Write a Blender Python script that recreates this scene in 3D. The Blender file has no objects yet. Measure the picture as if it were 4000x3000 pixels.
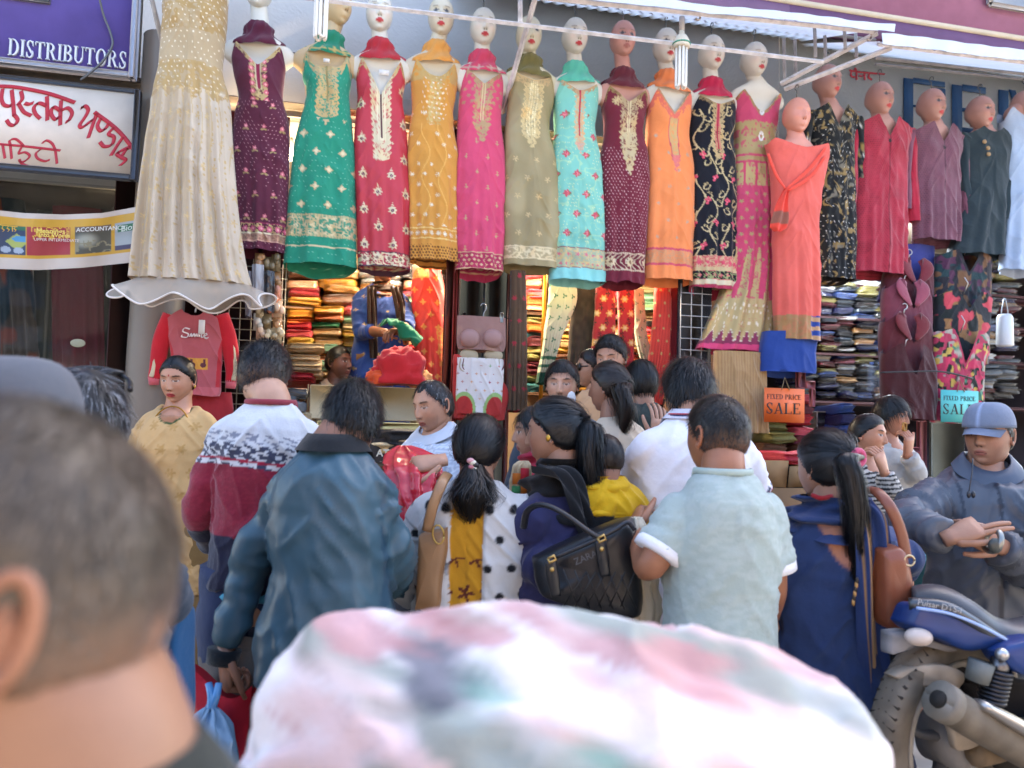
import bpy, math, random
import numpy as np
from mathutils import Matrix, Vector
pi = math.pi
rng = np.random.default_rng(7)
random.seed(7)
SC = bpy.context.scene
COL = SC.collection

# ------------------------------------------------------------------ camera, sky, sun, exposure
FPX = 3000.0                       # focal length in photo pixels (4000 x 3000)
CAM = np.array([0.0, 0.0, 1.55])
PITCH, ROLL = math.radians(2.86), math.radians(1.5)
_f = np.array([0, math.cos(PITCH), math.sin(PITCH)])
_u0 = np.array([0, -math.sin(PITCH), math.cos(PITCH)])
_r0 = np.array([1.0, 0, 0])
_r = math.cos(ROLL) * _r0 + math.sin(ROLL) * _u0
_u = -math.sin(ROLL) * _r0 + math.cos(ROLL) * _u0
cd = bpy.data.cameras.new('camera')
cam = bpy.data.objects.new('camera', cd)
COL.objects.link(cam)
m = Matrix.Identity(4)
for i in range(3):
    m[i][0], m[i][1], m[i][2], m[i][3] = _r[i], _u[i], -_f[i], CAM[i]
cam.matrix_world = m
cd.sensor_width, cd.lens = 36.0, 27.0
cd.clip_start, cd.clip_end = 0.02, 500
cd.dof.use_dof = True
cd.dof.focus_distance = 3.3
cd.dof.aperture_fstop = 2.8
SC.camera = cam

SUN_EL, SUN_AZ = math.radians(51), math.radians(32)      # azimuth from +Y towards +X (sun ahead, over the shops)
w = bpy.data.worlds.new('World'); SC.world = w; w.use_nodes = True
nt = w.node_tree
sky = nt.nodes.new('ShaderNodeTexSky'); sky.sky_type = 'NISHITA'; sky.sun_disc = False
sky.sun_elevation = SUN_EL; sky.sun_rotation = SUN_AZ
sky.air_density = 1.0; sky.dust_density = 2.5; sky.ozone_density = 0.6
bg = nt.nodes['Background']; bg.inputs['Strength'].default_value = 0.15
nt.links.new(sky.outputs[0], bg.inputs[0])
sl = bpy.data.lights.new('sun', 'SUN'); sl.energy = 5.0; sl.angle = math.radians(0.6); sl.color = (1, .97, .93)
so = bpy.data.objects.new('sun', sl); COL.objects.link(so)
sd = Vector((math.sin(SUN_AZ) * math.cos(SUN_EL), math.cos(SUN_AZ) * math.cos(SUN_EL), math.sin(SUN_EL)))
so.rotation_euler = (-sd).to_track_quat('-Z', 'Y').to_euler(); so.location = (3, -3, 14)
SC.view_settings.view_transform = 'Standard'; SC.view_settings.look = 'None'
SC.view_settings.gamma = 1; SC.view_settings.exposure = 2.6
SC.cycles.use_denoising = True
SC.cycles.max_bounces = 8; SC.cycles.transparent_max_bounces = 12

# ------------------------------------------------------------------ coordinates
def W(px, py, d):
    """world point at photo pixel (px,py), d metres ahead of the lens"""
    return CAM + d * (_f + (px - 2000) / FPX * _r - (py - 1500) / FPX * _u)
YAW, D0 = math.radians(12.5), 4.7
EU = np.array([math.cos(YAW), math.sin(YAW), 0]); EV = np.array([-math.sin(YAW), math.cos(YAW), 0])
OF = np.array([0, D0, 0.0])
def FW(u, v, z):
    """shop-front coordinates: u along the facade, v into the shops, z up"""
    return OF + np.multiply.outer(np.asarray(u, float), EU) + np.multiply.outer(np.asarray(v, float), EV) + np.multiply.outer(np.asarray(z, float), np.array([0, 0, 1.0]))
def FP(px, py, v):
    d = _f + (px - 2000) / FPX * _r - (py - 1500) / FPX * _u
    t = (v - np.dot(CAM - OF, EV)) / np.dot(d, EV)
    p = CAM + t * d - OF
    return float(np.dot(p, EU)), float(p[2])
def FX(px, py, v):
    u, z = FP(px, py, v); return FW(u, v, z)

# ------------------------------------------------------------------ colour, noise
def S(h, a=0.0):
    c = [int(h[i:i + 2], 16) / 255 for i in (0, 2, 4)]
    return np.array([x / 12.92 if x <= .04045 else ((x + .055) / 1.055) ** 2.4 for x in c] + [a])
_T = np.random.default_rng(3).random(4096)
def vn(P, s=1.0, seed=0):
    P = np.asarray(P, float) * s + seed * 17.31
    if P.ndim == 1: P = P[None]
    if P.shape[1] == 2: P = np.c_[P, np.zeros(len(P))]
    i = np.floor(P).astype(np.int64); f = P - i; f = f * f * (3 - 2 * f)
    out = np.zeros(len(P))
    for a in (0, 1):
        for b in (0, 1):
            for c in (0, 1):
                h = ((i[:, 0] + a) * 73856093 ^ (i[:, 1] + b) * 19349663 ^ (i[:, 2] + c) * 83492791) & 4095
                wgt = (f[:, 0] if a else 1 - f[:, 0]) * (f[:, 1] if b else 1 - f[:, 1]) * (f[:, 2] if c else 1 - f[:, 2])
                out += wgt * _T[h]
    return out
def fbm(P, s, seed=0, o=3):
    r = 0; a = 1; t = 0
    for k in range(o):
        r = r + a * vn(P, s * 2 ** k, seed + k); t += a; a *= .5
    return r / t
def sm(x, a, b):
    t = np.clip((x - a) / (b - a), 0, 1); return t * t * (3 - 2 * t)

# ------------------------------------------------------------------ materials (all colour comes from the point attribute Col; its alpha marks shiny thread)
MATS = {}
def mat(name, rough=.8, bump=0, bscale=200, var=.12, vscale=6, metal=0, spec=.4, sheen=0, gloss=(.3, .6), coat=0, kind='col', trans=0, alpha=1, emit=0, big=0, bigscale=20, aniso=None, sss=0):
    m = bpy.data.materials.new(name); m.use_nodes = True; MATS[name] = m
    N, L = m.node_tree.nodes, m.node_tree.links
    b = N['Principled BSDF']
    at = N.new('ShaderNodeAttribute'); at.attribute_name = 'Col'
    if kind == 'oc':
        at2 = N.new('ShaderNodeObjectInfo'); src = N.new('ShaderNodeMix'); src.data_type = 'RGBA'; src.blend_type = 'MULTIPLY'
        src.inputs[0].default_value = 1; L.new(at.outputs['Color'], src.inputs[6]); L.new(at2.outputs['Color'], src.inputs[7]); csrc = src.outputs[2]
    else: csrc = at.outputs['Color']
    tc = N.new('ShaderNodeTexCoord')
    nz = N.new('ShaderNodeTexNoise'); nz.inputs['Scale'].default_value = vscale; nz.inputs['Detail'].default_value = 6
    L.new(tc.outputs['Object'], nz.inputs['Vector'])
    mr = N.new('ShaderNodeMapRange'); mr.inputs[1].default_value = .25; mr.inputs[2].default_value = .75
    mr.inputs[3].default_value = 1 - var; mr.inputs[4].default_value = 1 + var; L.new(nz.outputs[0], mr.inputs[0])
    mx = N.new('ShaderNodeMix'); mx.data_type = 'RGBA'; mx.blend_type = 'MULTIPLY'; mx.inputs[0].default_value = 1
    L.new(csrc, mx.inputs[6]); L.new(mr.outputs[0], mx.inputs[7])
    L.new(mx.outputs[2], b.inputs['Base Color'])
    b.inputs['Specular IOR Level'].default_value = spec
    b.inputs['Sheen Weight'].default_value = sheen
    b.inputs['Coat Weight'].default_value = coat
    b.inputs['Coat Roughness'].default_value = .15
    b.inputs['Transmission Weight'].default_value = trans
    b.inputs['Alpha'].default_value = alpha
    if sss:
        b.inputs['Subsurface Weight'].default_value = sss; b.inputs['Subsurface Radius'].default_value = (.012, .005, .003); b.inputs['Subsurface Scale'].default_value = 1
    g = N.new('ShaderNodeMapRange'); g.inputs[3].default_value = rough; g.inputs[4].default_value = gloss[0]
    L.new(at.outputs['Alpha'], g.inputs[0]); L.new(g.outputs[0], b.inputs['Roughness'])
    g2 = N.new('ShaderNodeMapRange'); g2.inputs[3].default_value = metal; g2.inputs[4].default_value = max(metal, gloss[1])
    L.new(at.outputs['Alpha'], g2.inputs[0]); L.new(g2.outputs[0], b.inputs['Metallic'])
    if emit:
        L.new(csrc, b.inputs['Emission Color']); b.inputs['Emission Strength'].default_value = emit
    last = None
    for st, scl, dist, det in ((bump, bscale, .002, 3), (big, bigscale, .012, 2)):
        if not st: continue
        n2 = N.new('ShaderNodeTexNoise'); n2.inputs['Scale'].default_value = scl; n2.inputs['Detail'].default_value = det
        if aniso:
            mp = N.new('ShaderNodeMapping'); mp.inputs['Scale'].default_value = aniso; L.new(tc.outputs['Object'], mp.inputs[0]); L.new(mp.outputs[0], n2.inputs['Vector'])
        else: L.new(tc.outputs['Object'], n2.inputs['Vector'])
        bp = N.new('ShaderNodeBump'); bp.inputs['Strength'].default_value = st; bp.inputs['Distance'].default_value = dist
        L.new(n2.outputs[0], bp.inputs['Height'])
        if last: L.new(last.outputs[0], bp.inputs['Normal'])
        last = bp
    if last: L.new(last.outputs[0], b.inputs['Normal'])
    return m
mat('cloth', .85, .35, 260, .10, 5, spec=.25, sheen=.15, big=.30, bigscale=24)
mat('knit', .9, .7, 150, .14, 8, spec=.2, sheen=.3, big=.3, bigscale=18)
mat('silk', .5, .25, 160, .07, 5, spec=.4, big=.5, bigscale=9, gloss=(.32, .45))
mat('nylon', .40, .10, 180, .05, 6, spec=.4, big=.28, bigscale=10)
mat('sheer', .8, .2, 200, .06, 6, spec=.25, alpha=.40, gloss=(.4, .2))
mat('skin', .45, .25, 240, .13, 22, spec=.4, sss=0)
mat('hair', .42, .2, 300, .25, 30, spec=.38)
mat('plastic', .38, 0, 1, .05, 5, spec=.5)
mat('polybag', .22, .1, 60, .05, 5, spec=.6, big=.8, bigscale=16, alpha=.93)
mat('mannequin', .36, .05, 60, .06, 9, spec=.5)
mat('leather', .36, .25, 240, .10, 12, spec=.5)
mat('paint', .55, .12, 90, .10, 9, spec=.4)
mat('rustpaint', .6, .3, 60, .34, 16, spec=.35)
mat('metal', .35, .1, 80, .12, 10, metal=.9, spec=.5)
mat('dusty', .75, .35, 90, .25, 14, metal=.25, spec=.3)
mat('wall', .9, .18, 60, .07, 1.6, spec=.2)
mat('road', .92, .35, 55, .25, 2.5, spec=.2)
mat('wood', .6, .3, 60, .22, 4, spec=.35, aniso=(8, 8, 1))
mat('card', .8, .2, 60, .08, 8, spec=.2)
mat('pack', .62, .3, 90, .22, 16, spec=.4, kind='oc', big=.7, bigscale=26)
mat('wrap', .22, .2, 90, .3, 20, spec=.7, kind='oc', big=1.0, bigscale=34, coat=.7)
mat('glass', .05, 0, 1, 0, 1, spec=.45, alpha=.16)
mat('lampglass', .3, 0, 1, .02, 5, spec=.5)
mat('glow', .5, 0, 1, 0, 1, emit=9)
mat('banner', .42, .1, 120, .06, 6, spec=.45)

mat('fibre', .6, .2, 40, .32, 5, spec=.3)
_n, _l = MATS['fibre'].node_tree.nodes, MATS['fibre'].node_tree.links
_tr = _n.new('ShaderNodeBsdfTranslucent'); _mx = _n.new('ShaderNodeMixShader'); _mx.inputs[0].default_value = .68
_tr.inputs[0].default_value = (.80, .78, .76, 1); _o = _n['Material Output']
_l.new(_n['Principled BSDF'].outputs[0], _mx.inputs[1]); _l.new(_tr.outputs[0], _mx.inputs[2]); _l.new(_mx.outputs[0], _o.inputs[0])
# ------------------------------------------------------------------ mesh builder
def nrm(a):
    a = np.asarray(a, float); return a / (np.linalg.norm(a) + 1e-12)
def frame(t, up=(0, 0, 1)):
    t = nrm(t); up = np.asarray(up, float)
    if abs(np.dot(t, up)) > .97: up = np.array([0, 1.0, 0]) if abs(t[1]) < .9 else np.array([1.0, 0, 0])
    a = nrm(np.cross(up, t)); return a, np.cross(t, a), t
def spl(P, n):
    """Catmull-Rom through the points (any dimension), n samples"""
    P = np.asarray(P, float)
    if len(P) < 3:
        t = np.linspace(0, 1, n)[:, None]; return P[0] * (1 - t) + P[-1] * t
    Q = np.vstack([2 * P[0] - P[1], P, 2 * P[-1] - P[-2]])
    s = np.linspace(0, len(P) - 1, n); i = np.minimum(s.astype(int), len(P) - 2); t = (s - i)[:, None]
    a, b, c, d = Q[i], Q[i + 1], Q[i + 2], Q[i + 3]
    return .5 * (2 * b + (c - a) * t + (2 * a - 5 * b + 4 * c - d) * t ** 2 + (3 * b - a - 3 * c + d) * t ** 3)
class MB:
    def __init__(s): s.V, s.F, s.C, s.n = [], [], [], 0
    def add(s, V, F, col):
        V = np.asarray(V, float).reshape(-1, 3); col = np.asarray(col, float)
        if col.ndim == 1: col = np.tile(col, (len(V), 1))
        for f in (F if isinstance(F, list) else [F]):
            if len(f): s.F.append(np.asarray(f, np.int64) + s.n)
        s.V.append(V); s.C.append(col); s.n += len(V); return s
    def grid(s, P, col, cu=False, cv=False, caps=False):
        P = np.asarray(P, float); r, c = P.shape[:2]
        i = np.arange(r if cv else r - 1)[:, None]; j = np.arange(c if cu else c - 1)[None]
        a = i * c + j; b = i * c + (j + 1) % c; d = ((i + 1) % r) * c + j; e = ((i + 1) % r) * c + (j + 1) % c
        F = [np.stack([a, b, e, d], -1).reshape(-1, 4)]
        V = P.reshape(-1, 3); col = np.asarray(col, float)
        if col.ndim == 3: col = col.reshape(-1, 4)
        if col.ndim == 1: col = np.tile(col, (r * c, 1))
        if caps:
            k = len(V); V = np.vstack([V, P[0].mean(0), P[-1].mean(0)]); col = np.vstack([col, col[0], col[-1]])
            j = np.arange(c)
            F.append(np.stack([np.full(c, k), (j + 1) % c, j], -1)); F.append(np.stack([np.full(c, k + 1), (r - 1) * c + j, (r - 1) * c + (j + 1) % c], -1))
        return s.add(V, F, col)
    def tube(s, path, rad, col, n=8, up=(0, 0, 1), flat=1.0, samples=None, caps=True):
        path = np.asarray(path, float)
        if samples:
            rad = spl(np.asarray(rad, float)[:, None], samples)[:, 0] if np.ndim(rad) else rad
            path = spl(path, samples)
        k = len(path); rad = np.full(k, rad) if np.ndim(rad) == 0 else np.interp(np.linspace(0, 1, k), np.linspace(0, 1, len(rad)), rad)
        T = np.gradient(path, axis=0); a = np.linspace(0, 2 * pi, n, endpoint=False)
        P = np.zeros((k, n, 3)); A = None
        for i in range(k):
            t = nrm(T[i])
            if A is None: A = frame(t, up)[0]
            A = nrm(A - t * np.dot(A, t)); B = np.cross(t, A)
            P[i] = path[i] + rad[i] * (np.cos(a)[:, None] * A + flat * np.sin(a)[:, None] * B)
        return s.grid(P, col, cu=True, caps=caps)
    def box(s, lo, hi, col, R=None, O=(0, 0, 0), bev=0):
        lo, hi = np.asarray(lo, float), np.asarray(hi, float)
        c = (lo + hi) / 2; h = (hi - lo) / 2; bev = min(bev, h.min() * .9)
        if bev <= 0:
            V = np.array([[x, y, z] for z in (-1, 1) for y in (-1, 1) for x in (-1, 1)]) * h
            F = [[0, 2, 3, 1], [4, 5, 7, 6], [0, 1, 5, 4], [2, 6, 7, 3], [0, 4, 6, 2], [1, 3, 7, 5]]
        else:
            V = []; 
            for z in (-1, 1):
                for y in (-1, 1):
                    for x in (-1, 1):
                        sg = np.array([x, y, z])
                        for k in range(3):
                            q = sg * (h - bev); q[k] = sg[k] * h[k]; V.append(q)
            V = np.array(V); id = lambda x, y, z, k: ((z * 2 + y) * 2 + x) * 3 + k
            F = []
            for k in range(3):
                a, b = (k + 1) % 3, (k + 2) % 3
                for sgn in (0, 1):
                    q = []
                    for (ia, ib) in ((0, 0), (1, 0), (1, 1), (0, 1)):
                        t = [0, 0, 0]; t[k] = sgn; t[a] = ia; t[b] = ib; q.append(id(*t, k))
                    F.append(q if sgn else q[::-1])
            for k in range(3):       # edges along axis k
                a, b = (k + 1) % 3, (k + 2) % 3
                for ia in (0, 1):
                    for ib in (0, 1):
                        q = []
                        for (e, kk) in ((0, a), (1, a), (1, b), (0, b)):
                            t = [0, 0, 0]; t[k] = e; t[a] = ia; t[b] = ib; q.append(id(*t, kk))
                        F.append(q if ia == ib else q[::-1])
            T3 = []
            for z in (0, 1):
                for y in (0, 1):
                    for x in (0, 1):
                        q = [id(x, y, z, k) for k in range(3)]; T3.append(q if (x + y + z) % 2 else q[::-1])
            F = [np.array(F), np.array(T3)]
        V = V + c
        if R is not None: V = V @ np.asarray(R, float)
        V = V + np.asarray(O, float)
        return s.add(V, F if isinstance(F, list) and isinstance(F[0], np.ndarray) else np.array(F), col)
    def fbox(s, u0, u1, v0, v1, z0, z1, col, bev=0):
        return s.box((u0, v0, z0), (u1, v1, z1), col, R=[EU, EV, [0, 0, 1]], O=OF, bev=bev)
    def ell(s, c, r, col, R=None, n=16, m=10):
        th = np.linspace(0, 2 * pi, n, endpoint=False); ph = np.linspace(-pi / 2 + .02, pi / 2 - .02, m)
        P = np.stack([np.cos(ph)[:, None] * np.cos(th), np.cos(ph)[:, None] * np.sin(th), np.sin(ph)[:, None] * np.ones(n)], -1) * np.asarray(r, float)
        if R is not None: P = P @ np.asarray(R, float)
        return s.grid(P + np.asarray(c, float), col, cu=True, caps=True)
    def poly(s, pts, A, B, O, d, col):
        """2-D outline (star-shaped about its centroid) extruded by vector d in the plane O + x A + y B"""
        pts = np.asarray(pts, float); n = len(pts)
        P = np.asarray(O) + pts[:, :1] * np.asarray(A) + pts[:, 1:] * np.asarray(B); c = P.mean(0); d = np.asarray(d, float)
        V = np.vstack([P, P + d, c, c + d]); j = np.arange(n); k = (j + 1) % n
        return s.add(V, [np.stack([j, k, k + n, j + n], -1), np.stack([np.full(n, 2 * n), k, j], -1), np.stack([np.full(n, 2 * n + 1), j + n, k + n], -1)], col)
    def obj(s, name, mt, parent=None, base=None, smooth=True, sharp=None):
        V = np.vstack(s.V); C = np.vstack(s.C)
        if parent is not None: o0 = np.array(parent['_w'])
        elif base is not None: o0 = np.asarray(base, float)
        else:
            lo, hi = V.min(0), V.max(0); o0 = np.array([(lo[0] + hi[0]) / 2, (lo[1] + hi[1]) / 2, lo[2]])
        me = bpy.data.meshes.new(name)
        me.vertices.add(len(V)); me.vertices.foreach_set('co', (V - o0).astype(np.float32).ravel())
        lens = np.concatenate([np.full(len(f), f.shape[1]) for f in s.F]); loops = np.concatenate([f.ravel() for f in s.F])
        me.loops.add(len(loops)); me.loops.foreach_set('vertex_index', loops.astype(np.int32))
        me.polygons.add(len(lens)); st = np.concatenate([[0], np.cumsum(lens)[:-1]])
        me.polygons.foreach_set('loop_start', st.astype(np.int32)); me.polygons.foreach_set('loop_total', lens.astype(np.int32))
        me.polygons.foreach_set('use_smooth', np.full(len(lens), smooth)); me.update(calc_edges=True)
        at = me.color_attributes.new('Col', 'FLOAT_COLOR', 'POINT'); at.data.foreach_set('color', C.astype(np.float32).ravel())
        me.materials.append(MATS[mt])
        if sharp is not None:
            me.set_sharp_from_angle(angle=math.radians(sharp))
        o = bpy.data.objects.new(name, me); COL.objects.link(o)
        if parent is not None: o.parent = parent
        else: o.location = o0
        o['_w'] = [float(x) for x in o0]
        return o
def thing(name, label, cat, base, group=None):
    o = bpy.data.objects.new(name, None); COL.objects.link(o); o.location = [float(x) for x in base]
    o.empty_display_size = .1; o['_w'] = [float(x) for x in base]
    return tag(o, label, cat, group)
def tag(o, label, cat, group=None):
    o['label'] = label; o['category'] = cat
    if group: o['group'] = group
    return o
def struct(o): o['kind'] = 'structure'; return o
def evalmesh(V, F, voxel, smooth=4):
    """one continuous skin over overlapping solids: voxel remesh + smoothing -> (verts, quads)"""
    me = bpy.data.meshes.new('tmp'); me.from_pydata(V.tolist(), [], [q for f in F for q in f.tolist()]); me.update()
    o = bpy.data.objects.new('tmp', me); COL.objects.link(o)
    r = o.modifiers.new('r', 'REMESH'); r.mode = 'VOXEL'; r.voxel_size = voxel
    if smooth:
        k = o.modifiers.new('s', 'SMOOTH'); k.iterations = smooth; k.factor = .5
    dg = bpy.context.evaluated_depsgraph_get(); e = o.evaluated_get(dg); q = e.to_mesh()
    n = len(q.vertices); P = np.zeros(n * 3, np.float32); q.vertices.foreach_get('co', P)
    N = np.zeros(n * 3, np.float32); q.vertices.foreach_get('normal', N)
    L = np.zeros(len(q.loops), np.int32); q.loops.foreach_get('vertex_index', L)
    T = np.zeros(len(q.polygons), np.int32); q.polygons.foreach_get('loop_total', T)
    e.to_mesh_clear(); bpy.data.objects.remove(o); bpy.data.meshes.remove(me)
    st = np.concatenate([[0], np.cumsum(T)[:-1]])
    FF = []
    for c in np.unique(T):
        i = st[T == c]; FF.append(np.stack([L[i + k] for k in range(c)], -1))
    return P.reshape(-1, 3).astype(float), N.reshape(-1, 3).astype(float), FF
def edges_of(F):
    E = np.vstack([np.stack([f[:, k], f[:, (k + 1) % f.shape[1]]], -1) for f in F for k in range(f.shape[1])])
    return E

# paint on a point cloud of colours
class Paint:
    def __init__(s, n, base): s.c = np.tile(np.asarray(base, float), (n, 1))
    def put(s, mask, col, gloss=None):
        mk = np.clip(np.asarray(mask, float), 0, 1)[:, None]; c = np.array(col, float)
        if gloss is not None: c = c.copy(); c[3] = gloss
        s.c = s.c * (1 - mk) + c * mk; return s
def lat(x, z, sx, sz, x0=0, z0=0, stag=True):
    i = np.round((z - z0) / sz); xo = x0 + (np.mod(i, 2) * sx / 2 if stag else 0)
    j = np.round((x - xo) / sx); return x - xo - j * sx, z - z0 - i * sz
def flower(dx, dz, R, k=5, d=.35, ph=0):
    r = np.hypot(dx, dz); a = np.arctan2(dz, dx) + ph; return (r < R * (1 - d + d * np.cos(k * a))).astype(float)
def scroll(x, z, s, seed=0, wd=.09):
    P = np.c_[x, z, np.zeros(len(x))]; a = vn(P, s, seed); return (np.abs(a - .5) < wd).astype(float)
# ------------------------------------------------------------------ ground and building
def uz(px, py, v): return FP(px, py, v)
g = MB()
X = np.linspace(-40, 40, 41); Y = np.linspace(-40, 40, 41)
P = np.stack(np.meshgrid(X, Y), -1); P = np.dstack([P, np.zeros(P.shape[:2])])
struct(g.grid(P, S('918a80')).obj('ground', 'road', base=(0, 0, 0)))
# paved apron along the shops, one real step up
a = MB().fbox(-9, 9, -.75, 3.2, .004, .12, S('9a9388'), .01).obj('pavement', 'road'); struct(a)

ZL = uz(1110, 392, .22)[1]                 # underside of the upper wall
uL, uR = -9.0, uz(3045, 300, .24)[0]
def wallseg(name, u0, u1, v0, v1, z0, z1, col, label):
    return tag(MB().fbox(u0, u1, v0, v1, z0, z1, col, .004).obj(name, 'wall'), label, 'wall')
uB = uz(535, 300, .2)[0]
wall = wallseg('upper_wall', uB, uR, .24, .55, ZL, 9.5, S('efe4d6'), 'pale lilac plaster wall behind the mannequin heads, above the shop openings')
k = MB().fbox(uB + .02, uR - .02, .225, .3, ZL - .10, ZL - .002, S('a58f7c'), .006).obj('wall_edge_strip', 'wood', wall)
zj = uz(1130, 205, .24)[1]
MB().fbox(uB + .02, uR - .02, .236, .245, zj - .004, zj + .004, S('77716f')).obj('plaster_joint', 'wall', wall)
wall2 = wallseg('cream_wall', uR + .004, 9, .30, .6, ZL - .03, 9.5, S('e6dfd2'), 'cream plaster wall carrying big blue letters behind the cardigan mannequins')
wall3 = wallseg('corner_wall', -9, uB - .004, .25, .6, uz(300, 730, .25)[1], 9.5, S('c9bfae'), 'cream upper wall behind the purple and white signboards')
# ------------------------------------------------------------------ heads, hair, hands, people
def head_surf(d, jaw=1.0, fem=0.0):
    """points of a 23 cm head for unit directions d (x side, y face, z up)"""
    d = np.asarray(d, float); x, y, z = d[..., 0], d[..., 1], d[..., 2]
    X = .0765 * np.sign(x) * np.abs(x) ** .92; Yv = np.where(y > 0, .090, .102) * np.sign(y) * np.abs(y) ** .93; Z = np.where(z > 0, .114, .118) * z
    t = np.clip(-Z / .118, 0, 1)
    X = X * (1 - (.26 + .08 * fem) * jaw * t ** 2)
    Yv = np.where(Yv < 0, Yv * (1 - .5 * sm(t, .2, .95)), Yv)
    Yv = Yv + .020 * t ** 1.5 * sm(y, -.2, .5)
    Yv = np.where((Yv > 0) & (Z > .03), Yv * (1 - .10 * sm(Z, .03, .11)), Yv)
    fr = sm(y, .15, .5); ax = np.abs(X); g = lambda a, s: np.exp(-(a / s) ** 2)
    nose = .021 * g(X, .0105) * sm(Z, .034, -.026) * (1 - sm(-Z, .031, .043)) + .006 * g(ax - .0115, .0065) * g(Z + .031, .008)
    eye = -.011 * g(ax - .031, .018) * g(Z - .012, .013) + .005 * g(ax - .031, .011) * g(Z - .010, .008)
    brow = .0045 * g(ax - .03, .024) * g(Z - .034, .009)
    lips = .0065 * g(X, .020) * (g(Z + .0585, .0055) + 1.1 * g(Z + .071, .006)) - .003 * g(X, .02) * g(Z + .084, .006)
    chin = .008 * g(X, .022) * g(Z + .103, .014); cheek = .0035 * g(ax - .046, .018) * g(Z + .022, .02)
    Yv = Yv + fr * (nose + eye + brow + lips + chin + cheek)
    return np.stack([X, Yv, Z], -1)
def head_grid(nu, nv, **k):
    t = np.linspace(-pi, pi, nu, endpoint=False); th = t - .45 * np.sin(t)
    ph = np.linspace(-pi / 2 + .03, pi / 2 - .03, nv)
    d = np.stack([np.cos(ph)[:, None] * np.sin(th), np.cos(ph)[:, None] * np.cos(th), np.sin(ph)[:, None] * np.ones(nu)], -1)
    return d, head_surf(d, **k)
def rotm(yaw, pitch=0, tilt=0):
    """rows: right, forward, up in world. yaw 0 looks along +Y, positive turns to -X; pitch positive nods down"""
    y = math.radians(yaw); p = math.radians(pitch); t = math.radians(tilt)
    R = Matrix.Rotation(y, 3, 'Z') @ Matrix.Rotation(-p, 3, 'X') @ Matrix.Rotation(t, 3, 'Y')
    return np.array(R.transposed())
def face_col(P, skin, lips=None, brow=S('1c1411'), eyes=True, beard=0, mann=False, lid=.5, bindi=False, fair=1):
    X, Y, Z = P[..., 0].ravel(), P[..., 1].ravel(), P[..., 2].ravel(); n = len(X); p = Paint(n, skin); ax = np.abs(X); fr = Y > .035
    nz = fbm(np.c_[X, Y, Z], 40, 2)
    p.put(.35 * fr * np.exp(-((ax - .042) / .02) ** 2 - ((Z + .025) / .02) ** 2), skin * np.array([1.1, .78, .72, 1]))
    p.put(.25 * nz * sm(Z, -.02, .06) * fr, skin * np.array([.8, .72, .66, 1]))
    if beard: p.put(beard * sm(-Z, .028, .05) * fr * (.7 + .5 * nz), S('3a332f'))
    if lips is not None:
        w = .025; zc = -.0645 - .003 * (X / w) ** 2
        p.put(sm(1 - (X / w) ** 2 - ((Z - zc) / .0125) ** 2, 0, .35) * fr, lips)
        p.put((np.abs(Z - zc) < .0016) * (ax < .023) * fr, lips * .35)
    if eyes:
        zb = .031 + .006 * np.cos((ax - .034) / .024 * 1.4) - .004
        p.put(sm(1 - ((ax - .033) / .021) ** 2 - ((Z - zb) / .0042) ** 2, 0, .5) * fr * (.55 if mann else .95), brow)
        e = 1 - ((ax - .031) / .0165) ** 2 - ((Z - .0095) / (.0078 if not mann else .009)) ** 2
        p.put(sm(e, 0, .3) * fr, S('a89e98') if not mann else S('7e7a78'))
        op = Z < (.0175 - lid * .014)
        p.put(sm(e, 0, .2) * fr * (~op), skin * .8)
        p.put((np.hypot(ax - .031, (Z - .0085)) < (.0072 if not mann else .009)) * fr * op * (e > 0), S('17100d') if not mann else S('3b3f47'))
        p.put(sm(.22 - np.abs(e), 0, .2) * fr * (Z > .006), S('120d0b') if not mann else S('4b4744'))
        p.put(.4 * np.exp(-((ax - .03) / .02) ** 2 - ((Z + .004) / .006) ** 2) * fr, skin * np.array([.72, .66, .64, 1]))
    p.put((np.hypot(ax - .007, Z + .041) < .0042) * fr, skin * .35)
    if bindi: p.put((np.hypot(X, Z - .036) < .0042) * fr, S('8a1218'))
    return p.c.reshape(P.shape[:-1] + (4,))
HL = (np.array([0, .5, .9, 1.25, 1.5, 1.75, 2.2, pi]), np.array([.070, .066, .040, .020, -.010, -.045, -.065, -.078]))
def hairmask(P, line=0, kind='short'):
    az = np.abs(np.arctan2(P[..., 0], P[..., 1] + 1e-6)); lim = np.interp(az, *HL)
    if kind == 'recede': lim = lim + .018 * np.exp(-((az - .55) / .3) ** 2) + .006 * (az < .5)
    return P[..., 2] - lim - line
def ribbons(mb, Q, Nn, wd, col):
    """Q (n,k,3) strands, Nn (n,k,3) normals"""
    T = np.gradient(Q, axis=1); B = np.cross(T, Nn); B /= (np.linalg.norm(B, axis=-1, keepdims=True) + 1e-9)
    k = Q.shape[1]; tp = np.linspace(1, .35, k)[None, :, None] * wd
    L, R = Q - B * tp / 2, Q + B * tp / 2; n = len(Q)
    V = np.stack([L, R], 2).reshape(-1, 3); i = np.arange(n)[:, None] * (2 * k) + np.arange(k - 1)[None] * 2
    F = np.stack([i, i + 1, i + 3, i + 2], -1).reshape(-1, 4)
    c = np.repeat(col, 2 * k, 0) if col.ndim == 2 else np.tile(col, (len(V), 1))
    mb.add(V, F, c)
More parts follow.
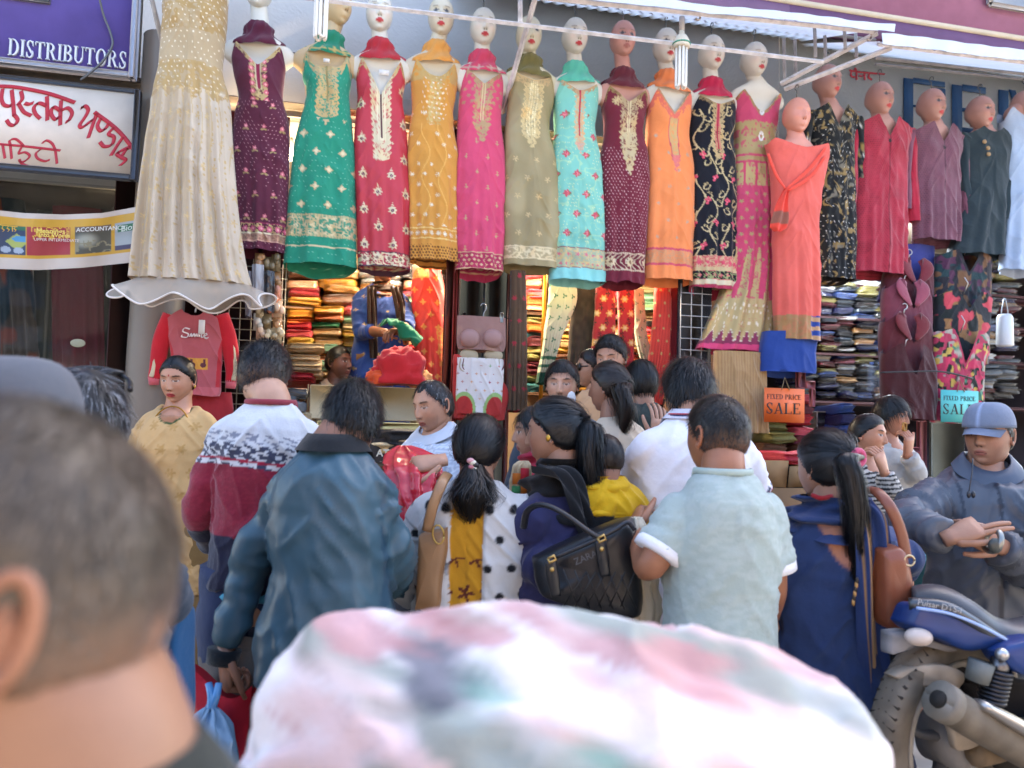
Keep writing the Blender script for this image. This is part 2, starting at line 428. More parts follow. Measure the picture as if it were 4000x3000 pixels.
def hair(mb, C, R, s, kind='short', col=S('0d0b0b'), th=.012, n=1500, ln=.03, line=0, tie=None, tail=None, fade=0, seed=0, grey=0, skin=None, nu=72, wild=.35, part=False, jaw=1, fem=0, wd=.0022):
    r = np.random.default_rng(seed + 11)
    d, P = head_grid(nu, 46, jaw=jaw, fem=fem); m = hairmask(P, line, kind)
    tk = th * sm(m, -.004, .02) - .004 * (m < -.004)
    if kind in ('short', 'recede') and fade: tk = th * (1 - fade * (1 - sm(P[..., 2], -.03, .05))) * sm(m, -.004, .02) - .004 * (m < -.004)
    nz = fbm(P.reshape(-1, 3), 55, seed).reshape(P.shape[:2]) - .5
    Q = P + d * (tk + nz * .006 * (m > .01) * (th > .006))[..., None]
    if part:
        Q = Q - d * (.008 * np.exp(-(P[..., 0] / .006) ** 2) * (m > .01) * (d[..., 1] > -.2))[..., None]
    c = np.tile(col, P.shape[:2] + (1,)) * (.65 + .7 * vn(P.reshape(-1, 3) * np.array([1, 1, 2.2]), 140, seed + 4).reshape(P.shape[:2]))[..., None]
    if fade and skin is not None:
        f = (.9 * fade * (1 - sm(P[..., 2], -.07, .03)) * (m > 0))[..., None]; c = c * (1 - f) + (skin * .8) * f
    if grey: c = c * (1 - grey * sm(vn(P.reshape(-1, 3), 90, 5), .5, .8).reshape(P.shape[:2])[..., None]) + grey * S('8d9094') * sm(vn(P.reshape(-1, 3), 90, 5), .5, .8).reshape(P.shape[:2])[..., None]
    g = MB().grid(Q, c, cu=True); V, F = g.V[0], g.F[0]
    keep = (m.ravel()[F] > -.006).all(1); mb.add((V @ R) * s + C, F[keep], g.C[0])
    # strands
    dd = r.normal(size=(n * 3, 3)); dd /= np.linalg.norm(dd, axis=1, keepdims=True)
    pp = head_surf(dd, jaw=jaw, fem=fem); mm = hairmask(pp, line, kind); ok = mm > .002; dd, pp = dd[ok][:n], pp[ok][:n]
    K = 5; Qs = np.zeros((len(pp), K, 3)); Ns = np.zeros_like(Qs)
    fz = 1 - fade * (1 - sm(pp[:, 2], -.03, .05)); kp = r.random(len(pp)) < .25 + .75 * fz; dd, pp, fz = dd[kp], pp[kp], fz[kp]; Qs, Ns = Qs[kp], Ns[kp]; base = pp + dd * (th * .75 * fz)[:, None]; q = base.copy(); nn = dd.copy()
    L = ln * (.6 + .8 * r.random(len(pp))) * (.25 + .75 * fz)
    for kk in range(K):
        Qs[:, kk] = q; Ns[:, kk] = nn
        if kind == 'back':
            tv = np.array(tie) - q
        else:
            crown = np.array([.01, -.055, .11]); tv = q - crown; tv[:, 2] -= .03
            if kind == 'spiky': tv = tv * .3 + dd * .06
            if kind == 'down': tv = np.zeros_like(q) + np.array([0, -.3, -1])
        tv = tv - nn * (tv * nn).sum(1, keepdims=True) * (0 if kind == 'spiky' else 1); tv /= np.linalg.norm(tv, axis=1, keepdims=True) + 1e-9
        lift = wild * (.5 + r.random((len(pp), 1))) + (.55 * (np.arange(len(pp)) % 8 == 0))[:, None] * (kind in ('short', 'recede') and th > .008) + (.16 * (np.arange(len(pp)) % 19 == 0))[:, None] * (kind == 'back')
        tv = tv + nn * lift * (1 if kk < 2 else .2) + r.normal(size=q.shape) * wild * .35
        q = q + tv * (L / (K - 1))[:, None]
        e = q / np.array([.0765, .098, .116]); nn = e / np.linalg.norm(e, axis=1, keepdims=True)
        if kind == 'back':
            hs = head_surf(nn, jaw=jaw, fem=fem) + nn * (th * 1.02); lo = (hs * nn).sum(1); cur = (q * nn).sum(1); q = q + nn * (np.clip(lo - cur, -.006, .03))[:, None]
    cc = np.tile(col, (len(pp), 1)) * (.5 + 1.3 * r.random((len(pp), 1)) ** 2 * 1.6)
    if grey: gm = r.random(len(pp)) < grey; cc[gm] = S('8b8f95') * (.6 + .6 * r.random((gm.sum(), 1)))
    ribbons(mb, (Qs @ R) * s + C, Ns @ R, wd * s, cc)
    if tail is not None:      # ponytail: guide polyline in world, radii
        pts, rad, ns = tail
        G = spl(pts, 14); rr = np.interp(np.linspace(0, 1, 14), np.linspace(0, 1, len(rad)), rad)
        mb.tube(G, rr * .55, col, n=10)
        a = r.random(ns) * 2 * pi; q0 = np.sqrt(r.random(ns)) * .75 + .38; a2 = a + r.normal(size=ns) * .7
        T = np.gradient(G, axis=0); Qt = np.zeros((ns, 14, 3)); Nt = np.zeros_like(Qt)
        A0, B0, _ = frame(T[3]); wv = r.random((ns, 2)) * 6
        for kk in range(14):
            t = kk / 13; aa = a * (1 - t) + a2 * t; off = (np.cos(aa)[:, None] * A0 + np.sin(aa)[:, None] * B0)
            Qt[:, kk] = G[kk] + off * (rr[kk] * q0 * (1 + .35 * np.sin(wv[:, 0] + 9 * t) * t + .9 * (wv[:, 1] / 6) ** 4 * t))[:, None]; Nt[:, kk] = off
        cc = np.tile(col, (ns, 1)) * (.5 + 1.1 * r.random((ns, 1)))
        Qt += (.006 * np.sin(wv[:, :1] * 3 + np.linspace(0, 14, 14)[None])[..., None] * A0 + .005 * np.sin(wv[:, 1:] * 3 + np.linspace(0, 11, 14)[None])[..., None] * B0) * np.linspace(0, 1, 14)[None, :, None]; ribbons(mb, Qt, Nt, wd * 1.0 * s, cc)
def put_head(mb, C, R, s, skin, res=(96, 72), ears=True, **fk):
    jaw = fk.pop('jaw', 1.0); fem = fk.pop('fem', 0.0)
    d, P = head_grid(*res, jaw=jaw, fem=fem); c = face_col(P, skin, **fk)
    g = MB().grid(P, c, cu=True, caps=True); mb.add((g.V[0] @ R) * s + C, g.F, g.C[0])
    if ears:
        for sg in (-1, 1):
            e = MB(); e.ell((sg * .074, -.010, -.006), (.007, .017, .030), skin * np.array([1.02, .86, .82, 1]), n=14, m=10)
            a = np.linspace(-2.0, 2.5, 12)
            pth = np.stack([np.full(12, sg * .081), -.012 - .016 * np.cos(a - .4), -.004 + .029 * np.sin(a)], -1)
            e.tube(pth, np.interp(np.linspace(0, 1, 12), [0, .3, .8, 1], [.003, .0055, .005, .004]), skin * np.array([1.05, .92, .88, 1]), n=6)
            e.ell((sg * .080, -.007, -.030), (.005, .008, .010), skin, n=8, m=6)
            for V, F_, C_ in [(np.vstack(e.V), e.F, np.vstack(e.C))]: mb.add((V @ R) * s + C, F_, C_)
def hand(mb, Wp, dirv, dors, s, skin, curl=(25, 30, 20), spread=4, thumb=(35, 20), side=1):
    """wrist point, finger direction, back-of-hand normal; side=+1 puts the thumb on cross(dirv,dors)"""
    X = nrm(dirv); Zd = nrm(np.asarray(dors) - X * np.dot(dors, X)); Yt = np.cross(X, Zd) * side
    to = lambda p: Wp + s * (p[0] * X + p[1] * Yt + p[2] * Zd)
    n = 12; a = np.linspace(0, 2 * pi, n, endpoint=False); R = []
    for x, hw, ht, cy in ((-.03, .026, .019, 0), (0, .029, .018, 0), (.03, .039, .017, .002), (.065, .043, .015, 0), (.088, .041, .012, 0)):
        R.append([to((x, cy + hw * np.sign(np.cos(t)) * abs(np.cos(t)) ** .7, ht * np.sin(t))) for t in a])
    mb.grid(np.array(R), skin, cu=True, caps=True)
    nail = skin * np.array([1.25, 1.15, 1.1, 1])
    for i, (y, l, r) in enumerate(((.031, .92, .0085), (.0105, 1.02, .009), (-.0105, .95, .0085), (-.030, .76, .0075))):
        p = np.array([.082, y, 0.0]); ang = 0; pts = [to(np.array([.06, y * .9, 0])), to(p)]
        sp = math.radians(spread * (1.5 - i))
        for L, c in zip((.046 * l, .028 * l, .022 * l), curl):
            ang += math.radians(c if np.ndim(c) == 0 else c[i])
            p = p + L * np.array([math.cos(ang) * math.cos(sp), math.cos(ang) * math.sin(sp), -math.sin(ang)]); pts.append(to(p))
        mb.tube(pts, np.array([r, r * 1.06, r, r * .93, r * .72]) * s, skin, n=8)
        e = pts[-1]; t = nrm(pts[-1] - pts[-2]); mb.ell(e, (r * .75 * s,) * 3, nail, n=8, m=6)
    p = np.array([.012, .030, -.006]); t1 = math.radians(thumb[0]); t2 = math.radians(thumb[1])
    pts = [to(np.array([0, .014, -.004])), to(p)]
    for L, an in ((.042, t1), (.030, t1 * .75), (.024, t1 * .45)):
        p = p + L * np.array([math.cos(an), math.sin(an), -math.sin(t2) * .5]); pts.append(to(p))
    mb.tube(pts, np.array([.013, .0145, .011, .0095, .007]) * s, skin, n=8); mb.ell(pts[-1], (.0072 * s,) * 3, nail, n=8, m=6)
TORSO = np.array([[.015, .066, .062, -.004], [-.012, .092, .074, -.008], [-.038, .126, .088, -.012], [-.072, .143, .102, -.010], [-.13, .162, .116, .000], [-.22, .176, .124, .010],
                  [-.34, .160, .112, .006], [-.44, .166, .112, 0], [-.54, .176, .118, -.006], [-.64, .180, .120, -.006]])
def person(label, hp, d, yaw=0, s=1.0, head=(None, 0, 0), skin=S('a8785c'), face=None, hairk=None, top=None, arms=None, hands=None, legs=None, floor=.12, lean=(0, 0), group=None, broad=1.0, ngap=.08, neck=1.0, res=(72, 54), collar=None, H=None, name='person', tilt2=0, sit=None, gap=.205):
    H = W(hp[0], hp[1], d) if H is None else H
    R = rotm(yaw); hy = yaw if head[0] is None else head[0]; RH = rotm(hy, head[1], head[2])
    gap = gap - ngap; N = H - np.array([0, 0, gap * s]) - R[1] * .02 * s + R[1] * lean[0] * s + R[0] * lean[1] * s
    root = thing(name, label, 'person', (N[0], N[1], floor), group)
    L = lambda p: N + s * (p[0] * R[0] + p[1] * R[1] + p[2] * np.array([0, 0, 1.0]))
    LV = lambda V: N + s * (V[:, :1] * R[0] + V[:, 1:2] * R[1] + V[:, 2:] * np.array([[0, 0, 1.0]]))
    body = MB(); face = face or {}
    sh_ = s * .93; put_head(body, H, RH, sh_, skin, res=res, **face)
    up = np.array([0, 0, 1.0])
    nb = H + (np.array([0, -.022, -.055]) @ RH) * s
    body.tube([H + (np.array([0, -.018, -.02]) @ RH) * s, nb, L((0, -.014, .03)), L((0, -.012, -.03)), L((0, -.005, -.10)), L((0, 0, -.35)), L((0, 0, -.66))], np.array([.05, .055, .057, .066, .10, .12, .12]) * s * neck, skin, n=20, samples=20)
    # arms
    A = {}
    arms = arms or {}
    for k, sg in (('l', -1), ('r', 1)):
        e, w_ = arms.get(k, ((sg * .225, -.03, -.345), (sg * .232, .045, -.58)))
        e = L(e) if isinstance(e, tuple) else e; w_ = L(w_) if isinstance(w_, tuple) else w_
        A[k] = (L((sg * .150 * broad, -.008, -.122)), e, w_)
        if k in (hands or {}) or (top and top.get('sleeve', 'long') != 'long'):
            a0, a1, a2 = A[k]
            body.tube([a0, (a0 + a1) / 2, a1, a1 * .6 + a2 * .4, a2], np.array([.046, .045, .038, .037, .026]) * s * (.8 if not top or top.get('sleeve', 'long') == 'long' else 1), skin, n=14, samples=16)
        h = (hands or {}).get(k)
        if h: hand(body, A[k][2], h['dir'], h['dors'], s * h.get('s', 1), skin, h.get('curl', (25, 30, 20)), h.get('spread', 4), h.get('thumb', (35, 20)), h.get('side', 1))
    if sit is None:
        for sg in (-1, 1):   # lower legs and feet, mostly inside trousers or skirts
            f = L((sg * .10, 0, -.9)); f = np.array([f[0], f[1], floor])
            body.tube([L((sg * .09, 0, -.62)), L((sg * .095, .01, -.62)) * .5 + (f + up * .08) * .5, f + up * .08, f + up * .035 + R[1] * .06 * s, f + up * .02 + R[1] * .17 * s], np.array([.075, .055, .04, .04, .022]) * s, skin, n=10, samples=14)
    body.obj('body', 'skin', root)
    # clothes
    otop = root; ohair = root
    if top:
        t = dict(sleeve='long', ease=.02, hem=-.62, flare=0, vox=.0095, fold=.010, mat='cloth', col=S('888888'), hemw=0, arm=.056, vfold=1.0, cuff=.85, drape=None, neckz=.012, tilt=.055); t.update(top)
        m = MB(); rows = [r for r in TORSO if r[0] > t['hem']]
        rows.append(np.array([t['hem'], *[np.interp(-t['hem'], -TORSO[:, 0], TORSO[:, j]) for j in (1, 2, 3)]]))
        rg = []
        a = np.linspace(0, 2 * pi, 32, endpoint=False)
        for (z, rx, ry, cy) in rows:
            if z > t['neckz']: z = t['neckz']
            fl = t['flare'] * max(0, -z - .34) ; e = t['ease'] * min(1, max(.25, (.02 - z) / .12))
            ca, sa = np.cos(a), np.sin(a)
            rg.append(np.stack([(rx * (broad if z < -.03 else 1) + e + fl) * np.sign(ca) * np.abs(ca) ** .85, cy + (ry + e + fl * .8) * np.sign(sa) * np.abs(sa) ** .9, np.full(32, z)], -1))
        P = np.array(rg); P[..., 2] -= t['tilt'] * sm(P[..., 2], -.07, .0) * np.maximum(0, np.sin(a)) ** .8; m.grid(LV(P.reshape(-1, 3)).reshape(P.shape), S('888888'), cu=True, caps=True)
        for k, sg in (('l', -1), ('r', 1)):
            a0, a1, a2 = A[k]; sl = t['sleeve']; st = L((sg * .085, -.010, -.085))
            if sl == 'long': pts = [st, a0, a1, a2 - .02 * nrm(a2 - a1)]; rr = [.06, t['arm'] * 1.12, t['arm'] * .95, t['arm'] * t['cuff']]
            elif sl == 'three': pts = [st, a0, a1, a1 * .55 + a2 * .45]; rr = [.06, t['arm'] * 1.1, t['arm'] * .95, t['arm'] * .9]
            elif sl == 'half': pts = [st, a0, a0 * .35 + a1 * .65]; rr = [.062, t['arm'] * 1.14, t['arm'] * 1.16]
            else: continue
            m.tube(pts, np.array(rr) * s, S('888888'), n=18, samples=22)
        V, Nn, F = evalmesh(np.vstack(m.V), m.F, t['vox'] * s, t.get('smooth', 4))
        Pl = (V - N) / s; Pl = np.stack([Pl @ R[0], Pl @ R[1], Pl[:, 2]], -1)
        # arm coordinate: distance along the arm (m) and how much nearer the arm than the torso
        arm_s = np.full(len(V), -1.0); arm_d = np.full(len(V), 9.0)
        for k in ('l', 'r'):
            a0, a1, a2 = A[k]; off = 0
            for p, q in ((a0, a1), (a1, a2)):
                l = np.linalg.norm(q - p); tt = np.clip(((V - p) @ (q - p)) / l ** 2, 0, 1); ds = np.linalg.norm(V - p - tt[:, None] * (q - p), axis=1)
                b = ds < arm_d; arm_d[b] = ds[b]; arm_s[b] = ((off + tt * l) * (.2 / (.65 * np.linalg.norm(a1 - a0)) if t['sleeve'] == 'half' else 1))[b]; off += l
        inside = (np.abs(Pl[:, 0]) < .165 * broad) & (Pl[:, 2] > t['hem'] - .02) & (np.abs(Pl[:, 1]) < .17)
        isarm = (arm_d < .085 * s) & ~(inside & (arm_d > .068 * s)) & (arm_s > .02)
        sd = abs(hash(label)) % 97 if False else int(sum(map(ord, label)) % 97)
        vf = (vn(np.c_[Pl[:, 0] * 13, Pl[:, 1] * 13, Pl[:, 2] * 2.6], 1, sd) - .5) * 1.3 + .5 * (np.abs(vn(np.c_[Pl[:, 0] * 7 + Pl[:, 2] * 3, Pl[:, 1] * 9, Pl[:, 2] * 7], 1, sd + 5) - .5) * -2 + .5)
        dn = sm(-Pl[:, 2], .08, .5); cr = lambda q, k=2.5: (1 - np.abs(2 * q - 1)) ** k
        sgx = np.abs(Pl[:, 0]); dg = cr(vn(np.c_[sgx * 5 + Pl[:, 1] * 3, Pl[:, 2] * 15 + sgx * 17, Pl[:, 1] * 5 + np.sign(Pl[:, 0]) * 3], 1, sd + 2), 4)
        dg2 = cr(vn(np.c_[Pl[:, 0] * 16 + Pl[:, 2] * 6, Pl[:, 1] * 9, Pl[:, 2] * 5 - Pl[:, 0] * 3], 1, sd + 7), 4)
        hz = (np.abs(vn(np.c_[Pl[:, 0] * 5 + Pl[:, 2] * 4, Pl[:, 1] * 6, Pl[:, 2] * 19], 1, sd + 9) - .5) * -2 + .6)
        ft = vf * (.35 + .9 * dn) * t['vfold'] + hz * .4 + dg * 1.1 * (1 - .4 * dn) + dg2 * (.25 + .9 * dn) * t['vfold']
        fa = 1.2 * cr(vn(np.c_[arm_s * 19 + Pl[:, 0] * 8, Pl[:, 1] * 10, Pl[:, 2] * 4], 1, sd + 4), 3) + (np.abs(vn(np.c_[arm_s * 24 + Pl[:, 2] * 6, Pl[:, 0] * 9, Pl[:, 1] * 9], 1, sd + 3) - .5) * -2 + .55) * (.7 + .8 * np.exp(-((arm_s - .27 * s) / .12) ** 2))
        fa = fa * t.get('afold', 1) - fa[isarm].mean() * t.get('afold', 1) if isarm.any() else fa; ft = ft - ft[~isarm].mean() - .15; f = np.where(isarm, fa, ft) * t['fold'] + (fbm(Pl, 38, sd) - .5) * t['fold'] * .35
        V = V + Nn * (f * s)[:, None]
        if t.get('shape'): V = t['shape'](V, Pl, Nn, isarm, arm_s, L, R)
        col = t['col']
        C = col(Pl, isarm, arm_s) if callable(col) else np.tile(col, (len(V), 1))
        otop = MB().add(V, F, C).obj(t.get('name', 'shirt'), t['mat'], root)
        if t.get('band') is not None:
            for k in 'lr':
                a0, a1, _ = A[k]; d_ = nrm(a1 - a0); e_ = a0 * .35 + a1 * .65; MB().tube([e_ - d_ * .012, e_ - d_ * .010, e_ + d_ * .016, e_ + d_ * .018], np.array([1.0, 1.2, 1.2, 1.0]) * t['arm'] * s, t['band'], n=26).obj('sleeve_band', 'knit', otop)
    if collar:
        hgt, ccol, fl, cm = (list(collar) + ['cloth'])[:4]
        a = np.linspace(0, 2 * pi, 40, endpoint=False); rows = []
        opn = fl
        if hgt < .02:
            MB().tube(LV(np.vstack([np.stack([.077 * np.cos(a), -.008 + .072 * np.sin(a), .010 - .055 * np.maximum(0, np.sin(a)) ** .8], -1), np.array([[.077, -.008, .010]])])), .005, ccol, n=8, flat=1.8).obj('collar', cm, otop)
        for tt, ro in () if hgt < .02 else ((0, 0), (.5, .004), (1, .002), (1.02, .008), (.5, .016), (0, .022)):
            zz = -.005 + tt * hgt * (1 - .35 * np.maximum(0, np.sin(a)))
            rr = .068 + ro + (1 - tt) * .009 * opn + .004 * np.sin(a * 3)
            rows.append(np.stack([rr * np.cos(a) * (1 + .12 * (1 - tt)), -.006 + rr * 1.0 * np.sin(a), zz - .02 * np.maximum(0, np.sin(a)) * (1 - tt)], -1))
        if rows: P = np.array(rows); P[..., 2] -= .05 * np.maximum(0, np.sin(a)) ** .8; MB().grid(LV(P.reshape(-1, 3)).reshape(P.shape), ccol, cu=True).obj('collar', cm, otop)
    if legs:
        lg = dict(kind='trousers', col=S('22242a'), mat='cloth', w=1.0, z=-.5); lg.update(legs)
        m = MB()
        if lg['kind'] == 'trousers':
            for sg in (-1, 1):
                f = L((sg * .10, 0, -.9)); f = np.array([f[0], f[1], floor + .07])
                top_ = L((sg * .075, 0, lg['z'])); k_ = (top_ * .5 + f * .5) + R[1] * .02
                m.tube([top_, top_ * .7 + f * .3, k_, f], np.array([.115, .105, .075, .068]) * s * lg['w'], lg['col'], n=20, samples=26)
            m.tube([L((0, -.004, lg['z'] + .06)), L((0, -.004, lg['z'] - .06)), L((0, -.004, lg['z'] - .2))], np.array([.155, .17, .12]) * s * lg['w'], lg['col'], n=22, flat=.72, up=tuple(R[1]))
        V = np.vstack(m.V); V = V + (fbm(V * np.array([1, 1, .6]), 14, 4) - .5)[:, None] * (V - np.array([N[0], N[1], 0]) * np.array([1, 1, 0]) - V * np.array([0, 0, 1])) * .22
        MB().add(V, m.F, np.vstack(m.C)).obj('trousers', lg['mat'], root)
        sh = MB()
        for sg in (-1, 1):
            f = L((sg * .10, 0, -.9)); b = np.array([f[0], f[1], floor])
            sh.tube([b - R[1] * .06 + up * .03, b + up * .04, b + R[1] * .09 + up * .033, b + R[1] * .19 + up * .02], np.array([.035, .045, .045, .028]) * s, S('2b2724'), n=12, samples=10, up=tuple(R[0]))
        sh.obj('shoes', 'leather', root)
    if hairk:
        hm = MB(); hk = dict(hairk); hk.setdefault('skin', skin)
        if 'jaw' in face: hk['jaw'] = face['jaw']
        if 'fem' in face: hk['fem'] = face['fem']
        hair(hm, H, RH, sh_, **hk); ohair = hm.obj('hair', 'hair', root)
    return dict(root=root, top=otop, hair=ohair, H=H, R=R, RH=RH, N=N, L=L, LV=LV, A=A, s=s)
# ------------------------------------------------------------------ mannequins in their dresses
GOLD, PALE, SILV = S('b89a62'), S('cdbb93'), S('c9c2b4')
def dress(root, rows, v, colfn, mt='cloth', neck=.10, strap=.74, arm=.10, depth=.088, foldn=9, fold=.013, NR=230, NF=84, NB=22, hemwave=.01, seed=0, name='kurta', backhem=.03, bust=.02, vneck=1.4, topw=1.0, twist=0, shp=1.6, wrink=.0065, open_=None):
    pts = []
    for (y, xl, xr) in rows:
        u0, z0 = FP(xl, y, v); u1, z1 = FP(xr, y, v); pts.append(((z0 + z1) / 2, (u0 + u1) / 2, (u1 - u0) / 2))
    pts = np.array(pts); D = spl(pts, 160); zz, uc, hw = D[::-1, 0], D[::-1, 1], D[::-1, 2]
    zt, zh = pts[0, 0], pts[-1, 0]
    aF = np.linspace(-pi / 2, pi / 2, NF); aB = np.linspace(pi / 2, 3 * pi / 2, NB + 2)[1:-1]; a = np.r_[aF, aB]; front = np.cos(a) > 1e-6
    xi = np.sin(a); ax = np.abs(xi)
    top = np.where(ax < strap, zt - neck * (1 - (ax / strap) ** vneck), zt - arm * ((ax - strap) / (1 - strap)) ** shp)
    top = np.where(front, top, np.where(ax < strap, zt - .035 * (1 - ax / strap), top))
    t = np.linspace(0, 1, NR)[:, None]
    hem = zh + hemwave * (vn(np.c_[xi * 2.2, np.cos(a), xi * 0], 1, seed) - .5) * 2 - np.where(front, 0, backhem * np.abs(np.cos(a)))
    Z = top + (hem - top) * t; Zc = np.clip(Z, zz[0], zz[-1])
    HW = np.interp(Zc, zz, hw); UC = np.interp(Zc, zz, uc); hh = Z - zh; nn = zt - Z
    dp = np.minimum(depth, HW * .85) * (1 + 0 * Z)
    dp = dp + bust * np.exp(-((nn - .20) / .07) ** 2) * np.exp(-((ax - .42) / .32) ** 2) * front
    cs = np.cos(a); yy = np.sign(cs) * np.abs(cs) ** .75
    x = xi * HW
    grow = sm(nn, .25, zt - zh)
    ph = vn(np.c_[(Z * 1.1).ravel(), np.zeros(Z.size)], 1, seed + 3).reshape(Z.shape) * 3
    fo = fold * grow * (np.sin(xi * foldn + ph + seed) * .6 + np.sin(xi * foldn * 1.83 + 2.1 * seed - ph) * .4)
    Pq = np.c_[x.ravel() * 9, Z.ravel() * 6 + x.ravel() * 3, np.full(Z.size, seed)]
    fo = fo + wrink * ((np.abs(vn(Pq, 1, seed) - .5) * -4 + 1).reshape(Z.shape)) + wrink * .5 * (vn(Pq, 2.7, seed).reshape(Z.shape) - .5)
    cq = vn(np.c_[np.abs(x.ravel()) * 10, Z.ravel() * 9 + np.abs(x.ravel()) * 16, np.sign(x.ravel()) * 2 + seed], 1, seed + 6); fo = fo + wrink * 1.1 * ((1 - np.abs(2 * cq - 1)) ** 4 - .2).reshape(Z.shape)
    U = UC + x + fo * .3 * xi; Vv = v - (dp * yy) - fo * np.sign(cs)
    if twist: U = U + twist * grow * np.sin(Z * 5)
    P = FW(U, Vv, Z)
    q = dict(x=x.ravel(), h=hh.ravel(), n=nn.ravel(), hw=HW.ravel(), z=Z.ravel(), xi=np.broadcast_to(xi, Z.shape).ravel(), front=np.broadcast_to(front, Z.shape).ravel(), len=zt - zh, top=np.broadcast_to(zt - top, Z.shape).ravel())
    C = colfn(q); lum = C[:, :3] @ np.array([.3, .59, .11]); C[:, :3] = C[:, :3] * .90 + lum[:, None] * .10
    o = MB().grid(P, C, cu=True).obj(name, mt, root)
    return dict(o=o, zt=zt, zh=zh, uc=pts[0, 1], hw=pts[0, 2])
MW = S('d0cabc'); MP = S('b08478')
def mannequin(label, hp, v, rows, colfn, skin=MW, face=True, yaw=0, hs=1.06, sh=.205, scarf=None, scarfk=0, shz=.040, head=True, lips=S('b3262f'), tagc=None, hook=True, cols=None, stubs=True, **dk):
    """half-body display mannequin hanging on the wall, dressed"""
    base = FX(rows[-1][1] * .5 + rows[-1][2] * .5, rows[-1][0], v)
    root = thing('mannequin', label, 'mannequin', base, 'dressed mannequins hanging in a row over the shop')
    info = dress(root, rows, v, colfn, **dk)
    mb = MB(); Hu, Hz = FP(hp[0], hp[1], v); H = FW(Hu, v - .01, Hz)
    R = rotm(180 + math.degrees(YAW) + yaw, 6)
    if head: put_head(mb, H, R, hs, skin, res=(64, 48), ears=False, lips=lips if face else None, eyes=face, mann=True, lid=.15, brow=S('6a5a4e'))
    zs = info['zt'] + shz; uc = info['uc']; a = np.linspace(0, 2 * pi, 36, endpoint=False); rg = []
    if head:
        for k in range(5):
            tt = k / 4; uu = Hu * (1 - tt) + uc * tt; z = (Hz - .075 * hs) * (1 - tt) + (zs + .055) * tt
            rr = np.interp(tt, [0, .4, 1], [.050, .049, .058])
            rg.append(FW(uu + rr * np.cos(a), v + .012 + rr * 1.05 * np.sin(a), np.full(36, z)))
    for dz, rx, ry in ((.03, .085, .07), (.005, .13, .078), (-.025, .175, .078), (-.055, .197, .072), (-.08, .200, .066), (-.105, .190, .062), (-.125, .165, .068), (-.16, .128, .085), (-.24, .118, .090), (-.36, .098, .078), (-.48, .105, .085)):
        k = sh / .20
        rg.append(FW(uc + rx * k * np.cos(a), v + .012 + ry * np.sign(np.sin(a)) * np.abs(np.sin(a)) ** .85 * (1 if rx > .12 else .95), np.full(36, zs + dz)))
    mb.grid(np.array(rg), skin, cu=True, caps=True)
    mb.obj('torso', 'mannequin', root)
    if hook:
        top = H + np.array([0, 0, .115 * hs]); q = [top, top + np.array([0, 0, .05])] + [top + np.array([0, 0, .07]) + .02 * (np.cos(b) * EV * -1 + np.array([0, 0, np.sin(b)])) for b in np.linspace(pi, -.5, 7)]
        MB().tube(q, .004, S('6b6762'), n=6).obj('hook', 'metal', root)
    if scarf is not None:
        sc = np.asarray(scarf); a = np.linspace(0, 2 * pi, 64, endpoint=False); rows_ = []
        zt0 = zs + .112
        for k in range(16):
            tt = k / 15; wv = 1 + .06 * np.sin(a * 5 + tt * 9 + hp[0]) + .05 * np.sin(a * 11 + hp[0] * 2 + tt * 5)
            rx = (.058 + .085 * tt ** 1.2 + .010 * np.sin(tt * 9)) * wv; ry = (.060 + .048 * tt ** 1.1 + .008 * np.sin(tt * 9)) * wv
            z = zt0 - (.125 + .015 * np.sin(hp[0])) * tt - .035 * tt * np.maximum(0, -np.sin(a)) + .012 * np.cos(a + hp[0]) * tt
            rows_.append(FW(uc * tt + (Hu * .5 + uc * .5) * (1 - tt) + rx * np.cos(a), v + .01 + ry * np.sin(a), z))
        c = np.tile(sc, (16 * 64, 1))
        if cols is not None:
            tt = np.repeat(np.arange(16) / 15, 64); aa = np.tile(a, 16); mk = (tt > .72) * flower(((aa * 6 / pi) % 1) - .5, (tt - .86) * 3.5, .5, 4); c = c * (1 - mk[:, None]) + cols * mk[:, None]
        MB().grid(np.array(rows_), c, cu=True).obj('scarf', 'cloth', root)
    if tagc is not None:
        u, z = FP(tagc[0], tagc[1], v - .115); w_, h_ = tagc[2], tagc[3]
        MB().fbox(u - w_ / 2, u + w_ / 2, v - .006 - .100, v - .10, z - h_ / 2, z + h_ / 2, S('d8d2cb')).obj('price_tag', 'card', info['o'])
    return root, info, H

def yoke(p, q, n0, w0, w1, n1, col, seed=0, s=60, dens=.16, gl=.8, edge=True, round_=False, cent=None):
    """embroidered placket: half width w0 at the neck to w1, ending at n1 below the top, scalloped"""
    x, n = q['x'], q['n']; tt = np.clip((n - n0) / (n1 - n0), 0, 1)
    w = w0 + (w1 - w0) * tt
    if round_: w = np.where(tt > .75, w * np.sqrt(np.clip(1 - ((tt - .75) / .25) ** 2, 0, 1)), w)
    w = w + .006 * np.sin(n * 190)
    m = (np.abs(x) < w) & (n > n0) & (n < n1) & q['front']
    fil = np.maximum(scroll(x, q['z'], s, seed, dens * .72), scroll(x, q['z'], s * 1.7, seed + 4, dens * .55)); d1, d2 = lat(x, q['z'], .030, .034); fil = np.maximum(fil, flower(d1, d2, .011, 5, .3))
    p.put(m * (.12 + .88 * fil), col, gl)
    if edge: p.put(m & (np.abs(x) > w - .007), col * 1.12, gl)
    if cent is not None: p.put(m & (np.abs(x) < .006) & (n < n1 - .05), cent)
    return m
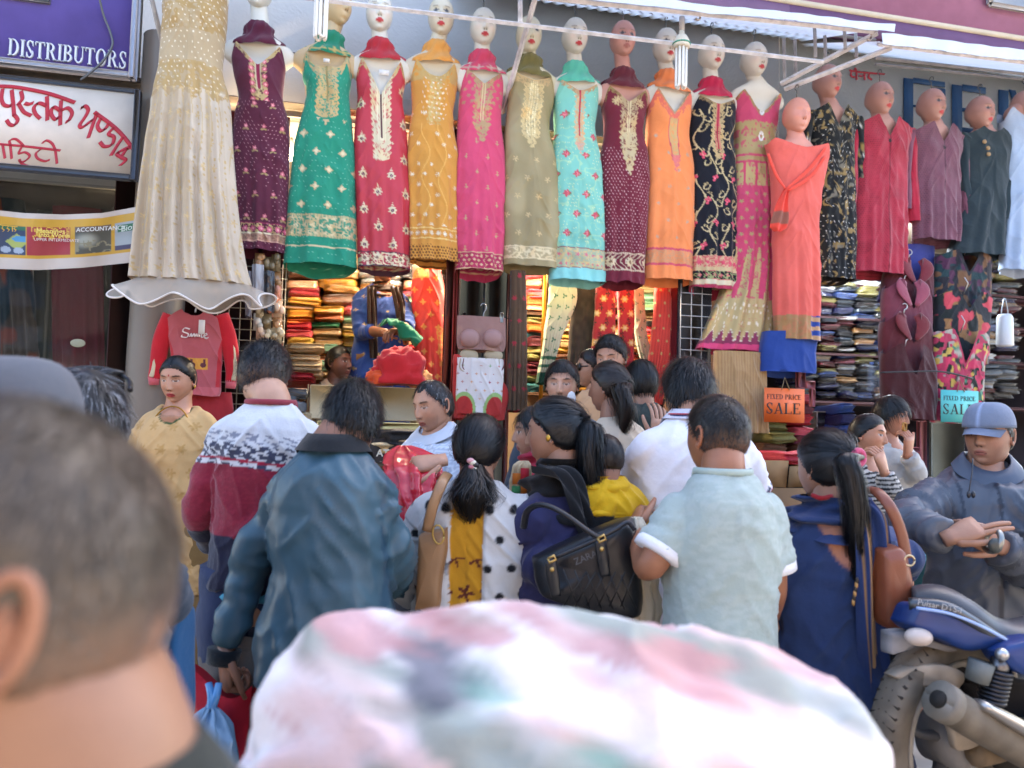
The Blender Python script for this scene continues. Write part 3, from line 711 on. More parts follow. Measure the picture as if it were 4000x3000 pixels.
def neckline(p, q, wd, col, seed=0, s=70, gl=.8, xm=.80, solid=.18):
    d = q['n'] - q['top']; m = (d < wd * (1 + .12 * np.sin(q['x'] * 160))) & q['front'] & (np.abs(q['xi']) < xm)
    p.put(m * (solid + (1 - solid) * scroll(q['x'], q['z'], s, seed, .18)), col, gl); p.put((d < .010) & q['front'] & (np.abs(q['xi']) < xm), col * 1.1, gl)
def band(p, q, h0, h1, col, m=1.0, gl=0): p.put((q['h'] > h0) & (q['h'] < h1) if isinstance(m, float) else ((q['h'] > h0) & (q['h'] < h1)) * m, col, gl)
def k1(q):
    p = Paint(len(q['x']), S('5c2138')); x, h, n = q['x'], q['h'], q['n']
    dx, dz = lat(x, h, .022, .022); p.put((np.hypot(dx, dz) < .0022) * (n > .32), S('c08a90'))
    dx, dz = lat(x, h, .10, .13, .02, .2); g = (n > .3) & (h > .17)
    p.put(flower(dx, dz + .012, .020, 3, .4, .5) * g, S('a58a54'), .6); p.put(flower(dx, dz, .013, 5, .15) * g, S('d0687a')); p.put((np.hypot(dx, dz) < .005) * g, S('eaa0a0'))
    neckline(p, q, .03, GOLD, 1); yoke(p, q, .0, .048, .040, .34, GOLD, 2, 75, .15)
    z2 = np.mod(n, .045) - .0225
    p.put(flower(np.abs(x) - .036, z2, .016, 6, .15) * (n < .34) * (n > .015) * q['front'], S('cf5870')); p.put((np.hypot(np.abs(x) - .036, z2) < .006) * (n < .34) * q['front'], S('f0b0a8'))
    p.put((np.abs(x) < .012) * (n < .27) * q['front'], S('8f2347')); p.put((np.abs(np.abs(x) - .013) < .003) * (n < .28) * q['front'], PALE, .8)
    z3 = h - .125; dx = np.mod(x + .02, .045) - .0225; b = (h > .10) & (h < .155)
    p.put(b * scroll(x, h, 80, 4, .12), GOLD, .7); p.put(flower(dx, z3, .018, 6, .15) * b, S('d05a78')); p.put((np.hypot(dx, z3) < .006) * b, S('f0a8a8'))
    band(p, q, .055, .10, S('b08468'), .55 + .45 * scroll(x, h, 120, 7, .2), .7); band(p, q, .095, .102, PALE, gl=.8); band(p, q, .05, .057, S('d7a088'), gl=.7); band(p, q, .155, .160, S('a02a58'))
    return p.c
def k2(q):
    p = Paint(len(q['x']), S('0c8a6c')); x, h, n = q['x'], q['h'], q['n']
    dx, dz = lat(x, h, .022, .03); p.put((np.hypot(dx, dz) < .002) * .8, S('7fc4a4'))
    dx, dz = lat(x, h, .15, .105, .03, .345); g = (n > .40) & (h > .29)
    p.put(flower(dx, dz, .024, 4, .28) * g, S('bfa779'), .6); p.put(flower(dx, dz, .016, 8, .3) * g, S('d2bf92'), .7)
    neckline(p, q, .055, GOLD, 1, xm=.98)
    yoke(p, q, .03, .060, .060, .26, GOLD, 2, 80, .16, edge=False); yoke(p, q, .24, .062, .066, .40, GOLD, 6, 70, .2, round_=True)
    p.put((np.abs(x) < .004) * (n < .30) * q['front'], S('8f8250')); p.put(flower(x, n - .42, .022, 3, .3, .5) * q['front'], S('bfa779'), .6)
    b = (h > .165) & (h < .275); dx, dz = lat(x, h, .048, .045, 0, .222)
    p.put(b * (.12 + .88 * scroll(x, h, 62, 4, .16)), S('b9a574'), .6); p.put(flower(dx, dz, .017, 3, .4, .9) * b, S('cdb98a'), .7)
    for h0 in (.155, .275): band(p, q, h0, h0 + .013, S('c3ad79'), .5 + .5 * (np.mod(x, .012) < .006), .7)
    band(p, q, .095, .103, S('c9b98c')); return p.c
def k3(q):
    p = Paint(len(q['x']), S('b81f34')); x, h, n = q['x'], q['h'], q['n']
    dx, dz = lat(x, h, .165, .105, .05, .13); g = (h > .08) & (np.abs(x) > np.where(n < .5, .075, 0)) & (n > .12)
    p.put(flower(dx, dz, .027, 7, .2) * (dz < .02) * g, PALE, .6); p.put((np.abs(dx) < .012 - (dz - .015) * .35) * (dz > .01) * (dz < .048) * (np.mod(dz, .013) < .009) * g, PALE, .6)
    p.put((np.hypot(dx, dz + .002) < .0095) * g, S('3a1420')); p.put((np.hypot(dx, dz + .002) < .004) * g, S('b77'.ljust(6, '8')))
    neckline(p, q, .04, GOLD, 1, xm=.95); yoke(p, q, .10, .062, .050, .52, S('c8b48a'), 2, 58, .17)
    yoke(p, q, .45, .052, .046, .62, S('c8b48a'), 5, 60, .2, round_=True)
    for s_ in (.006, .022): p.put((np.abs(np.abs(x) - s_) < .0035) * (n > .14) * (n < .5) * q['front'], S('d7c39a'), .8)
    p.put((np.abs(x) < .003) * (n > .17) * (n < .5) * q['front'], S('4d1420'))
    b = h < .085; dx = np.mod(x + .01, .07) - .035; p.put(b, S('a01c34')); p.put(b * scroll(x, h, 85, 4, .14), PALE, .7)
    p.put(flower(dx, h - .05, .024, 8, .2) * b, PALE, .7); p.put((np.hypot(dx, h - .05) < .01) * b, S('7c5a48')); band(p, q, .083, .09, S('5a1430')); band(p, q, -.1, .008, S('3f1634'))
    return p.c
def k4(q):
    p = Paint(len(q['x']), S('c98a26')); x, h, n = q['x'], q['h'], q['n']
    p.put((np.abs(x + .05 - .025 * np.sin(h * 22)) < .003) * (h > .2) * (n > .4), S('dba544')); p.put((np.abs(x - .05 - .025 * np.sin(h * 19 + 2)) < .003) * (h > .2) * (n > .4), S('dba544'))
    dx, dz = lat(x, h, .075, .062, .02, .14); j = vn(np.c_[np.round(x / .075), np.round(h / .062)], 1, 3); g = (h > .20) & (n > .28)
    p.put(flower(dx, dz, .014, 6, .45) * g * (j > .3), S('d8cdb0'), .7)
    neckline(p, q, .035, S('b7995a'), 1); yoke(p, q, .05, .034, .040, .40, S('c2a05a'), 2, 85, .13, edge=False)
    dx, dz = lat(x, n, .03, .03); p.put(flower(dx, dz, .007, 5, .3) * (n < .38) * (np.abs(x) < .075) * (n > .04) * q['front'] * (vn(np.c_[np.round(x / .03), np.round(n / .03)], 1, 8) > .4), S('ded2b8'), .8)
    p.put(scroll(x, n, 38, 5, .12) * (n < .13) * q['front'], S('bd9750'), .5)
    dx = np.mod(x, .04) - .02; p.put(flower(dx, h - .155, .016, 8, .4) * (np.abs(h - .155) < .02), S('d9cfb4'), .7); band(p, q, .182, .188, S('dfc070')); band(p, q, .12, .126, S('dfc070'))
    dx, dz = lat(x, h, .018, .018); p.put((np.hypot(dx, dz) < .0062) * (h < .085), S('6b3f10')); return p.c
def k5(q):
    p = Paint(len(q['x']), S('cc3d66')); x, h, n = q['x'], q['h'], q['n']
    dx, dz = lat(x, h, .13, .095, .03, .12); g = (h > .09) & (n > .42); p.put(flower(dx, dz, .0115, 4, .3) * g, S('b89468'), .6); p.put(flower(dx, dz - .016, .007, 4, .3) * g, S('b89468'), .6)
    neckline(p, q, .03, S('a9825c'), 1); yoke(p, q, .03, .060, .052, .36, S('b08a5c'), 2, 62, .14, edge=False); yoke(p, q, .34, .05, .01, .45, S('b08a5c'), 7, 62, .2, edge=False)
    p.put((np.abs(np.abs(x) - .006) < .003) * (n > .05) * (n < .32) * q['front'], S('cdb083'), .7)
    dx, dz = lat(x, n, .045, .042); p.put(flower(dx, dz, .013, 6, .3) * (n < .24) * (np.abs(x) > .03) * q['front'] * (n > q['top'] + .03), S('a9825c'), .6)
    b = (h < .105); p.put(b, S('a8244f')); dx, dz = lat(x, h, .03, .026, 0, .03); p.put(flower(dx, dz, .011, 6, .35) * (h > .012) * (h < .095), S('c9a37a'), .7); band(p, q, .10, .107, S('c9a37a')); band(p, q, 0, .008, S('c9a37a')); return p.c
def k6(q):
    p = Paint(len(q['x']), S('8f7f52')); x, h, n = q['x'], q['h'], q['n']
    p.put(.35 * sm(vn(np.c_[x * 8, h * 5], 1, 3), .45, .75), S('b3a377'))
    dx, dz = lat(x, h, .13, .115, .02, .2); g = (h > .13) & (n > .45); p.put(flower(dx, dz, .020, 5, .5, .3) * g, S('c2a46c'), .7)
    neckline(p, q, .05, S('b89660'), 1, xm=1); yoke(p, q, .06, .062, .055, .40, S('c5a76a'), 2, 70, .18); yoke(p, q, .37, .055, .01, .47, S('c5a76a'), 5, 70, .2, edge=False)
    for s_ in (.010, .022): p.put((np.abs(np.abs(x) - s_) < .003) * (n > .05) * (n < .4) * (np.mod(n, .012) < .008) * q['front'], S('e2cb94'), .9)
    b = (h > .045) & (h < .115); p.put(b * (.25 + .75 * scroll(x, h, 70, 4, .17)), S('c9b487'), .7); band(p, q, .112, .12, S('cdb88a')); band(p, q, .04, .047, S('cdb88a')); return p.c
def k7(q):
    p = Paint(len(q['x']), S('73bdac')); x, h, n = q['x'], q['h'], q['n']
    p.put(scroll(x, h, 26, 3, .05) * (h > .2) * (n > .3) * .8, S('9dc9a0')); dx, dz = lat(x, h, .012, .02); p.put((np.hypot(dx, dz) < .002) * (vn(np.c_[x * 30, h * 30], 1, 4) > .55), S('d8d6a0'))
    dx, dz = lat(x, h, .125, .125, .035, .29); g = (h > .22) & ((n > .46) | (np.abs(x) > .05)) & (n > .15); dd = np.abs(dx) + np.abs(dz)
    p.put((dd < .026 + .006 * np.sin(np.arctan2(dz, dx) * 6)) * g, S('c2495a')); p.put((dd < .014) * g * (vn(np.c_[x, h], 130, 3) > .5), S('e07f86')); p.put((dd < .03) * (dd > .022) * (dx > .008) * g, S('6d7a48'))
    neckline(p, q, .03, S('b18c60'), 1); yoke(p, q, .02, .030, .030, .43, S('c49a6c'), 2, 95, .2); p.put((np.abs(x) < .006) * (n > .05) * (n < .36) * q['front'], S('b0243e')); yoke(p, q, .40, .024, .004, .47, S('c98f78'), 3, 90, .2)
    b = (h > .075) & (h < .195); p.put(b, S('9fae90')); p.put(b * scroll(x, h, 70, 3, .14), S('c9b27a'), .6); dx = np.mod(x, .055) - .0275; p.put(flower(dx, h - .155, .014, 5, .3) * b, S('cf5f74')); dx = np.mod(x + .012, .034) - .017; p.put(flower(dx, h - .095, .010, 5, .3) * b, S('cf5f74'))
    band(p, q, .195, .2, S('8a4050')); band(p, q, .07, .075, S('8a4050')); band(p, q, -.2, .07, S('7cc8c4')); return p.c
def k8(q):
    p = Paint(len(q['x']), S('6e1a2e')); x, h, n = q['x'], q['h'], q['n']
    dx, dz = lat(x, h, .021, .020); p.put((np.hypot(dx, dz * .6) < .0025) * (n > .40) * (h > .17), S('c9a0a0'))
    neckline(p, q, .03, S('8e7142'), 1, xm=.95); yoke(p, q, .06, .058, .052, .36, S('b3976a'), 2, 60, .15, edge=False); yoke(p, q, .30, .058, .05, .46, S('b9a072'), 5, 50, .2, round_=True, edge=False); yoke(p, q, .42, .05, .005, .58, S('b9a072'), 8, 55, .2, edge=False)
    p.put((np.abs(np.abs(x) - .008) < .0035) * (n > .05) * (n < .30) * q['front'], S('d2b98a'), .8)
    for sx in (-1, 1): p.put(flower(x - sx * .078, n - .10, .034, 9, .2) * q['front'] * (.5 + .5 * scroll(x, n, 90, 3, .2)), S('c2a672'), .7)
    b = (h > .075) & (h < .175); dx = np.mod(x + .05, .12) - .06; p.put(b * (np.abs(np.sin(x * 100 + 2 * np.sin(h * 60))) < .45), S('bfa98c'), .6); p.put(b * flower(dx, h - .125, .035, 9, .2), S('c9b28a'), .7); p.put(b * flower(dx, h - .125, .014, 7, .2), S('7d5a40'))
    for h0 in (.175, .07): band(p, q, h0, h0 + .012, S('cbb393'), .5 + .5 * (np.mod(x, .01) < .005), .6)
    return p.c
def k9(q):
    p = Paint(len(q['x']), S('e8823c')); x, h, n = q['x'], q['h'], q['n']
    dx, dz = lat(x, h, .13, .11, .02, .27); g = (h > .21) & (n > .3); p.put(flower(dx, dz, .013, 6, .35) * g, S('b59a80'), .6)
    d = n - q['top']; m = (d < .075 + .008 * np.sin(x * 130)) & q['front'] & (n < .32); p.put(m * .8 * scroll(x, n, 70, 2, .25), S('d25a54')); neckline(p, q, .018, S('b08a60'), 1)
    p.put((np.abs(x) < .026) * (n > .20) * (n < .46) * q['front'] * (.5 + .5 * scroll(x, n, 100, 3, .22)), S('c09a5c'), .7); p.put((np.abs(np.abs(x) - .028) < .003) * (n > .2) * (n < .46) * q['front'], S('c24a58'))
    yoke(p, q, .44, .034, .004, .56, S('d2655c'), 5, 75, .22, edge=False)
    b = (h > .085) & (h < .20); p.put(b * (h > .10) * (h < .185) * (.4 + .6 * scroll(x, h, 130, 3, .2)), S('c98a5a'), .6); band(p, q, .185, .2, S('c8425a')); band(p, q, .085, .10, S('c8425a')); return p.c
def k10(q):
    p = Paint(len(q['x']), S('10131f')); x, h, n = q['x'], q['h'], q['n']; g = (h > .21)
    for j in range(4):
        xc = -.12 + j * .08 + .026 * np.sin(h * 24 + j * 2.1); p.put((np.abs(x - xc) < .0042) * g * (n > .06) * (np.mod(h * 2.3 + j * .37, 1) < .72), S('bda878'), .5)
        dz = np.mod(h + j * .05, .11) - .055; sg = np.where(np.mod(np.floor((h + j * .05) / .11), 2) > 0, 1, -1); dx = (x - xc) * sg - .024
        p.put((np.abs(np.hypot(dx, dz) - .019) < .0040) * (dz < .012) * g * (n > .06), S('bda878'), .5)
        for ox, oz in ((.016, .020), (.026, .012), (.024, .026), (.034, .020)): p.put((np.hypot(dx - ox + .012, (dz - oz) * 1.2) < .0052) * g * (n > .06), S('b09a68'), .4)
    dx, dz = lat(x, h, .13, .15, .04, .27); dx = dx + .015 * np.sin(h * 30)
    for ox, oz in ((0, 0), (.013, .009), (-.012, .010), (.003, .02), (-.004, -.013)): p.put((np.hypot(dx - ox, dz - oz) < .0085) * g * (n > .36), S('d2455e'))
    p.put((np.hypot(dx, dz) < .004) * g * (n > .36), S('f09098'))
    neckline(p, q, .025, S('8a6f48'), 1); yoke(p, q, .04, .042, .042, .42, S('b0925e'), 2, 90, .2, round_=True); p.put((np.abs(x) < .006) * (n > .05) * (n < .36) * q['front'], S('a01f3a')); p.put((np.abs(np.abs(x) - .012) < .003) * (n < .37) * q['front'], S('c45a5a'))
    b = h < .21; p.put(b, S('c8605e')); p.put(b * (h > .135) * scroll(x, h, 75, 3, .15), S('c9a57c')); dx = np.mod(x, .05) - .025; p.put(flower(dx, h - .165, .016, 6, .2) * b, S('d0405c'))
    band(p, q, .11, .135, S('c2a878'), gl=.6); band(p, q, .055, .108, S('14131c')); dx = np.mod(x + .01, .045) - .0225; p.put(flower(dx, h - .082, .015, 5, .25) * (h > .055) * (h < .108), S('cf6a66')); p.put((h > .055) * (h < .108) * scroll(x, h, 80, 5, .07), S('8f9a60'))
    band(p, q, .02, .052, S('c7b995'), gl=.6); band(p, q, -.1, .018, S('a22848')); return p.c
def k11(q):
    p = Paint(len(q['x']), S('c23a60')); x, h, n = q['x'], q['h'], q['n']; L = q['len']
    neckline(p, q, .03, S('9a7a48'), 1, xm=1)
    b = (n > .22) & (n < .40); p.put(b * (.2 + .8 * scroll(x, n, 55, 2, .2)), S('a88f5a'), .5); p.put((np.abs(n - .42) < .02) | (np.abs(n - .47) < .015), S('a88f5a'), .5)
    for nc in (.14, .32): p.put((np.abs(np.hypot(x / 1, (n - nc) / 1.7) - .014) < .005) * q['front'], S('d8d0c8'), .7)
    dx = np.mod(x + .03, .075) - .0375; b = (n > .50) & (n < .65) & (np.abs(dx) < .03); p.put(b * (.2 + .8 * scroll(x, n, 60, 5, .2)), S('b29a62'), .5)
    dx, dz = lat(x, h, .062, .055); p.put(flower(dx, dz, .015, 5, .3, pi / 2) * (n > .66) * (h > .55), S('a88f5a'), .5)
    k = np.mod(x / (q['hw'] + 1e-6) * 2.2 + .5, 1) - .5; tip = .55 + .14 * np.cos(k * 2 * pi)
    b = h < tip; p.put(b * (np.abs(k) < .22 + .28 * sm(.5 - h, 0, .3)) * (.25 + .75 * np.maximum(scroll(x, h, 50, 3, .2), scroll(x, h, 90, 6, .15))), S('b39a62'), .55)
    p.put((h < .34) * (.45 + .55 * scroll(x, h, 70, 8, .25)), S('b59c66'), .5)
    k2 = np.mod(x / (q['hw'] + 1e-6) * 4.4, 1) - .5; p.put((np.abs(h - (.30 - .9 * k2 ** 2 * .8)) < .009), S('d5c6ac'), .6); p.put((np.abs(h - (.085 - .035 * np.cos(k2 * 2 * pi))) < .007), S('d5c6ac'), .6)
    p.put((np.abs(k2) < .02) * (h < .3), S('d5c6ac'), .6); p.put(h < .085 - .035 * np.cos(k2 * 2 * pi), S('8a3050')); band(p, q, -.2, .035, S('d6386c')); return p.c
def kfeather(q):
    p = Paint(len(q['x']), S('16191b')); x, h = q['x'], q['h']; P = np.c_[x * 70 + 5 * vn(np.c_[x, h], 20, 2), h * 26, 0 * x]; a = vn(P, 1, 4); b = vn(P * 1.3, 1, 9)
    p.put(sm(a, .68, .74), S('8a7240')); p.put(sm(b, .74, .8), S('6f6a5c')); dx, dz = lat(x, h, .03, .035); p.put((np.hypot(dx, dz) < .0035) * (vn(np.c_[np.round(x / .03), np.round(h / .035)], 1, 3) > .55), S('c9c6c0'), .7); return p.c
def klace(base, dark, seed=0):
    def f(q):
        p = Paint(len(q['x']), base); x, h = q['x'], q['h']; dx, dz = lat(x, h, .014, .014)
        p.put((np.hypot(dx, dz) < .0035) * .7, dark); p.put(.25 * sm(vn(np.c_[x * 12, h * 12], 1, seed), .5, .7), base * 1.35); p.put((np.abs(x - .005) < .004) * q['front'], dark)
        p.put((np.hypot(x, q['n'] - .19) < .013) * q['front'], S('26262a')); return p.c
    return f
def kplain(base, var=.2, seed=0):
    def f(q):
        p = Paint(len(q['x']), base); p.put(var * vn(np.c_[q['x'] * 10, q['h'] * 7], 1, seed), base * .7); return p.c
    return f
def k12(q):
    p = Paint(len(q['x']), S('d9584a')); h, x = q['h'], q['x']; band(p, q, -.1, .155, S('9a7446'), .8 + .2 * (scroll(x, h, 40, 3, .2)), .5)
    st = (x > q['hw'] * .30) & q['front'] & (h < .155); p.put(st, S('23428f')); p.put(st * (np.mod(h, .06) < .027), S('b98f62')); return p.c
V0 = .06
CF = [
 ('mannequin in maroon kurta with pink rose embroidery, beside the beige gown', (1012, -38), [(192, 900, 1124), (300, 914, 1112), (389, 934, 1106), (497, 911, 1131), (750, 918, 1128), (990, 928, 1122)], k1, dict(scarf=S('521a30'), sh=.21, neck=.13)),
 ('mannequin in emerald green kurta with gold motifs and tan head', (1315, 28), [(226, 1172, 1382), (320, 1182, 1372), (389, 1196, 1364), (588, 1149, 1386), (800, 1128, 1392), (1040, 1108, 1393)], k2, dict(skin=S('c0a67c'), yaw=40, face=False, scarf=S('1f7a5c'), cols=S('b39a5c'), neck=.09, vneck=6, foldn=7, fold=.016, tagc=(1275, 233, .035, .022), backhem=.06)),
 ('mannequin in bright red kurta with V neck and teardrop motifs', (1482, 58), [(253, 1389, 1585), (320, 1392, 1580), (400, 1395, 1573), (565, 1384, 1592), (800, 1390, 1600), (1052, 1398, 1600)], k3, dict(scarf=S('a82a34'), neck=.23, vneck=1.0, tagc=(1500, 281, .06, .032), mt='silk')),
 ('mannequin in mustard yellow kurta with lace hem', (1722, 72), [(258, 1602, 1792), (340, 1606, 1786), (452, 1608, 1768), (588, 1592, 1785), (800, 1598, 1782), (1022, 1603, 1784)], k4, dict(scarf=S('cf9146'), neck=.10, vneck=2.2, yaw=-6, skin=S('c9bda4'))),
 ('mannequin in hot pink kurta with gold yoke and narrow gold hem', (1886, 112), [(296, 1798, 1968), (380, 1797, 1962), (475, 1789, 1955), (633, 1780, 1970), (850, 1780, 1968), (1062, 1778, 1962)], k5, dict(scarf=S('c0405c'), neck=.09, vneck=1.1, cols=S('b89a90'), backhem=.05)),
 ('mannequin in olive silk kurta with gold placket', (2064, 142), [(312, 1984, 2165), (400, 1984, 2158), (497, 1975, 2142), (678, 1965, 2180), (880, 1962, 2195), (1048, 1962, 2197)], k6, dict(scarf=S('6b6338'), neck=.04, mt='silk', skin=S('ccc4a8'), foldn=6, fold=.014)),
 ('mannequin in aqua kurta with red flower clusters and red placket', (2243, 148), [(338, 2162, 2340), (420, 2165, 2332), (511, 2168, 2322), (633, 2158, 2344), (850, 2152, 2355), (1100, 2146, 2364)], k7, dict(scarf=S('58b09a'), neck=.06, vneck=1.6, yaw=4)),
 ('mannequin with brown head in wine kurta with tiny dots and gold bib', (2430, 158), [(360, 2346, 2530), (440, 2356, 2518), (511, 2362, 2506), (640, 2346, 2532), (850, 2350, 2526), (1110, 2352, 2514)], k8, dict(scarf=S('5f2430'), neck=.10, vneck=1.2, skin=S('c08a7c'), lips=S('a06058'))),
 ('mannequin in orange kurta with pink hem stripes', (2598, 186), [(368, 2536, 2698), (450, 2530, 2692), (533, 2527, 2684), (655, 2531, 2705), (880, 2524, 2705), (1098, 2514, 2699)], k9, dict(scarf=S('d87a48'), neck=.16, vneck=1.1)),
 ('mannequin in black kurta with gold vines and red flowers', (2776, 212), [(396, 2696, 2870), (460, 2694, 2866), (542, 2690, 2860), (655, 2700, 2868), (880, 2704, 2868), (1132, 2700, 2866)], k10, dict(scarf=S('b02244'), neck=.05, vneck=1.6, yaw=6, backhem=.06)),
 ('mannequin in long pink gown covered with gold arches, flaring at the hem', (2942, 238), [(372, 2868, 3046), (470, 2866, 3030), (560, 2872, 3018), (640, 2866, 3022), (900, 2862, 3024), (1120, 2826, 3026), (1370, 2728, 3026)], k11, dict(neck=.15, vneck=1.5, yaw=10, foldn=10, fold=.02, NR=300, name='gown', arm=.05)),
 ('faceless peach mannequin in coral dress with knotted wrap and gold hem', (3108, 456), [(562, 2988, 3232), (640, 3010, 3222), (760, 3020, 3200), (868, 3022, 3190), (1080, 3024, 3196), (1330, 3028, 3192)], k12, dict(neck=.05, vneck=1.5, skin=S('d08c78'), face=False, sh=.155, shz=.0, foldn=10, fold=.013, name='dress', arm=.03, strap=.8, v=-.10)),
 ('mannequin in black dress with gold feather print', (3228, 322), [(443, 3140, 3346), (540, 3160, 3335), (680, 3172, 3332), (850, 3172, 3334), (1092, 3172, 3330)], kfeather, dict(neck=.16, vneck=1, skin=MP, yaw=18, sh=.15, name='dress', v=.10, slv=[(3335, 470), (3352, 600), (3362, 705)], slr=.055)),
 ('mannequin in red lace cardigan with one dark button', (3432, 388), [(486, 3328, 3553), (600, 3338, 3540), (760, 3338, 3536), (900, 3334, 3536), (1072, 3328, 3536)], klace(S('a3253a'), S('6d1526')), dict(neck=.16, vneck=1, skin=MP, yaw=12, sh=.15, name='cardigan', v=.10, foldn=12, slv=[(3548, 520), (3558, 700), (3566, 868)], slr=.045, mt='knit')),
 ('mannequin in mauve open knit cardigan', (3634, 414), [(514, 3546, 3752), (620, 3560, 3742), (760, 3568, 3740), (945, 3570, 3740)], klace(S('6f4453'), S('4d2c3a'), 4), dict(neck=.15, vneck=1, skin=MP, yaw=12, sh=.15, name='cardigan', v=.10, foldn=12, slv=[(3752, 545), (3764, 700), (3768, 845)], slr=.045, mt='knit')),
 ('mannequin in dark green jacket with three buttons', (3824, 442), [(532, 3744, 3944), (640, 3756, 3930), (780, 3760, 3922), (1000, 3712, 3918)], kplain(S('26343a')), dict(neck=.04, vneck=2, skin=MP, yaw=12, sh=.15, name='jacket', v=.10, foldn=8, slv=[(3936, 560), (3930, 720), (3905, 860)], slr=.05)),
 ('mannequin in pale blue wrapped shirt, cut by the picture edge', (3998, 418), [(440, 3905, 4090), (600, 3918, 4080), (800, 3930, 4075), (1060, 3910, 4080)], kplain(S('9fb2cc')), dict(neck=.12, vneck=1, skin=MP, yaw=8, sh=.15, name='shirt', v=.08, foldn=9, fold=.016)),
]
for i, (lab, hp, rows, fn, kw) in enumerate(CF):
    kw = dict(kw); vv = kw.pop('v', V0); slv = kw.pop('slv', None); slr = kw.pop('slr', .05)
    if slv: kw.setdefault('strap', .34); kw.setdefault('arm', .085); kw.setdefault('shp', .9); kw.setdefault('shz', -.02); rows = [(rows[0][0] - 22, rows[0][1], rows[0][2])] + [(rows[0][0] + 40, rows[0][1] - 2, rows[0][2] + 2)] + rows[1:]
    root, info, H = mannequin(lab, hp, vv, rows, fn, seed=i, **kw)
    if slv:
        for mir in (0, 1):
            pts = []
            for (x, y) in slv:
                u, z = FP(x, y, vv); u = u if not mir else 2 * info['uc'] - u; pts.append((u, z))
            pts = spl(np.array([(info['uc'] + (-1 if mir else 1) * info['hw'] * .80, info['zt'] - .10)] + pts), 30); k = len(pts); a = np.linspace(0, 2 * pi, 30, endpoint=False); t = np.linspace(0, 1, k)[:, None]
            rr = slr * (1.0 - .1 * t) * (1 + .10 * np.sin(a * 3 + 12 * t) + .05 * np.sin(a * 7 - 9 * t))
            U = pts[:, :1] + rr * np.cos(a); Vv = vv - .01 + rr * 1.05 * np.sin(a); Z = pts[:, 1:] + .0 * a
            q = dict(x=(U - info['uc']).ravel(), h=(Z - info['zh']).ravel(), n=np.full(Z.size, .4), hw=np.full(Z.size, .1), front=np.zeros(Z.size, bool), xi=np.zeros(Z.size), top=np.zeros(Z.size), len=1, z=Z.ravel())
            MB().grid(FW(U, Vv, Z), fn(q), cu=True).obj('sleeve', kw.get('mt', 'cloth'), info['o'])
    if 'coral' in lab:     # blue underskirt and the knotted wrap end
        rows2 = [(1300, 2985, 3186), (1380, 2970, 3182), (1458, 2966, 3178)]
        dress(root, rows2, vv + .02, kplain(S('1c3f8c')), neck=0, arm=0, NR=30, NF=60, NB=10, hemwave=.006, name='underskirt', depth=.085, bust=0)
        mb = MB()
        G = spl(np.array([FX(3072, 735, vv - .115), FX(3056, 790, vv - .125), FX(3048, 850, vv - .13), FX(3038, 905, vv - .12)]), 30); tt = np.linspace(0, 1, 30)[:, None]; w_ = np.linspace(-1, 1, 24)[None]
        wd = np.interp(tt, [0, .15, .7, .9, 1], [.015, .025, .055, .055, .02]); P = G[:, None] + (w_ * wd)[..., None] * EU - ((.012 * np.cos(w_ * 5 + tt * 2) + .012 * (1 - w_ ** 2)))[..., None] * EV
        cc = np.where(((tt > .55) & (tt < .8)) + 0 * w_ > 0, 1., 0.)[..., None]; mb.grid(P, S('d84636') * (1 - cc) + S('8a5444') * cc)
        for q0 in ([(3228, 575), (3160, 660), (3072, 738)], [(3000, 600), (3030, 680), (3068, 738)], [(3225, 610), (3165, 690), (3078, 745)]): mb.tube([FX(x, y, vv - .098 - .012 * k) for k, (x, y) in enumerate(q0)], [.010, .012, .008], S('dc4a3a'), n=8, samples=14, flat=.5, up=tuple(EV))
        mb.obj('wrap', 'cloth', info['o'])
    if 'three buttons' in lab:
        for (x, y) in ((3846, 553), (3860, 578), (3862, 602)):
            c = FX(x, y, vv - .118); MB().ell(c, (.016, .007, .016), S('94764c'), n=10, m=6).obj('button', 'plastic', info['o'])
# the beige gown hung nearer the street
def k0(q):
    p = Paint(len(q['x']), S('a8936f')); x, h, n = q['x'], q['h'], q['n']
    sk = n > .60; p.put(sm(n, .585, .60), S('bdae98'))
    f = np.maximum(scroll(x, h, 34, 2, .11), scroll(x, h, 60, 5, .1)); p.put(f * (n < .30) * (1 - .6 * (np.abs(x) < .05) * (n > .2)), S('a3854e'), .3); p.put(f * (n > .46) * (n < .63 + .02 * np.sin(x * 60)), S('a98c56'), .3)
    dx, dz = lat(x, h, .028, .026); j = vn(np.c_[np.round(x / .028), np.round(h / .026)], 1, 3); p.put((np.hypot(dx + .006 * j, dz) < .0035) * (n < .62) * (j > .25), S('e0d2b4'), .9)
    xs = q['xi'] * .24; vx = np.mod(xs + .012 * np.sin(h * 14), .052) - .026; g = sk
    p.put(.8 * sm(vn(np.c_[q['xi'] * 9, h * .8], 1, 8), .4, .65) * sk, S('a38f70')); p.put((np.abs(vx) < .003) * g * (vn(np.c_[xs * 20, h * 4], 1, 3) > .52) * .7, S('b79c66'), .3)
    dx, dz = lat(xs + .012 * np.sin(h * 14), h, .052, .13, 0, .05); p.put(flower(dx, dz, .016, 5, .4) * g * (vn(np.c_[np.round(xs / .052), np.round(h / .13)], 3, 2) > .4), S('c2a672'), .3); p.put((np.abs(dx) < .008) * (np.abs(np.mod(dz, .03) - .015) < .006) * g * (dx > 0), S('b79c66'), .3)
    return p.c
gr = [(-60, 640, 892), (60, 636, 886), (180, 630, 874), (271, 626, 870), (365, 606, 894), (430, 596, 902), (750, 551, 924), (1000, 524, 958), (1105, 512, 985)]
vG = -.42
root = thing('mannequin', 'long beige tulle gown with gold lace bodice hung near the purple sign', 'mannequin', FX(740, 1100, vG), 'dressed mannequins hanging in a row over the shop')
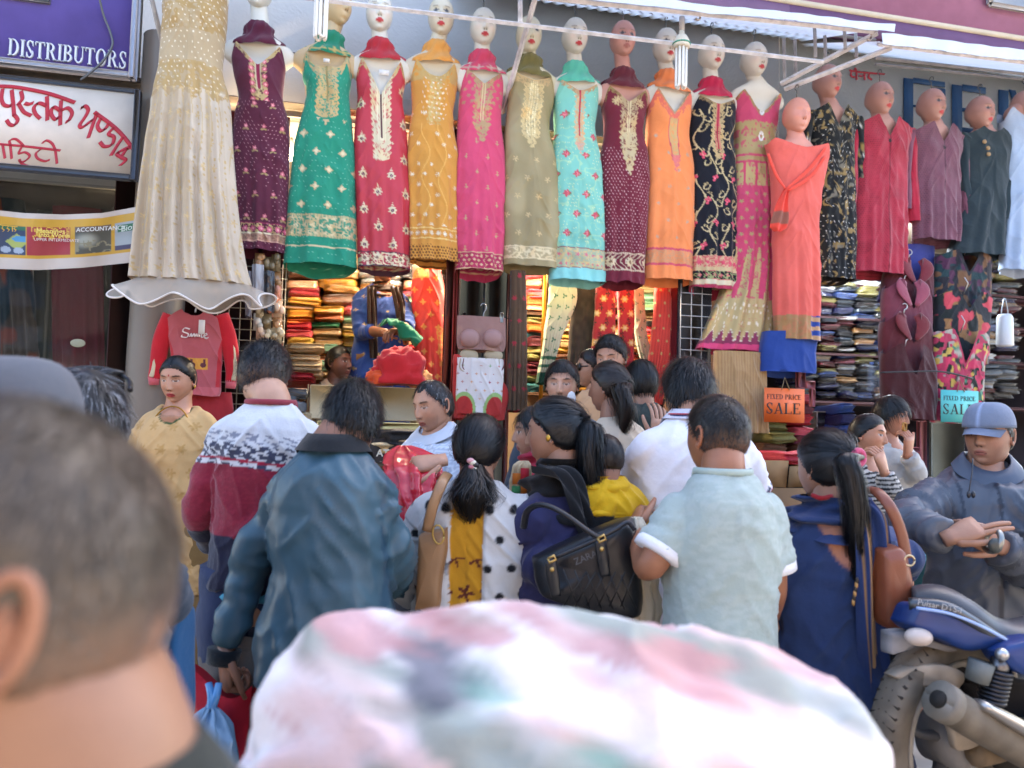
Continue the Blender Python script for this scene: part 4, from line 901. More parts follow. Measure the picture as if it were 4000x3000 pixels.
info = dress(root, gr, vG, k0, mt='cloth', neck=.02, foldn=19, fold=.030, name='gown', NR=300, NF=130, seed=5, hemwave=.004, arm=.02, depth=.13)
# ruffle with horsehair edge
u0, z0 = FP(515, 1098, vG); u1, z1 = FP(985, 1098, vG); uc, hw = (u0 + u1) / 2, (u1 - u0) / 2
a = np.linspace(0, 2 * pi, 220, endpoint=False); Pr = []
for k in range(14):
    t = k / 13; A = .042 * t ** 1.1; wob = A * (np.sin(a * 7 + 1.3) + .5 * np.sin(a * 11 + .4))
    Pr.append(FW(uc + (hw + .080 * t ** 1.3 + wob * .8) * np.sin(a), vG - (.125 + .10 * t + wob) * np.cos(a), z0 + .012 - .125 * t + .034 * t * np.sin(a * 7 + 2.6) + .035 * t * (1 - np.cos(a)) * .5 + .04 * t * np.abs(np.sin(a)) ** 3))
orf = MB().grid(np.array(Pr), S('cfc3b2'), cu=True).obj('ruffle', 'sheer', info['o'])
MB().tube(np.vstack([Pr[-1], Pr[-1][:1]]), .005, S('d8d0c8'), n=6).obj('ruffle_edge', 'cloth', info['o'])
mb = MB(); a = np.linspace(0, 2 * pi, 30, endpoint=False); rg = []
ub, zb = FP(765, -40, vG)
for dz, rx, ry in ((.30, .05, .05), (.22, .052, .052), (.17, .09, .07), (.12, .18, .08), (.06, .20, .075), (.0, .17, .08), (-.2, .14, .09), (-.5, .12, .08)): rg.append(FW(ub + rx * np.cos(a), vG + ry * np.sin(a), np.full(30, zb + dz)))
mb.grid(np.array(rg), MW, cu=True, caps=True); mb.obj('torso', 'mannequin', root)
# ------------------------------------------------------------------ lettering
def strip(mb, Lp, Rp, to, dn, col):
    """flat ribbon between two 2-D polylines, given thickness along dn"""
    Lp, Rp = np.asarray(Lp, float), np.asarray(Rp, float); n = len(Lp)
    a = np.array([to(p) for p in Lp]); b = np.array([to(p) for p in Rp])
    mb.grid(np.stack([a, b, b + dn, a + dn], 1), col, cu=True, caps=False)
    for k in (0, -1): mb.add([a[k], b[k], b[k] + dn, a[k] + dn], np.array([[0, 1, 2, 3]]), col)
def arc(cx, cy, rx, ry, a0, a1, tk, tn, n=14):
    """bowl with thick sides (tk) and thin top/bottom (tn): outer and inner polylines"""
    a = np.radians(np.linspace(a0, a1, n)); o = np.stack([cx + rx * np.cos(a), cy + ry * np.sin(a)], -1)
    i = np.stack([cx + (rx - tk) * np.cos(a), cy + (ry - tn) * np.sin(a)], -1); return o, i
def rect(x0, y0, x1, y1): return np.array([[x0, y0], [x0, y1]]), np.array([[x1, y0], [x1, y1]])
def para(x0, y0, x1, y1, w): return np.array([[x0, y0], [x1, y1]]), np.array([[x0 + w, y0], [x1 + w, y1]])
T, t_, F_ = .18, .065, .05
def stem(x, y0=0, y1=1, sf=True): 
    o = [rect(x, y0, x + T, y1)]
    if sf: o += [rect(x - .09, y0, x + T + .09, y0 + F_), rect(x - .09, y1 - F_, x + T + .09, y1)]
    return o
GL = {
 'I': (.42, lambda: stem(.12)), 'T': (.86, lambda: stem(.34) + [rect(.02, 1 - t_, .84, 1), rect(.02, .78, .07, 1), rect(.79, .78, .84, 1)]),
 'L': (.78, lambda: stem(.1) + [rect(.1, 0, .74, t_), rect(.69, 0, .74, .25)]), 'F': (.74, lambda: stem(.1) + [rect(.1, 1 - t_, .70, 1), rect(.65, .76, .70, 1), rect(.1, .48, .52, .48 + t_), rect(.48, .40, .52, .62)]),
 'E': (.8, lambda: stem(.1) + [rect(.1, 1 - t_, .72, 1), rect(.67, .76, .72, 1), rect(.1, .48, .54, .48 + t_), rect(.5, .40, .54, .62), rect(.1, 0, .76, t_), rect(.71, 0, .76, .25)]),
 'D': (.94, lambda: stem(.1) + [arc(.36, .5, .54, .5, -90, 90, .19, t_), rect(.2, 0, .4, t_), rect(.2, 1 - t_, .4, 1)]),
 'P': (.78, lambda: stem(.1) + [arc(.34, .73, .40, .27, -90, 90, .17, t_), rect(.2, 1 - t_, .38, 1), rect(.2, .46, .38, .46 + t_)]),
 'B': (.84, lambda: stem(.1) + [arc(.36, .755, .36, .245, -90, 90, .16, t_), rect(.2, 1 - t_, .38, 1), rect(.2, .51, .38, .51 + t_), arc(.36, .27, .44, .27, -90, 90, .18, t_), rect(.2, 0, .38, t_)]),
 'R': (.94, lambda: stem(.1) + [arc(.34, .735, .40, .265, -90, 90, .17, t_), rect(.2, 1 - t_, .38, 1), rect(.2, .47, .42, .47 + t_), para(.70, 0, .38, .5, .19), rect(.66, 0, .96, F_)]),
 'U': (.94, lambda: [rect(.1, .3, .1 + T, 1), rect(.0, 1 - F_, .38, 1), rect(.76, .3, .82, 1), rect(.66, 1 - F_, .94, 1), arc(.46, .33, .36, .33, 180, 360, .15, .08)]),
 'O': (.98, lambda: [arc(.49, .5, .45, .52, 0, 360, .19, t_, 30)]), 'C': (.88, lambda: [arc(.49, .5, .43, .52, 50, 318, .19, t_, 24), rect(.76, .68, .81, 1.0)]),
 'S': (.70, lambda: [arc(.36, .755, .29, .265, 20, 215, .13, t_), arc(.34, .255, .31, .275, -165, 40, .13, t_), para(.44, .26, .07, .70, .17), rect(.57, .70, .62, .98), rect(.06, .02, .11, .32)]),
 'A': (.98, lambda: [para(.70, 0, .42, 1, .19), para(.12, 0, .46, .96, .07), rect(.26, .28, .72, .28 + t_), rect(.0, 0, .32, F_), rect(.60, 0, .98, F_)]),
 'X': (.9, lambda: [para(.62, 0, .1, 1, .2), para(.12, 0, .70, 1, .07), rect(.0, 0, .32, F_), rect(.52, 0, .92, F_), rect(.02, 1 - F_, .40, 1), rect(.58, 1 - F_, .88, 1)]),
 '&': (.9, lambda: [arc(.42, .76, .22, .24, 0, 360, .1, t_, 20), arc(.36, .27, .33, .28, 0, 360, .14, t_, 24), para(.72, 0, .28, .74, .15)]), ' ': (.4, lambda: []),
}
def serif(mb, txt, O, A, B, size, width, dn, col):
    """serif capitals from O along A over the total width, cap height size"""
    tot = sum(GL[c][0] + .07 for c in txt); k = width / tot; x = 0
    for c in txt:
        wd, fn = GL[c]
        for Lp, Rp in fn():
            strip(mb, Lp, Rp, lambda p, x=x: O + (x + p[0]) * k * A + p[1] * size * B, dn, col)
        x += wd + .07
def text(mb, body, O, A, B, size, col, align='LEFT', dn=None, bold=0, sx=1):
    cu = bpy.data.curves.new('t', 'FONT'); cu.body = body; cu.size = 1; cu.align_x = align; cu.offset = bold; cu.resolution_u = 3
    o = bpy.data.objects.new('t', cu); COL.objects.link(o); dg = bpy.context.evaluated_depsgraph_get(); e = o.evaluated_get(dg); me = e.to_mesh()
    n = len(me.vertices)
    if n:
        P = np.zeros(n * 3, np.float32); me.vertices.foreach_get('co', P); P = P.reshape(-1, 3); F = [np.array([list(p.vertices)]) for p in me.polygons]
        nq = {}
        for f in F: nq.setdefault(f.shape[1], []).append(f[0])
        mb.add(np.asarray(O) + P[:, :1] * size * sx * np.asarray(A) + P[:, 1:2] * size * np.asarray(B), [np.array(v) for v in nq.values()], col)
    e.to_mesh_clear(); bpy.data.objects.remove(o); bpy.data.curves.remove(cu)
UP = np.array([0, 0, 1.0])
def nib(mb, pts, to, w, dn, col, n=None, ang=35):
    P = spl(np.array(pts, float), n or max(4, len(pts) * 5)); v = w / 2 * np.array([math.cos(math.radians(ang)), -math.sin(math.radians(ang))])
    Tg = np.gradient(P, axis=0); Tg /= np.linalg.norm(Tg, axis=1, keepdims=True) + 1e-9; pr = np.stack([-Tg[:, 1], Tg[:, 0]], -1)
    sg = np.sign((pr * v).sum(1))[:, None]; off = .55 * v + .42 * pr * sg * w / 2
    strip(mb, P - off, P + off, to, dn, col)

# ------------------------------------------------------------------ signboards
vS = -.16
u1, z1 = FP(524, 303, vS)
sb = thing('signboard', 'purple signboard with raised white serif letters and white frame', 'sign', FW(u1 - 1.2, vS, z1))
ub0 = -4.2; zt1 = 5.0
bo1 = MB().fbox(ub0, u1 - .028, vS, vS + .05, z1 + .028, zt1, S('5b50a0')).obj('board', 'paint', sb)
m = MB(); m.fbox(u1 - .028, u1, vS - .012, vS + .06, z1, zt1, S('c9c9d2'), .004).fbox(ub0, u1 - .0285, vS - .010, vS + .06, z1, z1 + .028, S('c9c9d2'), .004); m.obj('frame', 'paint', sb)
m = MB(); ua, za = FP(34, 214, vS); uc, zc = FP(498, 278, vS); h = FP(40, 148, vS)[1] - za
za = (za + zc) / 2
serif(m, 'DISTRIBUTORS', FW(ua, vS - .001, za), EU, UP, h, uc - ua, -EV * .014, S('c6cbd2')); serif(m, '&', FW(ua - .14, vS - .001, za), EU, UP, h, .11, -EV * .014, S('c6cbd2'))
m.obj('lettering', 'paint', bo1)
uf, zf = FP(200, 22, vS); m = MB(); m.fbox(uf - 1.1, uf, vS - .03, vS - .002, zf, zf + .3, S('a8a396'), .004).fbox(uf - 1.1, uf - .02, vS - .034, vS - .03, zf + .02, zf + .3, S('3c3b40')); m.obj('framed_panel', 'metal', sb)
# white painted board with red Devanagari
u2, z2 = FP(532, 705, vS + .02); u2t, z2t = FP(534, 350, vS + .02)
db = thing('signboard', 'cream painted board with red Devanagari lettering in grey frame', 'sign', FW(u2 - 1, vS, z2))
bo2 = MB().fbox(ub0, u2 - .03, vS + .02, vS + .05, z2 + .03, z2t - .025, S('d8cdc0')).obj('board', 'paint', db)
m = MB(); m.fbox(u2 - .03, u2, vS + .008, vS + .06, z2, z2t, S('50545e'), .004).fbox(ub0, u2 - .0305, vS + .01, vS + .06, z2, z2 + .03, S('50545e'), .004).fbox(ub0, u2 - .0305, vS + .01, vS + .06, z2t - .025, z2t, S('50545e'), .004); m.obj('frame', 'paint', db)
toS = lambda p: FX(p[0] / 2.212, p[1] / 2.212, vS + .017)
m = MB(); rd = S('a81e30')
DEV = [[(-250, 770), (-80, 748), (60, 745), (200, 762), (430, 810), (648, 885)], [(22, 765), (12, 850), (35, 905), (85, 915), (112, 890)], [(100, 775), (112, 880), (122, 1000)], [(118, 985), (152, 1035), (125, 1080), (85, 1075), (55, 1035)],
 [(180, 785), (192, 850), (165, 890), (152, 905)], [(160, 895), (205, 965), (270, 1000)], [(212, 890), (250, 900), (290, 885)], [(405, 830), (408, 930), (408, 1040)], [(405, 915), (335, 890), (292, 930), (308, 985), (348, 1025)],
 [(528, 865), (522, 970), (520, 1082)], [(522, 955), (462, 925), (440, 975), (475, 1030), (522, 1000)], [(525, 955), (585, 932), (622, 975), (598, 1035), (565, 1055)],
 [(698, 935), (735, 915), (762, 950), (735, 1010), (690, 1075), (700, 1100), (735, 1085), (790, 1040), (815, 1030)], [(838, 975), (800, 1080), (762, 1192)], [(815, 968), (960, 1075), (1060, 1170), (1152, 1290)],
 [(870, 1020), (842, 1085), (868, 1130), (910, 1110), (940, 1065)], [(985, 1100), (938, 1155), (985, 1185), (965, 1250), (900, 1265), (862, 1225)], [(1062, 1185), (1010, 1260), (958, 1345)], [(1122, 1265), (1050, 1300), (1010, 1330), (1050, 1360), (1085, 1385), (1035, 1432)], [(1130, 1270), (1085, 1300), (1055, 1345)]]
DEV2 = [[(-260, 1225), (0, 1245), (250, 1268), (522, 1300)], [(22, 1250), (32, 1310), (42, 1368)], [(88, 1255), (94, 1310), (100, 1372)], [(92, 1258), (82, 1215), (130, 1200), (175, 1230), (205, 1262)], [(185, 1272), (162, 1325), (215, 1315), (255, 1345), (225, 1385), (180, 1400), (165, 1375)], [(165, 1385), (200, 1420), (270, 1446)],
 [(355, 1288), (310, 1325), (325, 1368), (385, 1392), (430, 1380)], [(478, 1300), (485, 1355), (492, 1414)], [(480, 1300), (450, 1240), (400, 1213), (362, 1240)]]
for st in DEV: nib(m, st, toS, 40, EV * .002, rd)
for st in DEV2: nib(m, st, toS, 26, EV * .002, rd)
m.obj('lettering', 'paint', bo2)
# loose cable over the signs
tag(MB().tube([FX(385, -20, vS - .06), FX(405, 60, vS - .03), FX(432, 130, vS - .02), FX(438, 180, vS - .02), FX(400, 240, vS - .02), FX(345, 290, vS - .02), FX(315, 312, vS)], .006, S('55585c'), n=6, samples=30).obj('cable', 'plastic'), 'grey cable looping down across the purple signboard', 'cable')
# meter boxes between signs and gown
mt_ = thing('meter_box', 'grey electricity meter boxes tucked between signboard and gown', 'meter box', FX(570, 620, .12))
m = MB(); ua, za = FP(536, 610, .15); uc, zc = FP(610, 440, .15); m.fbox(ua, uc, .1, .24, za, zc, S('8f9a98'), .01); m.fbox(ua + .01, uc, .085, .1, za + .03, za + .12, S('c2ccc9'), .005).fbox(ua + .01, uc, .085, .1, za + .16, za + .22, S('c2ccc9'), .005); m.obj('case', 'plastic', mt_)
m = MB()
for k in range(4): m.tube([FX(545 + 12 * k, 350 + 10 * k, .05), FX(560 + 9 * k, 440, .04), FX(550 + 14 * k, 520, .05), FX(565 + 4 * k, 560 + 8 * k, .08)], .005, S('2a2a2c'), n=6, samples=16)
m.obj('wires', 'plastic', mt_)
ua, za = FP(-200, 706, .1); tag(MB().fbox(-4.2, FP(620, 330, .1)[0], .05, .23, FP(600, 345, .1)[1], FP(600, 322, .1)[1] + .0, S('7b6a5a'), .004).obj('shelf_beam', 'wood'), 'thin brown timber beam under the purple signboard', 'beam')
# small steel bracket by the gown
tag(MB().box((-.012, -.012, 0), (.012, .012, .62), S('9a948f'), R=[EU, EV * .9 - UP * .1, nrm(UP * 1 - EU * .25 - EV * .2)], O=FX(645, 215, -.2)).obj('bracket', 'rustpaint'), 'worn steel angle bracket beside the beige gown', 'bracket')
# ------------------------------------------------------------------ book-cover banner
vb = -.30; NX, NY = 220, 70
top = lambda x: np.interp(x, [-260, 0, 90, 250, 400, 545], [815, 822, 832, 838, 832, 806]); bot = lambda x: np.interp(x, [-260, 0, 150, 320, 545], [1042, 1050, 1055, 1046, 1022])
XX = np.linspace(-250, 545, NX); P = np.zeros((NY, NX, 3)); uvx = np.zeros((NY, NX)); uvy = np.zeros((NY, NX))
for j in range(NX):
    for i in range(NY):
        t = i / (NY - 1); y = top(XX[j]) * (1 - t) + bot(XX[j]) * t
        P[i, j] = FX(XX[j], y, vb + .012 * math.sin(XX[j] * .03 + t * 2) + .02 * t); uvx[i, j] = XX[j]; uvy[i, j] = t
p = Paint(NX * NY, S('b4aaa0')); x, t = uvx.ravel(), uvy.ravel(); p.put((t > .10) * (t < .80), S('b48b20'))
def cover(x0, x1, base): 
    mk = (x > x0) & (x < x1) & (t > .24) & (t < .74); p.put(mk, base); return mk
cv = cover(-120, 100, S('1d3350')); p.put(cv * (t < .31), S('1d5a3a')); p.put(cv * ((np.abs(x - 66) / 45 + np.abs(t - .52) / .15) < 1), S('8f9a4a')); p.put(cv * (x > 45) * (np.abs(t - .47) < .05) * (x - 45 > 300 * np.abs(t - .47)), S('3a7fa8')); p.put(cv * ((np.hypot((x - 22) / 20, (t - .66) / .055) < 1) | (np.hypot((x - 72) / 20, (t - .67) / .055) < 1)), S('8a98a8'))
cover(105, 275, S('9a2230') if False else S('8d1f2c')); mk = (x > 105) & (x < 275) & (t > .24) & (t < .74); p.put(mk * (t < .45) * (x > 122) * (x < 270) * (scroll(x * .01, t, 14, 3, .12)), S('c9a53a'))
mk = cover(292, 435, S('3d4038')); g = np.hypot((x - 335) / 50, (t - .5) / .14); p.put(mk * sm(1.3 - g, 0, 1), S('8e9184')); p.put(mk * scroll(x * .01, t * 2, 6, 3, .1) * (t > .5), S('77745c')); p.put(mk * (t < .34), S('5c4a3e'))
mk = cover(448, 600, S('8e979a')); p.put(mk * (t < .42) * (t > .28) * (x > 458), S('1d5a38')); p.put(mk * (t > .66), S('35304e'))
bn = thing('banner', 'sagging vinyl banner printed with textbook covers, tied across dark shop window', 'banner', P.reshape(-1, 3).min(0))
vsh = MB().grid(P, p.c.reshape(NY, NX, 4)).obj('vinyl_sheet', 'banner', bn)
for body, q0, q1, sz, cc, bo in (('ACCOUNTANCY', (297, 906), (430, 899), .030, 'c9c9c0', .01), ('UPPER INTERMEDIATE', (132, 940), (260, 944), .021, 'c9b9b0', 0), ('Meanings', (140, 910), (262, 914), .036, 'd0b858', .02), ('into Words', (152, 924), (262, 928), .030, 'd0b858', .02), ('Biology', (472, 905), (535, 892), .042, 'c2cfc4', .01)):
    m = MB(); text(m, body, FX(*q0, vb - .025), nrm(FX(*q1, vb) - FX(*q0, vb)), UP, sz, S(cc), bold=bo); m.obj('lettering', 'paint', vsh)
m = MB()
to2 = lambda q: FX(q[0], q[1], vb - .024); m = MB()
for st in ([(-6, 878), (30, 882), (68, 886)], [(12, 882), (8, 892), (16, 898), (10, 905)], [(34, 882), (28, 892), (36, 897), (30, 905)], [(48, 884), (49, 904)], [(60, 885), (55, 893), (62, 898), (57, 905)]): nib(m, st, to2, 4, EV * .001, S('c59a30'))
m.obj('script', 'paint', vsh)
# ------------------------------------------------------------------ dark book-shop window
ug, zg = FP(470, 1500, .2); zgt = FP(300, 725, .25)[1]
dw = thing('shop_window', 'dark glazed book shop front under the sagging banner', 'window', FW(ug - 1.2, .2, .12))
m = MB(); m.fbox(-4.2, ug, 1.55, 1.6, .12, zgt, S('5c564e')).fbox(-4.2, ug, .26, 1.55, zgt - .04, zgt - .004, S('4a463e')).fbox(-4.2, -4.15, .26, 1.55, .12, zgt - .05, S('4a463e')); m.obj('back_wall', 'paint', dw)
MB().fbox(-4.2, ug, .20, .208, .8, zgt, S('20282a')).obj('pane', 'glass', dw)
MB().fbox(-4.2, ug, .10, .26, .124, .8, S('4c4640'), .006).obj('base_panel', 'wood', dw)
m = MB()
for xp, wd, cc in ((160, .08, '5a6156'), (430, .06, '505a52')): u, _ = FP(xp, 1200, .7); m.fbox(u - wd / 2, u + wd / 2, .66, .76, .13, zgt - .06, S(cc), .004)
m.obj('mullion', 'paint', dw)
def hang(nm, label, cat, rows, v, colfn, mt='cloth', group=None, parent=None, **k):
    k.setdefault('neck', 0); k.setdefault('arm', 0); k.setdefault('depth', .04); k.setdefault('bust', 0); k.setdefault('NR', 60); k.setdefault('NF', 40); k.setdefault('NB', 12); k.setdefault('backhem', .01)
    r0 = parent or thing(nm, label, cat, FX((rows[-1][1] + rows[-1][2]) / 2, rows[-1][0], v), group)
    d = dress(r0, rows, v, colfn, mt=mt, **k); return r0, d
hang('curtain', 'dark maroon curtain inside the book shop window', 'curtain', [(740, 205, 395), (1100, 202, 405), (1700, 205, 415)], .62, kplain(S('6a1a28')), name='cloth', foldn=16, fold=.02, depth=.03)
hang('garment', 'brown and orange printed cloth hanging in the book shop window', 'clothes', [(740, -30, 90), (1100, 0, 130), (1500, 10, 160)], .55, lambda q: Paint(len(q['x']), S('4a4238')).put(sm(vn(np.c_[q['x'] * 9, q['h'] * 6], 1, 4), .5, .55), S('7d3a1c')).put(sm(vn(np.c_[q['x'] * 8, q['h'] * 5], 1, 9), .62, .66), S('1c3038')).c, name='cloth', foldn=9, fold=.02)
c = FX(304, 1340, .195); tag(MB().ell(c, (.04, .004, .024), S('9ca08a'), R=[EU, EV, UP], n=24, m=8).obj('sticker', 'paint'), 'oval pale sticker on the dark shop glass', 'sticker')
# round pillar wrapped in plastic
up_, _ = FP(575, 1400, -.12); a = np.linspace(0, 2 * pi, 40, endpoint=False); zz = np.linspace(.12, ZL + .2, 60)[:, None]
rr = .135 + .012 * vn(np.stack([np.broadcast_to(np.cos(a) * 1.2, (60, 40)), np.broadcast_to(np.sin(a) * 1.2, (60, 40)), np.broadcast_to(zz * 1.3, (60, 40))], -1).reshape(-1, 3), 2, 1).reshape(60, 40)
tag(MB().grid(FW(up_ + rr * np.cos(a), .05 + rr * np.sin(a), zz + 0 * a), S('6f665d'), cu=True).obj('pillar', 'banner'), 'round grey pillar wrapped in dull plastic below the gown', 'pillar')

# ------------------------------------------------------------------ canopy
cn = thing('canopy', 'corrugated sheet canopy on white steel tubes above the mannequin heads', 'canopy', FW(.5, -.5, 3.9))
vo = -.54
def corr(pa, pb, vin, zin, name, col, n=140):
    """corrugated sheet from outer edge line (two photo points at v=vo) back to the wall line"""
    ua, za = FP(pa[0], pa[1], vo); ub, zb = FP(pb[0], pb[1], vo); u = np.linspace(ua, ub, n); zo = np.linspace(za, zb, n); t = np.linspace(0, 1, 12)[:, None]
    Z = zo * (1 - t) + zin * t + .010 * np.sin(u * 2 * pi / .076); Vv = vo + (vin - vo) * t + 0 * u
    MB().grid(FW(u + 0 * t, Vv, Z), col).obj(name, 'fibre', cn); return ua, ub, za, zb
zin = FP(2900, 118, .22)[1]
a1 = corr((1850, -66), (3415, 112), .235, zin, 'roof_sheet', S('bdb7b3'))
a2 = corr((3425, 165), (4700, 320), .29, FP(3900, 285, .28)[1], 'roof_sheet', S('c0b8ac'))
def rtube(p, q, w=.014, col=S('c9c4c4'), name='tube'):
    return MB().tube([p, q], w, col, n=4, up=tuple(EV)).obj(name, 'rustpaint', cn, smooth=False)
edge = S('c4ccd4')
def edgestrip(pa, pb, name, drop=.035):
    ua, za = FP(*pa, vo); ub, zb = FP(*pb, vo); u = np.linspace(ua, ub, 120); z = np.linspace(za, zb, 120) + .012 * (vn(np.c_[u * 4, u * 0], 1, 3) - .5)
    t = np.linspace(0, 1, 5)[:, None]; Z = z + .012 - (drop + .012) * t; Vv = vo - .014 + .004 * np.sin(u * 30 + t * 3)
    MB().grid(FW(u + 0 * t, Vv, Z), edge).obj(name, 'banner', cn)
edgestrip((1850, -66), (3490, 106), 'edge_strip'); edgestrip((3440, 138), (4700, 290), 'edge_strip', .06)
vt = -.40
rtube(FX(700, -70, vt), FX(3215, 242, vt)); rtube(FX(760, -150, vo + .03), FX(3425, 125, vo + .03), .016); rtube(FX(3430, 172, vo + .03), FX(4700, 330, vo + .03), .016)
rtube(FX(2092, -10, vo + .05), FX(1962, 442, .18), .016); rtube(FX(2032, -30, -.38), FX(2032, 88, -.40), .014)
rtube(FX(3428, 128, vo + .02), FX(3050, 328, -.05), .017); rtube(FX(3484, 186, vo + .03), FX(3064, 348, -.04), .017)
for x, y0, y1, v in ((3062, 150, 332, -.06), (3105, 155, 300, -.03), (3182, 100, 225, -.3), (3222, 140, 250, -.25), (3298, 105, 192, -.4), (3342, 130, 225, -.3)): rtube(FX(x, y0, v), FX(x + 4, y1, v), .013, S('8f8a88'))
for v, y in ((-.2, 45), (0, 95)): rtube(FX(1500, y - 180, v), FX(3420, y + 62, v), .012, S('7c7673'))
rtube(FX(3420, 225, -.1), FX(4600, 355, -.1), .012, S('7c7673')); rtube(FX(3420, 250, .12), FX(4600, 372, .12), .011, S('7c7673'))
m = MB()
for x, y in ((2735, 70), (3404, 150)): m.tube([FX(x, y - 30, -.5), FX(x, y, -.5)] + [FX(x - 8 + 8 * math.cos(b), y + 8 * math.sin(b), -.5) for b in np.linspace(0, pi, 6)], .006, S('b0a29a'), n=6)
m.obj('hook', 'metal', cn)
# fluorescent bulbs
def cfl(label, px, py0, py1, v, n=4):
    r0 = thing('lamp', label, 'lamp', FX(px, py1, v), 'compact fluorescent lamps under the canopy')
    u, z1 = FP(px, py0, v); _, z0 = FP(px, py1, v); L_ = z1 - z0; C = lambda x, y, z: FW(u + x, v + y, z)
    m = MB(); a = np.linspace(0, 2 * pi, 20, endpoint=False); rg = []
    for z, r in ((z1 + .085, .016), (z1 + .06, .018), (z1 + .055, .03), (z1 + .02, .048), (z1 - .005, .050), (z1 - .02, .047)): rg.append(FW(u + r * np.cos(a), v + r * np.sin(a), np.full(20, z)))
    lb = m.grid(np.array(rg), S('cfc6b4'), cu=True, caps=True).obj('lamp_base', 'plastic', r0)
    MB().tube([C(.0505 * math.cos(t), .0505 * math.sin(t), z1 + .004) for t in np.linspace(0, 2 * pi, 24)], .0045, S('3f8f78'), n=6).obj('ring', 'plastic', lb)
    MB().tube([C(0, 0, z1 + .085), C(0, 0, z1 + .17)], .017, S('a8a09a'), n=10).obj('socket', 'plastic', r0)
    m = MB()
    for k in range(n):
        b = 2 * pi * k / n + .4; cx, cy = .027 * math.cos(b), .027 * math.sin(b); tx, ty = -math.sin(b) * .0125, math.cos(b) * .0125
        m.tube([C(cx + tx, cy + ty, z1 - .015), C(cx + tx, cy + ty, z0 + .02)] + [C(cx + tx * math.cos(q), cy + ty * math.cos(q), z0 + .02 - .014 * math.sin(q)) for q in np.linspace(.3, pi - .3, 5)] + [C(cx - tx, cy - ty, z0 + .02), C(cx - tx, cy - ty, z1 - .015)], .0085, S('e8e2d8'), n=8)
    m.obj('glass_tubes', 'lampglass', r0)
cfl('energy-saving tube bulb with green ring, hung before the orange kurta', 2662, 175, 345, -.42); cfl('energy-saving bulb cut by the top edge, before the green kurta', 1258, -60, 155, -.42)
# fascia board above the canopy
fb = thing('signboard', 'mauve fascia board with pale yellow stripe above the canopy', 'sign', FX(3600, 60, .15)); vf = .12
ua, _ = FP(1900, 0, vf); m = MB(); zs = FP(3500, 82, vf)[1]; zs2 = FP(3500, 60, vf)[1]
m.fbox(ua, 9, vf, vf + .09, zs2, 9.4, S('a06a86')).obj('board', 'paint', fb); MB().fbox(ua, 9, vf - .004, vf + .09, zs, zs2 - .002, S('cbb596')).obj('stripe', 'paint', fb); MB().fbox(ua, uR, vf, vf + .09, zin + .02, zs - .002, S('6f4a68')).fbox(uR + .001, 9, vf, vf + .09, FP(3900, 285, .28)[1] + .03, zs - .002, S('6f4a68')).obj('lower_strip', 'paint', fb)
uw, zw = FP(3862, 0, vf - .06); tag(MB().fbox(uw, uw + .6, vf - .08, vf - .02, zw - .04, zw + .4, S('bdb6ae'), .02).obj('box_sign', 'paint'), 'white box sign corner at the top of the mauve fascia', 'sign')
# painted letters on the cream wall
m = MB(); vw = .297; bl = S('1f4468')
def big(x0, y0, x1, y1): 
    ua, za = FP(x0, y0, vw); ub, zb = FP(x1, y1, vw); m.fbox(ua, ub, vw - .004, vw + .002, zb, za, bl)
big(3530, 304, 3566, 640); big(3567, 304, 3690, 342); big(3567, 410, 3680, 432); big(3655, 343, 3692, 409)
big(3718, 330, 3758, 660); big(3759, 330, 3850, 368); big(3759, 422, 3840, 446); big(3759, 498, 3850, 530)
big(3900, 350, 3940, 680); big(4020, 360, 4056, 690)
ua, za = FP(3940, 350, vw); ub, zb = FP(4020, 520, vw); m.poly([(0, za), (.06, za), (ub - ua, zb), (ub - ua - .06, zb)], EU, UP, FW(ua, vw - .004, 0), EV * .005, bl)
m.obj('blue_lettering', 'paint', wall2)
m = MB(); toW = lambda q: FX(3000 + q[0] / 2.212, q[1] / 2.212, vw)
for st in ([(705, 605), (800, 622), (1010, 640)], [(722, 612), (718, 650), (745, 665), (768, 655)], [(765, 615), (768, 690)], [(765, 612), (752, 585)], [(790, 650), (815, 660), (828, 645)], [(835, 625), (838, 690)], [(880, 630), (870, 665), (900, 690)]): nib(m, st, toW, 17, EV * .003, S('a83038'))
m.obj('red_lettering', 'paint', wall2)
# ------------------------------------------------------------------ shop interiors
ZP = .95
def uAt(px, v, py=1300): return FP(px, py, v)[0]
uI0, uI1, uI2 = uAt(1085, .3), uAt(2765, .3), 8.0
def part_wall(name, label, *b, col=S('8a7a68'), mt='wall'): return tag(MB().fbox(*b, col, .003).obj(name, mt), label, 'wall')
m = MB().fbox(uI0, 6.5, .12, 3.0, .124, ZP, S('8c7660')).obj('shop_platform', 'wood'); struct(m)
m = MB().fbox(-1.9, 6.5, .56, 2.9, ZL - .118, ZL + .3, S('b8aa98')).obj('shop_ceiling', 'wall'); struct(m)
part_wall('back_wall', 'warm back wall of the saree shop behind the stacked shelves', uI0 - .3, uI1 + .1, 1.72, 1.8, ZP, ZL - .125, col=S('a08a70'))
part_wall('side_wall', 'side wall of the saree shop near the hanging hair accessories', uI0 - .40, uI0 - .31, .3, 1.71, ZP, ZL - .125, col=S('a08a70'))
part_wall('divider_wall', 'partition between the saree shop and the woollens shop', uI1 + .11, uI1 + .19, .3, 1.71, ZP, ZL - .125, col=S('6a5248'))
part_wall('back_wall', 'dim back wall of the woollens shop behind dark packets', uI1 + .2, 6.4, 1.95, 2.05, ZP, ZL - .125, col=S('5a5258'))
